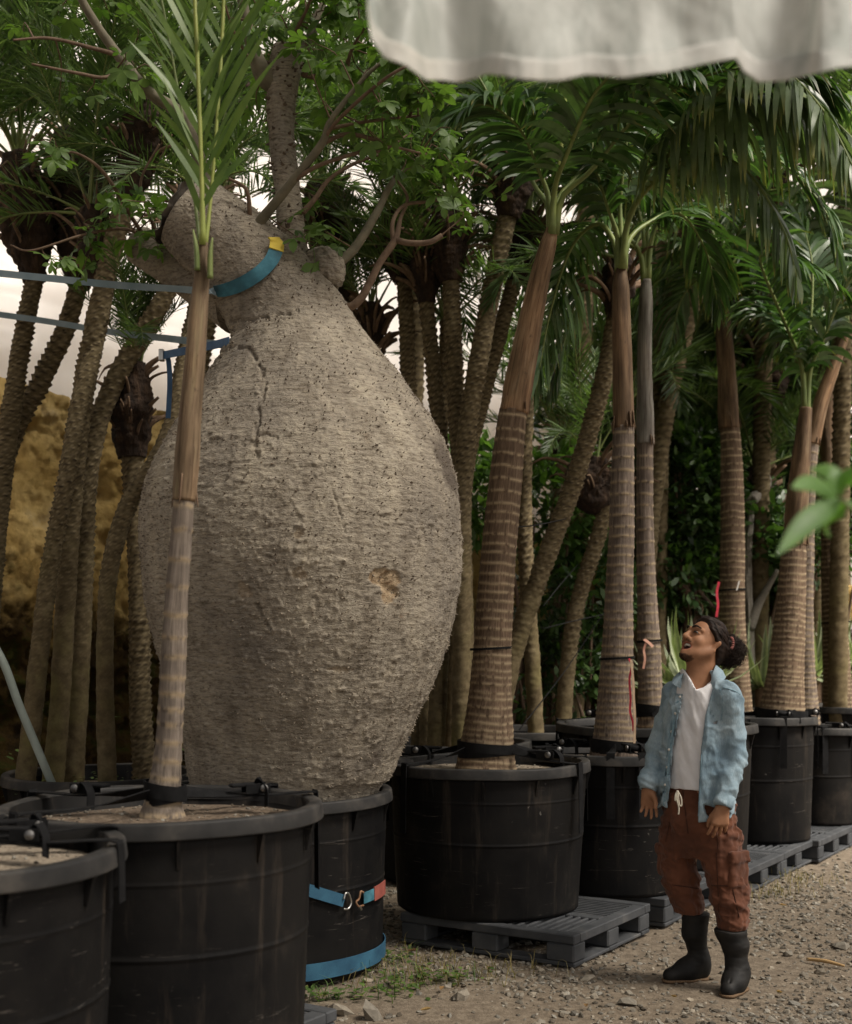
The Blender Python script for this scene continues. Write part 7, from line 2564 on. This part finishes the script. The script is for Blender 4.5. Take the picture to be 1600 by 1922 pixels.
# --- open denim shirt
T = Field((-.36, -.33, .72), (.27, .30, 1.48), .0050)
bx = mp(1316, 0)[0]
body = [(zc(1540), mp(1307, 0)[0], 0, .180, .142), (zc(1500), mp(1308, 0)[0], 0, .177, .138), (zc(1430), mp(1311, 0)[0], 0, .169, .128), (zc(1360), chest[0], 0, .174, .128), (zc(1318), chest[0], .005, .164, .114), (zc(1292), mp(1318, 0)[0], .012, .145, .092), (zc(1272), mp(1318, 0)[0], .02, .098, .078), (zc(1258), mp(1320, 0)[0], .02, .084, .070)]
T.loft(body, rtv, fwv, .02, z0=zc(1538), z1=zc(1262))
T.cone(mp(1322, 1284, .01), sr + [.01, 0, .0], .042, .050, .03)
T.cone(mp(1322, 1284, .01), slft + [-.01, 0, .0], .042, .051, .03)
T.chain([sr, er, wr + [0, 0, .02]], [.056, .046, .037], .02)
T.chain([slft, el_, wl + [0, 0, .015]], [.057, .049, .040], .02)


def creases(p):
    z = p[:, 2]
    a = fbm(np.stack([p[:, 0] * 14, p[:, 1] * 14, z * 5 + p[:, 0] * 6], -1), 3, 61)
    arm = np.maximum(sm(.10, .14, p[:, 0]), sm(-.15, -.19, p[:, 0]))
    b = fbm(np.stack([p[:, 0] * 8, p[:, 1] * 8, z * 30 + p[:, 0] * 16], -1), 2, 63)
    w = sm(1.22, 1.0, z)
    elb = np.exp(-((z - 1.03) / .10) ** 2) + np.exp(-((z - .86) / .06) ** 2)
    f_ = 1 - np.abs(fbm(np.stack([p[:, 0] * 10 + z * 8, p[:, 1] * 10, z * 9 - p[:, 0] * 8], -1), 2, 67)) * 3
    return .011 * a + arm * .016 * b * (.35 + elb) * w + .003 * fbm(p * 40, 2, 65) - .008 * np.maximum(f_, 0) + (1 - arm) * drape(p, .008, 91, bx, 0.0, 2.4)


T.apply(creases)
O = T.F.copy()


def cav(Tf, body_, shrink, zlo):
    I = Field((-.36, -.33, .72), (.27, .30, 1.48), .0050)
    rows = [(z_, cx_, cy_, a_ - shrink, b__ - shrink) for z_, cx_, cy_, a_, b__ in body_]
    I.loft(rows, rtv, fwv, .02, z0=.70, z1=1.5)
    return I.F


cavF = cav(T, body, .011, .7)
T.F = np.maximum(T.F, -cavF)
zs = np.array([zc(q) for q in (1540, 1480, 1400, 1340, 1305, 1285, 1262)])
xl_ = np.array([mp(q, 0)[0] for q in (1249, 1254, 1262, 1270, 1279, 1284, 1280)])
xr_ = np.array([mp(q, 0)[0] for q in (1298, 1300, 1305, 1313, 1324, 1331, 1338)])


def opening(p):
    a, b = np.interp(p[:, 2], zs, xl_), np.interp(p[:, 2], zs, xr_)
    v = (p[:, 0] - bx) * fwv[0] + p[:, 1] * fwv[1]
    return np.where(v > .02, np.minimum(np.minimum(p[:, 0] - a, b - p[:, 0]), .02), -1)


T.mask(opening)


def hemline(p):
    # shirt tails: the hem is cut a little higher at the sides; sleeves end at the cuffs
    body_m = (p[:, 0] > mp(1236, 0)[0] - .01) & (p[:, 0] < mp(1375, 0)[0])
    u = (p[:, 0] - bx) * rtv[0] + p[:, 1] * rtv[1]
    h = zc(1536) + .05 * np.abs(u / .19) ** 3 + np.where(p[:, 0] < mp(1270, 0)[0], .042, 0)
    near = np.minimum(np.linalg.norm(p - wr, axis=1), np.linalg.norm(p - wl, axis=1)) < .10
    return np.where(near, -1, h - p[:, 2])


T.mask(hemline)
# cuffs: cut the sleeve ends flat and hollow them
for e_, w_, rr in ((er, wr, .029), (el_, wl, .031)):
    ax_ = norm(w_ - e_)

    def cuff(p, w_=w_, ax_=ax_):
        t = (p - w_) @ ax_
        return np.where(np.linalg.norm(p - w_, axis=1) < .09, t - .008, -1)
    T.mask(cuff)
    T.cone(w_ - ax_ * .05, w_ + ax_ * .05, rr, rr, .0, 'cut')
V, Q = T.nets()
shirt = wear('denim_shirt', V, Q, M_denim)

# surface point of the shirt along a line of sight, for seams, plackets and buttons
def on_shirt(px, py, lift=.002):
    for dy in np.arange(-.30, .12, .0015):
        p = mp(px, py, dy)
        i = np.round((p - T.lo) / T.h).astype(int)
        if (i >= 0).all() and (i < T.n).all() and T.F[tuple(i)] < 0:
            return mp(px, py, dy - lift)
    return None


def strip(lst, wid, mat, par, nm, th=.004, n=50, lift=.002):
    q = [on_shirt(a, b, lift) for a, b in lst]
    q = [a for a in q if a is not None]
    if len(q) < 3:
        return
    q = np.array(q)
    if len(q) > 4:
        q[1:-1] = .25 * q[:-2] + .5 * q[1:-1] + .25 * q[2:]
    V, F = ribbon(q, wid, np.array([.9, -.45, 0]), th, n)
    wear(nm, V, F, mat, par, smooth=False)


strip([(1301, 1534), (1303, 1510), (1304, 1480), (1306, 1450), (1308, 1420), (1310, 1390), (1313, 1360), (1317, 1335), (1323, 1315)], .010, M_seam, shirt, 'placket')
strip([(1311, 1532), (1313, 1505), (1314, 1480), (1316, 1450), (1317, 1420), (1319, 1390), (1322, 1360), (1325, 1335), (1330, 1318)], .003, M_seam, shirt, 'placket_seam')
strip([(1247, 1512), (1251, 1480), (1254, 1450), (1257, 1420), (1260, 1395), (1264, 1365), (1268, 1340), (1273, 1315)], .010, M_seam, shirt, 'placket')
strip([(1242, 1510), (1246, 1480), (1249, 1450), (1252, 1420), (1255, 1395), (1259, 1365), (1263, 1340), (1268, 1318)], .003, M_seam, shirt, 'placket_seam')
strip([(1351, 1292), (1357, 1302), (1358, 1318), (1356, 1334), (1354, 1352)], .003, M_seam, shirt, 'shoulder_seam')
strip([(1357, 1290), (1368, 1293), (1380, 1297), (1390, 1303)], .003, M_seam, shirt, 'shoulder_seam')
strip([(1300, 1531), (1312, 1532), (1324, 1532), (1336, 1531)], .004, M_seam, shirt, 'hem_seam')
for (a, b) in ((1278, 1308), (1269, 1339), (1262, 1373), (1257, 1407), (1254, 1440), (1250, 1473)):
    q = on_shirt(a - 1, b, .003)
    if q is not None:
        wear('button', *(lambda r_: (r_[0] - MROOT, r_[1]))(tube([q + MROOT + [0, 0, 0], q + MROOT + [-.002, -.004, .0]], [.0062, .0055], n=3, seg=10)[:2]), M_button, shirt)
# cuffs
for e_, w_, rr in ((er, wr, .0385), (el_, wl, .0415)):
    ax_ = norm(w_ - e_)
    A = axes(ax_)
    th = np.linspace(0, 2 * math.pi, 28, endpoint=False)
    rows = []
    for t_, r_ in ((-.045, rr + .001), (-.043, rr + .004), (.006, rr + .001), (.009, rr - .002), (.008, rr - .008), (-.02, rr - .009)):
        rows.append(np.stack([np.cos(th) * r_, np.sin(th) * r_ * .92, np.full(28, t_)], 1) @ A.T + w_)
    wear('cuff', np.array(rows).reshape(-1, 3), grid_faces(6, 28), M_denim, shirt)
# collar: two leaves standing round the neck and folded over
def collar(line_top, line_bot):
    a, _ = resample(line_top, 26)
    b, _ = resample(line_bot, 26)
    out = norm(.5 * (a + b) - mp(1316, 1270, .01)) * .006
    rows = [b + out * .2, .5 * (a + b) + out * 1.6, a + out * .4, a - out * .6, .5 * (a + b) - out * .2, b - out]
    V = np.array(rows).reshape(-1, 3)
    wear('collar', V, grid_faces(6, 26, False), M_denim, shirt)


collar([mp(1283, 1264, -.06), mp(1277, 1266, -.03), mp(1275, 1262, .03), mp(1290, 1256, .08), mp(1315, 1252, .10)], [mp(1277, 1292, -.075), mp(1262, 1282, -.045), mp(1264, 1280, .04), mp(1283, 1276, .10), mp(1315, 1272, .125)])
collar([mp(1334, 1287, -.085), mp(1338, 1264, -.085), mp(1343, 1252, -.06), mp(1343, 1248, .0), mp(1332, 1250, .07), mp(1312, 1252, .10)], [mp(1348, 1300, -.115), mp(1354, 1295, -.122), mp(1358, 1278, -.085), mp(1362, 1270, .0), mp(1345, 1270, .09), mp(1312, 1272, .125)])

# --- hair drawn back into a curly bun
T = Field(HC - .18, HC + np.array([.28, .22, .19]), .0046)
T.ell(hp(0, -.026, .040), np.array((.093, .112, .101)) * HQ, HM, 0)
T.ell(hp(0, -.075, -.012), np.array((.082, .066, .070)) * HQ, HM, .03)
BUN = mp(1370, 1221, .05)
T.cone(hp(0, -.10, .01), BUN, .052, .050, .03)
T.ell(BUN, (.058, .054, .062), HM, .02)


def hairline(p):
    l = (p - HC) @ HM / HS
    x, y, z = l.T
    # forehead line, temples and sideburns
    front = y - (.050 - .9 * np.maximum(.062 - z, 0) - .25 * np.abs(x))
    low = -(z + .052) - .6 * np.maximum(-y - .02, 0)
    side = np.where((np.abs(x) > .045) & (z < .03), y - (-.004 + .05 * sm(-.01, .03, z)), -1)
    return np.maximum(np.maximum(front, side), np.where(y > -.05, low, -1))


T.mask(hairline)
T.apply(lambda p: .006 * fbm(((p - HC) @ HM) * np.array([70, 14, 70.0]), 3, 71) + .010 * fbm(p * 55, 2, 73) * sm(.10, .15, np.linalg.norm(p - HC, axis=1)))
V, Q = T.nets()
hair = wear('hair', V, Q, M_hair)
r = np.random.default_rng(909)
mc = MB()
for k in range(1000):
    a = norm(r.normal(0, 1, 3))
    p0 = BUN + a * r.uniform(.045, .070)
    if ((p0 - HC) @ HM)[1] > -.06:
        continue
    ax1 = norm(np.cross(a, r.normal(0, 1, 3)))
    ax2 = np.cross(a, ax1)
    rad, ph, ln = r.uniform(.006, .016), r.uniform(0, 6), r.uniform(.2, 1.0)
    tt_ = np.linspace(0, 5.5 * ln + 1.5, 9)
    q = p0[None] + a[None] * (tt_[:, None] * .0035) + rad * (np.cos(tt_ + ph)[:, None] * ax1 + np.sin(tt_ + ph)[:, None] * ax2) + np.array([0, 0, -.0012]) * tt_[:, None]
    mc.tube(q + MROOT, np.interp(np.linspace(0, 1, 9), [0, 1], [.0019, .0007]), n=12, seg=3, caps=False)
for k in range(260):     # strands combed back over the head
    az = r.uniform(-1.35, 1.35)
    s0 = np.array([.080 * math.sin(az), .052 - .045 * abs(math.sin(az)) + r.normal(0, .006), .075 * math.cos(az) + .04])
    s0 = np.array([0, -.026, .038]) + norm((s0 - [0, -.026, .038]) / np.array([.087, .105, .095])) * np.array([.090, .108, .098]) * 1.0
    e0 = np.array([r.normal(0, .012), -.13, -.01 + r.normal(0, .01)])
    pts_ = []
    for f in np.linspace(0, 1, 7):
        q = s0 * (1 - f) + e0 * f
        dq = (q - [0, -.026, .038]) / np.array([.087, .105, .095])
        if np.linalg.norm(dq) < 1.03:
            q = np.array([0, -.026, .038]) + norm(dq) * 1.03 * np.array([.087, .105, .095])
        pts_.append(hp(*(q + r.normal(0, .0016, 3))))
    mc.tube(np.array(pts_) + MROOT, [.0014, .002, .002, .002, .002, .002, .001], n=14, seg=3, caps=False)
build('curls', mc, M_hair, hair, kind='stuff')
mt_ = MB()
cb = BUN + HM @ np.array([-.035, .045, .02])
for k in range(7):
    a = k / 6 * 2.6 - 1.3
    c_ = mp(1369 + 4 * math.cos(a), 1207 + 10 * math.sin(a), -.035)
    mt_.tube(np.array([c_ + HM @ np.array([-.010, .006, 0]), c_ + HM @ np.array([-.016, .0, .002]), c_ + HM @ np.array([-.010, -.006, 0])]) + MROOT, [.003] * 3, n=8, seg=5)
build('hair_tie', mt_, pmat('pink_hair_tie', (.36, .13, .11), rough=.5), hair)
# brows, eyes, teeth, beard
for s_ in (-1, 1):
    q = [hp(.012 * s_, .0975, .040), hp(.030 * s_, .0905, .049), hp(.050 * s_, .0735, .043)]
    build('eyebrow', MB().tube(np.array(q) + MROOT, [.0045, .0052, .002], n=16, seg=7), M_hair, person)
    c_ = hp(.031 * s_, .0785, .019)
    e_ = [hp(.020 * s_, .0865, .0165), hp(.031 * s_, .0870, .020), hp(.044 * s_, .0775, .0165)]
    build('eye', MB().tube(np.array(e_) + MROOT, [.0026, .0050, .0018], n=12, seg=8), M_eye, person)
q = [hp(-.020, .0745, -.0485), hp(0, .0835, -.0465), hp(.020, .0745, -.0485)]
build('teeth', MB().tube(np.array(q) + MROOT, [.0050, .0056, .0050], n=16, seg=8), M_white, person)
mbd = MB()
for k in range(1000):
    i = r.integers(0, len(tc))
idx = np.nonzero((tc[:, 0] > .35))[0]
bodyV = np.array([v.co for v in person.data.vertices]) if False else None
co = np.empty(len(person.data.vertices) * 3, np.float32)
person.data.vertices.foreach_get('co', co)
co = co.reshape(-1, 3)
no = np.empty(len(person.data.vertices) * 3, np.float32)
person.data.vertices.foreach_get('normal', no)
no = no.reshape(-1, 3)
for i in r.choice(idx, min(len(idx), 450), replace=False):
    l = (co[i] - HC) @ HM / HS
    ln = .005 if l[1] > .055 and l[2] < -.07 else .004
    d = norm(no[i] * .8 + HM @ np.array([0, .2, -.9]) + r.normal(0, .25, 3))
    a = co[i] + MROOT
    mbd.tube([a, a + d * ln * .5, a + d * ln + no[i] * -.002], [.0013, .0011, .0005], n=4, seg=3, caps=False)
if len(mbd.V):
    build('beard', mbd, M_hair, person, kind='stuff')
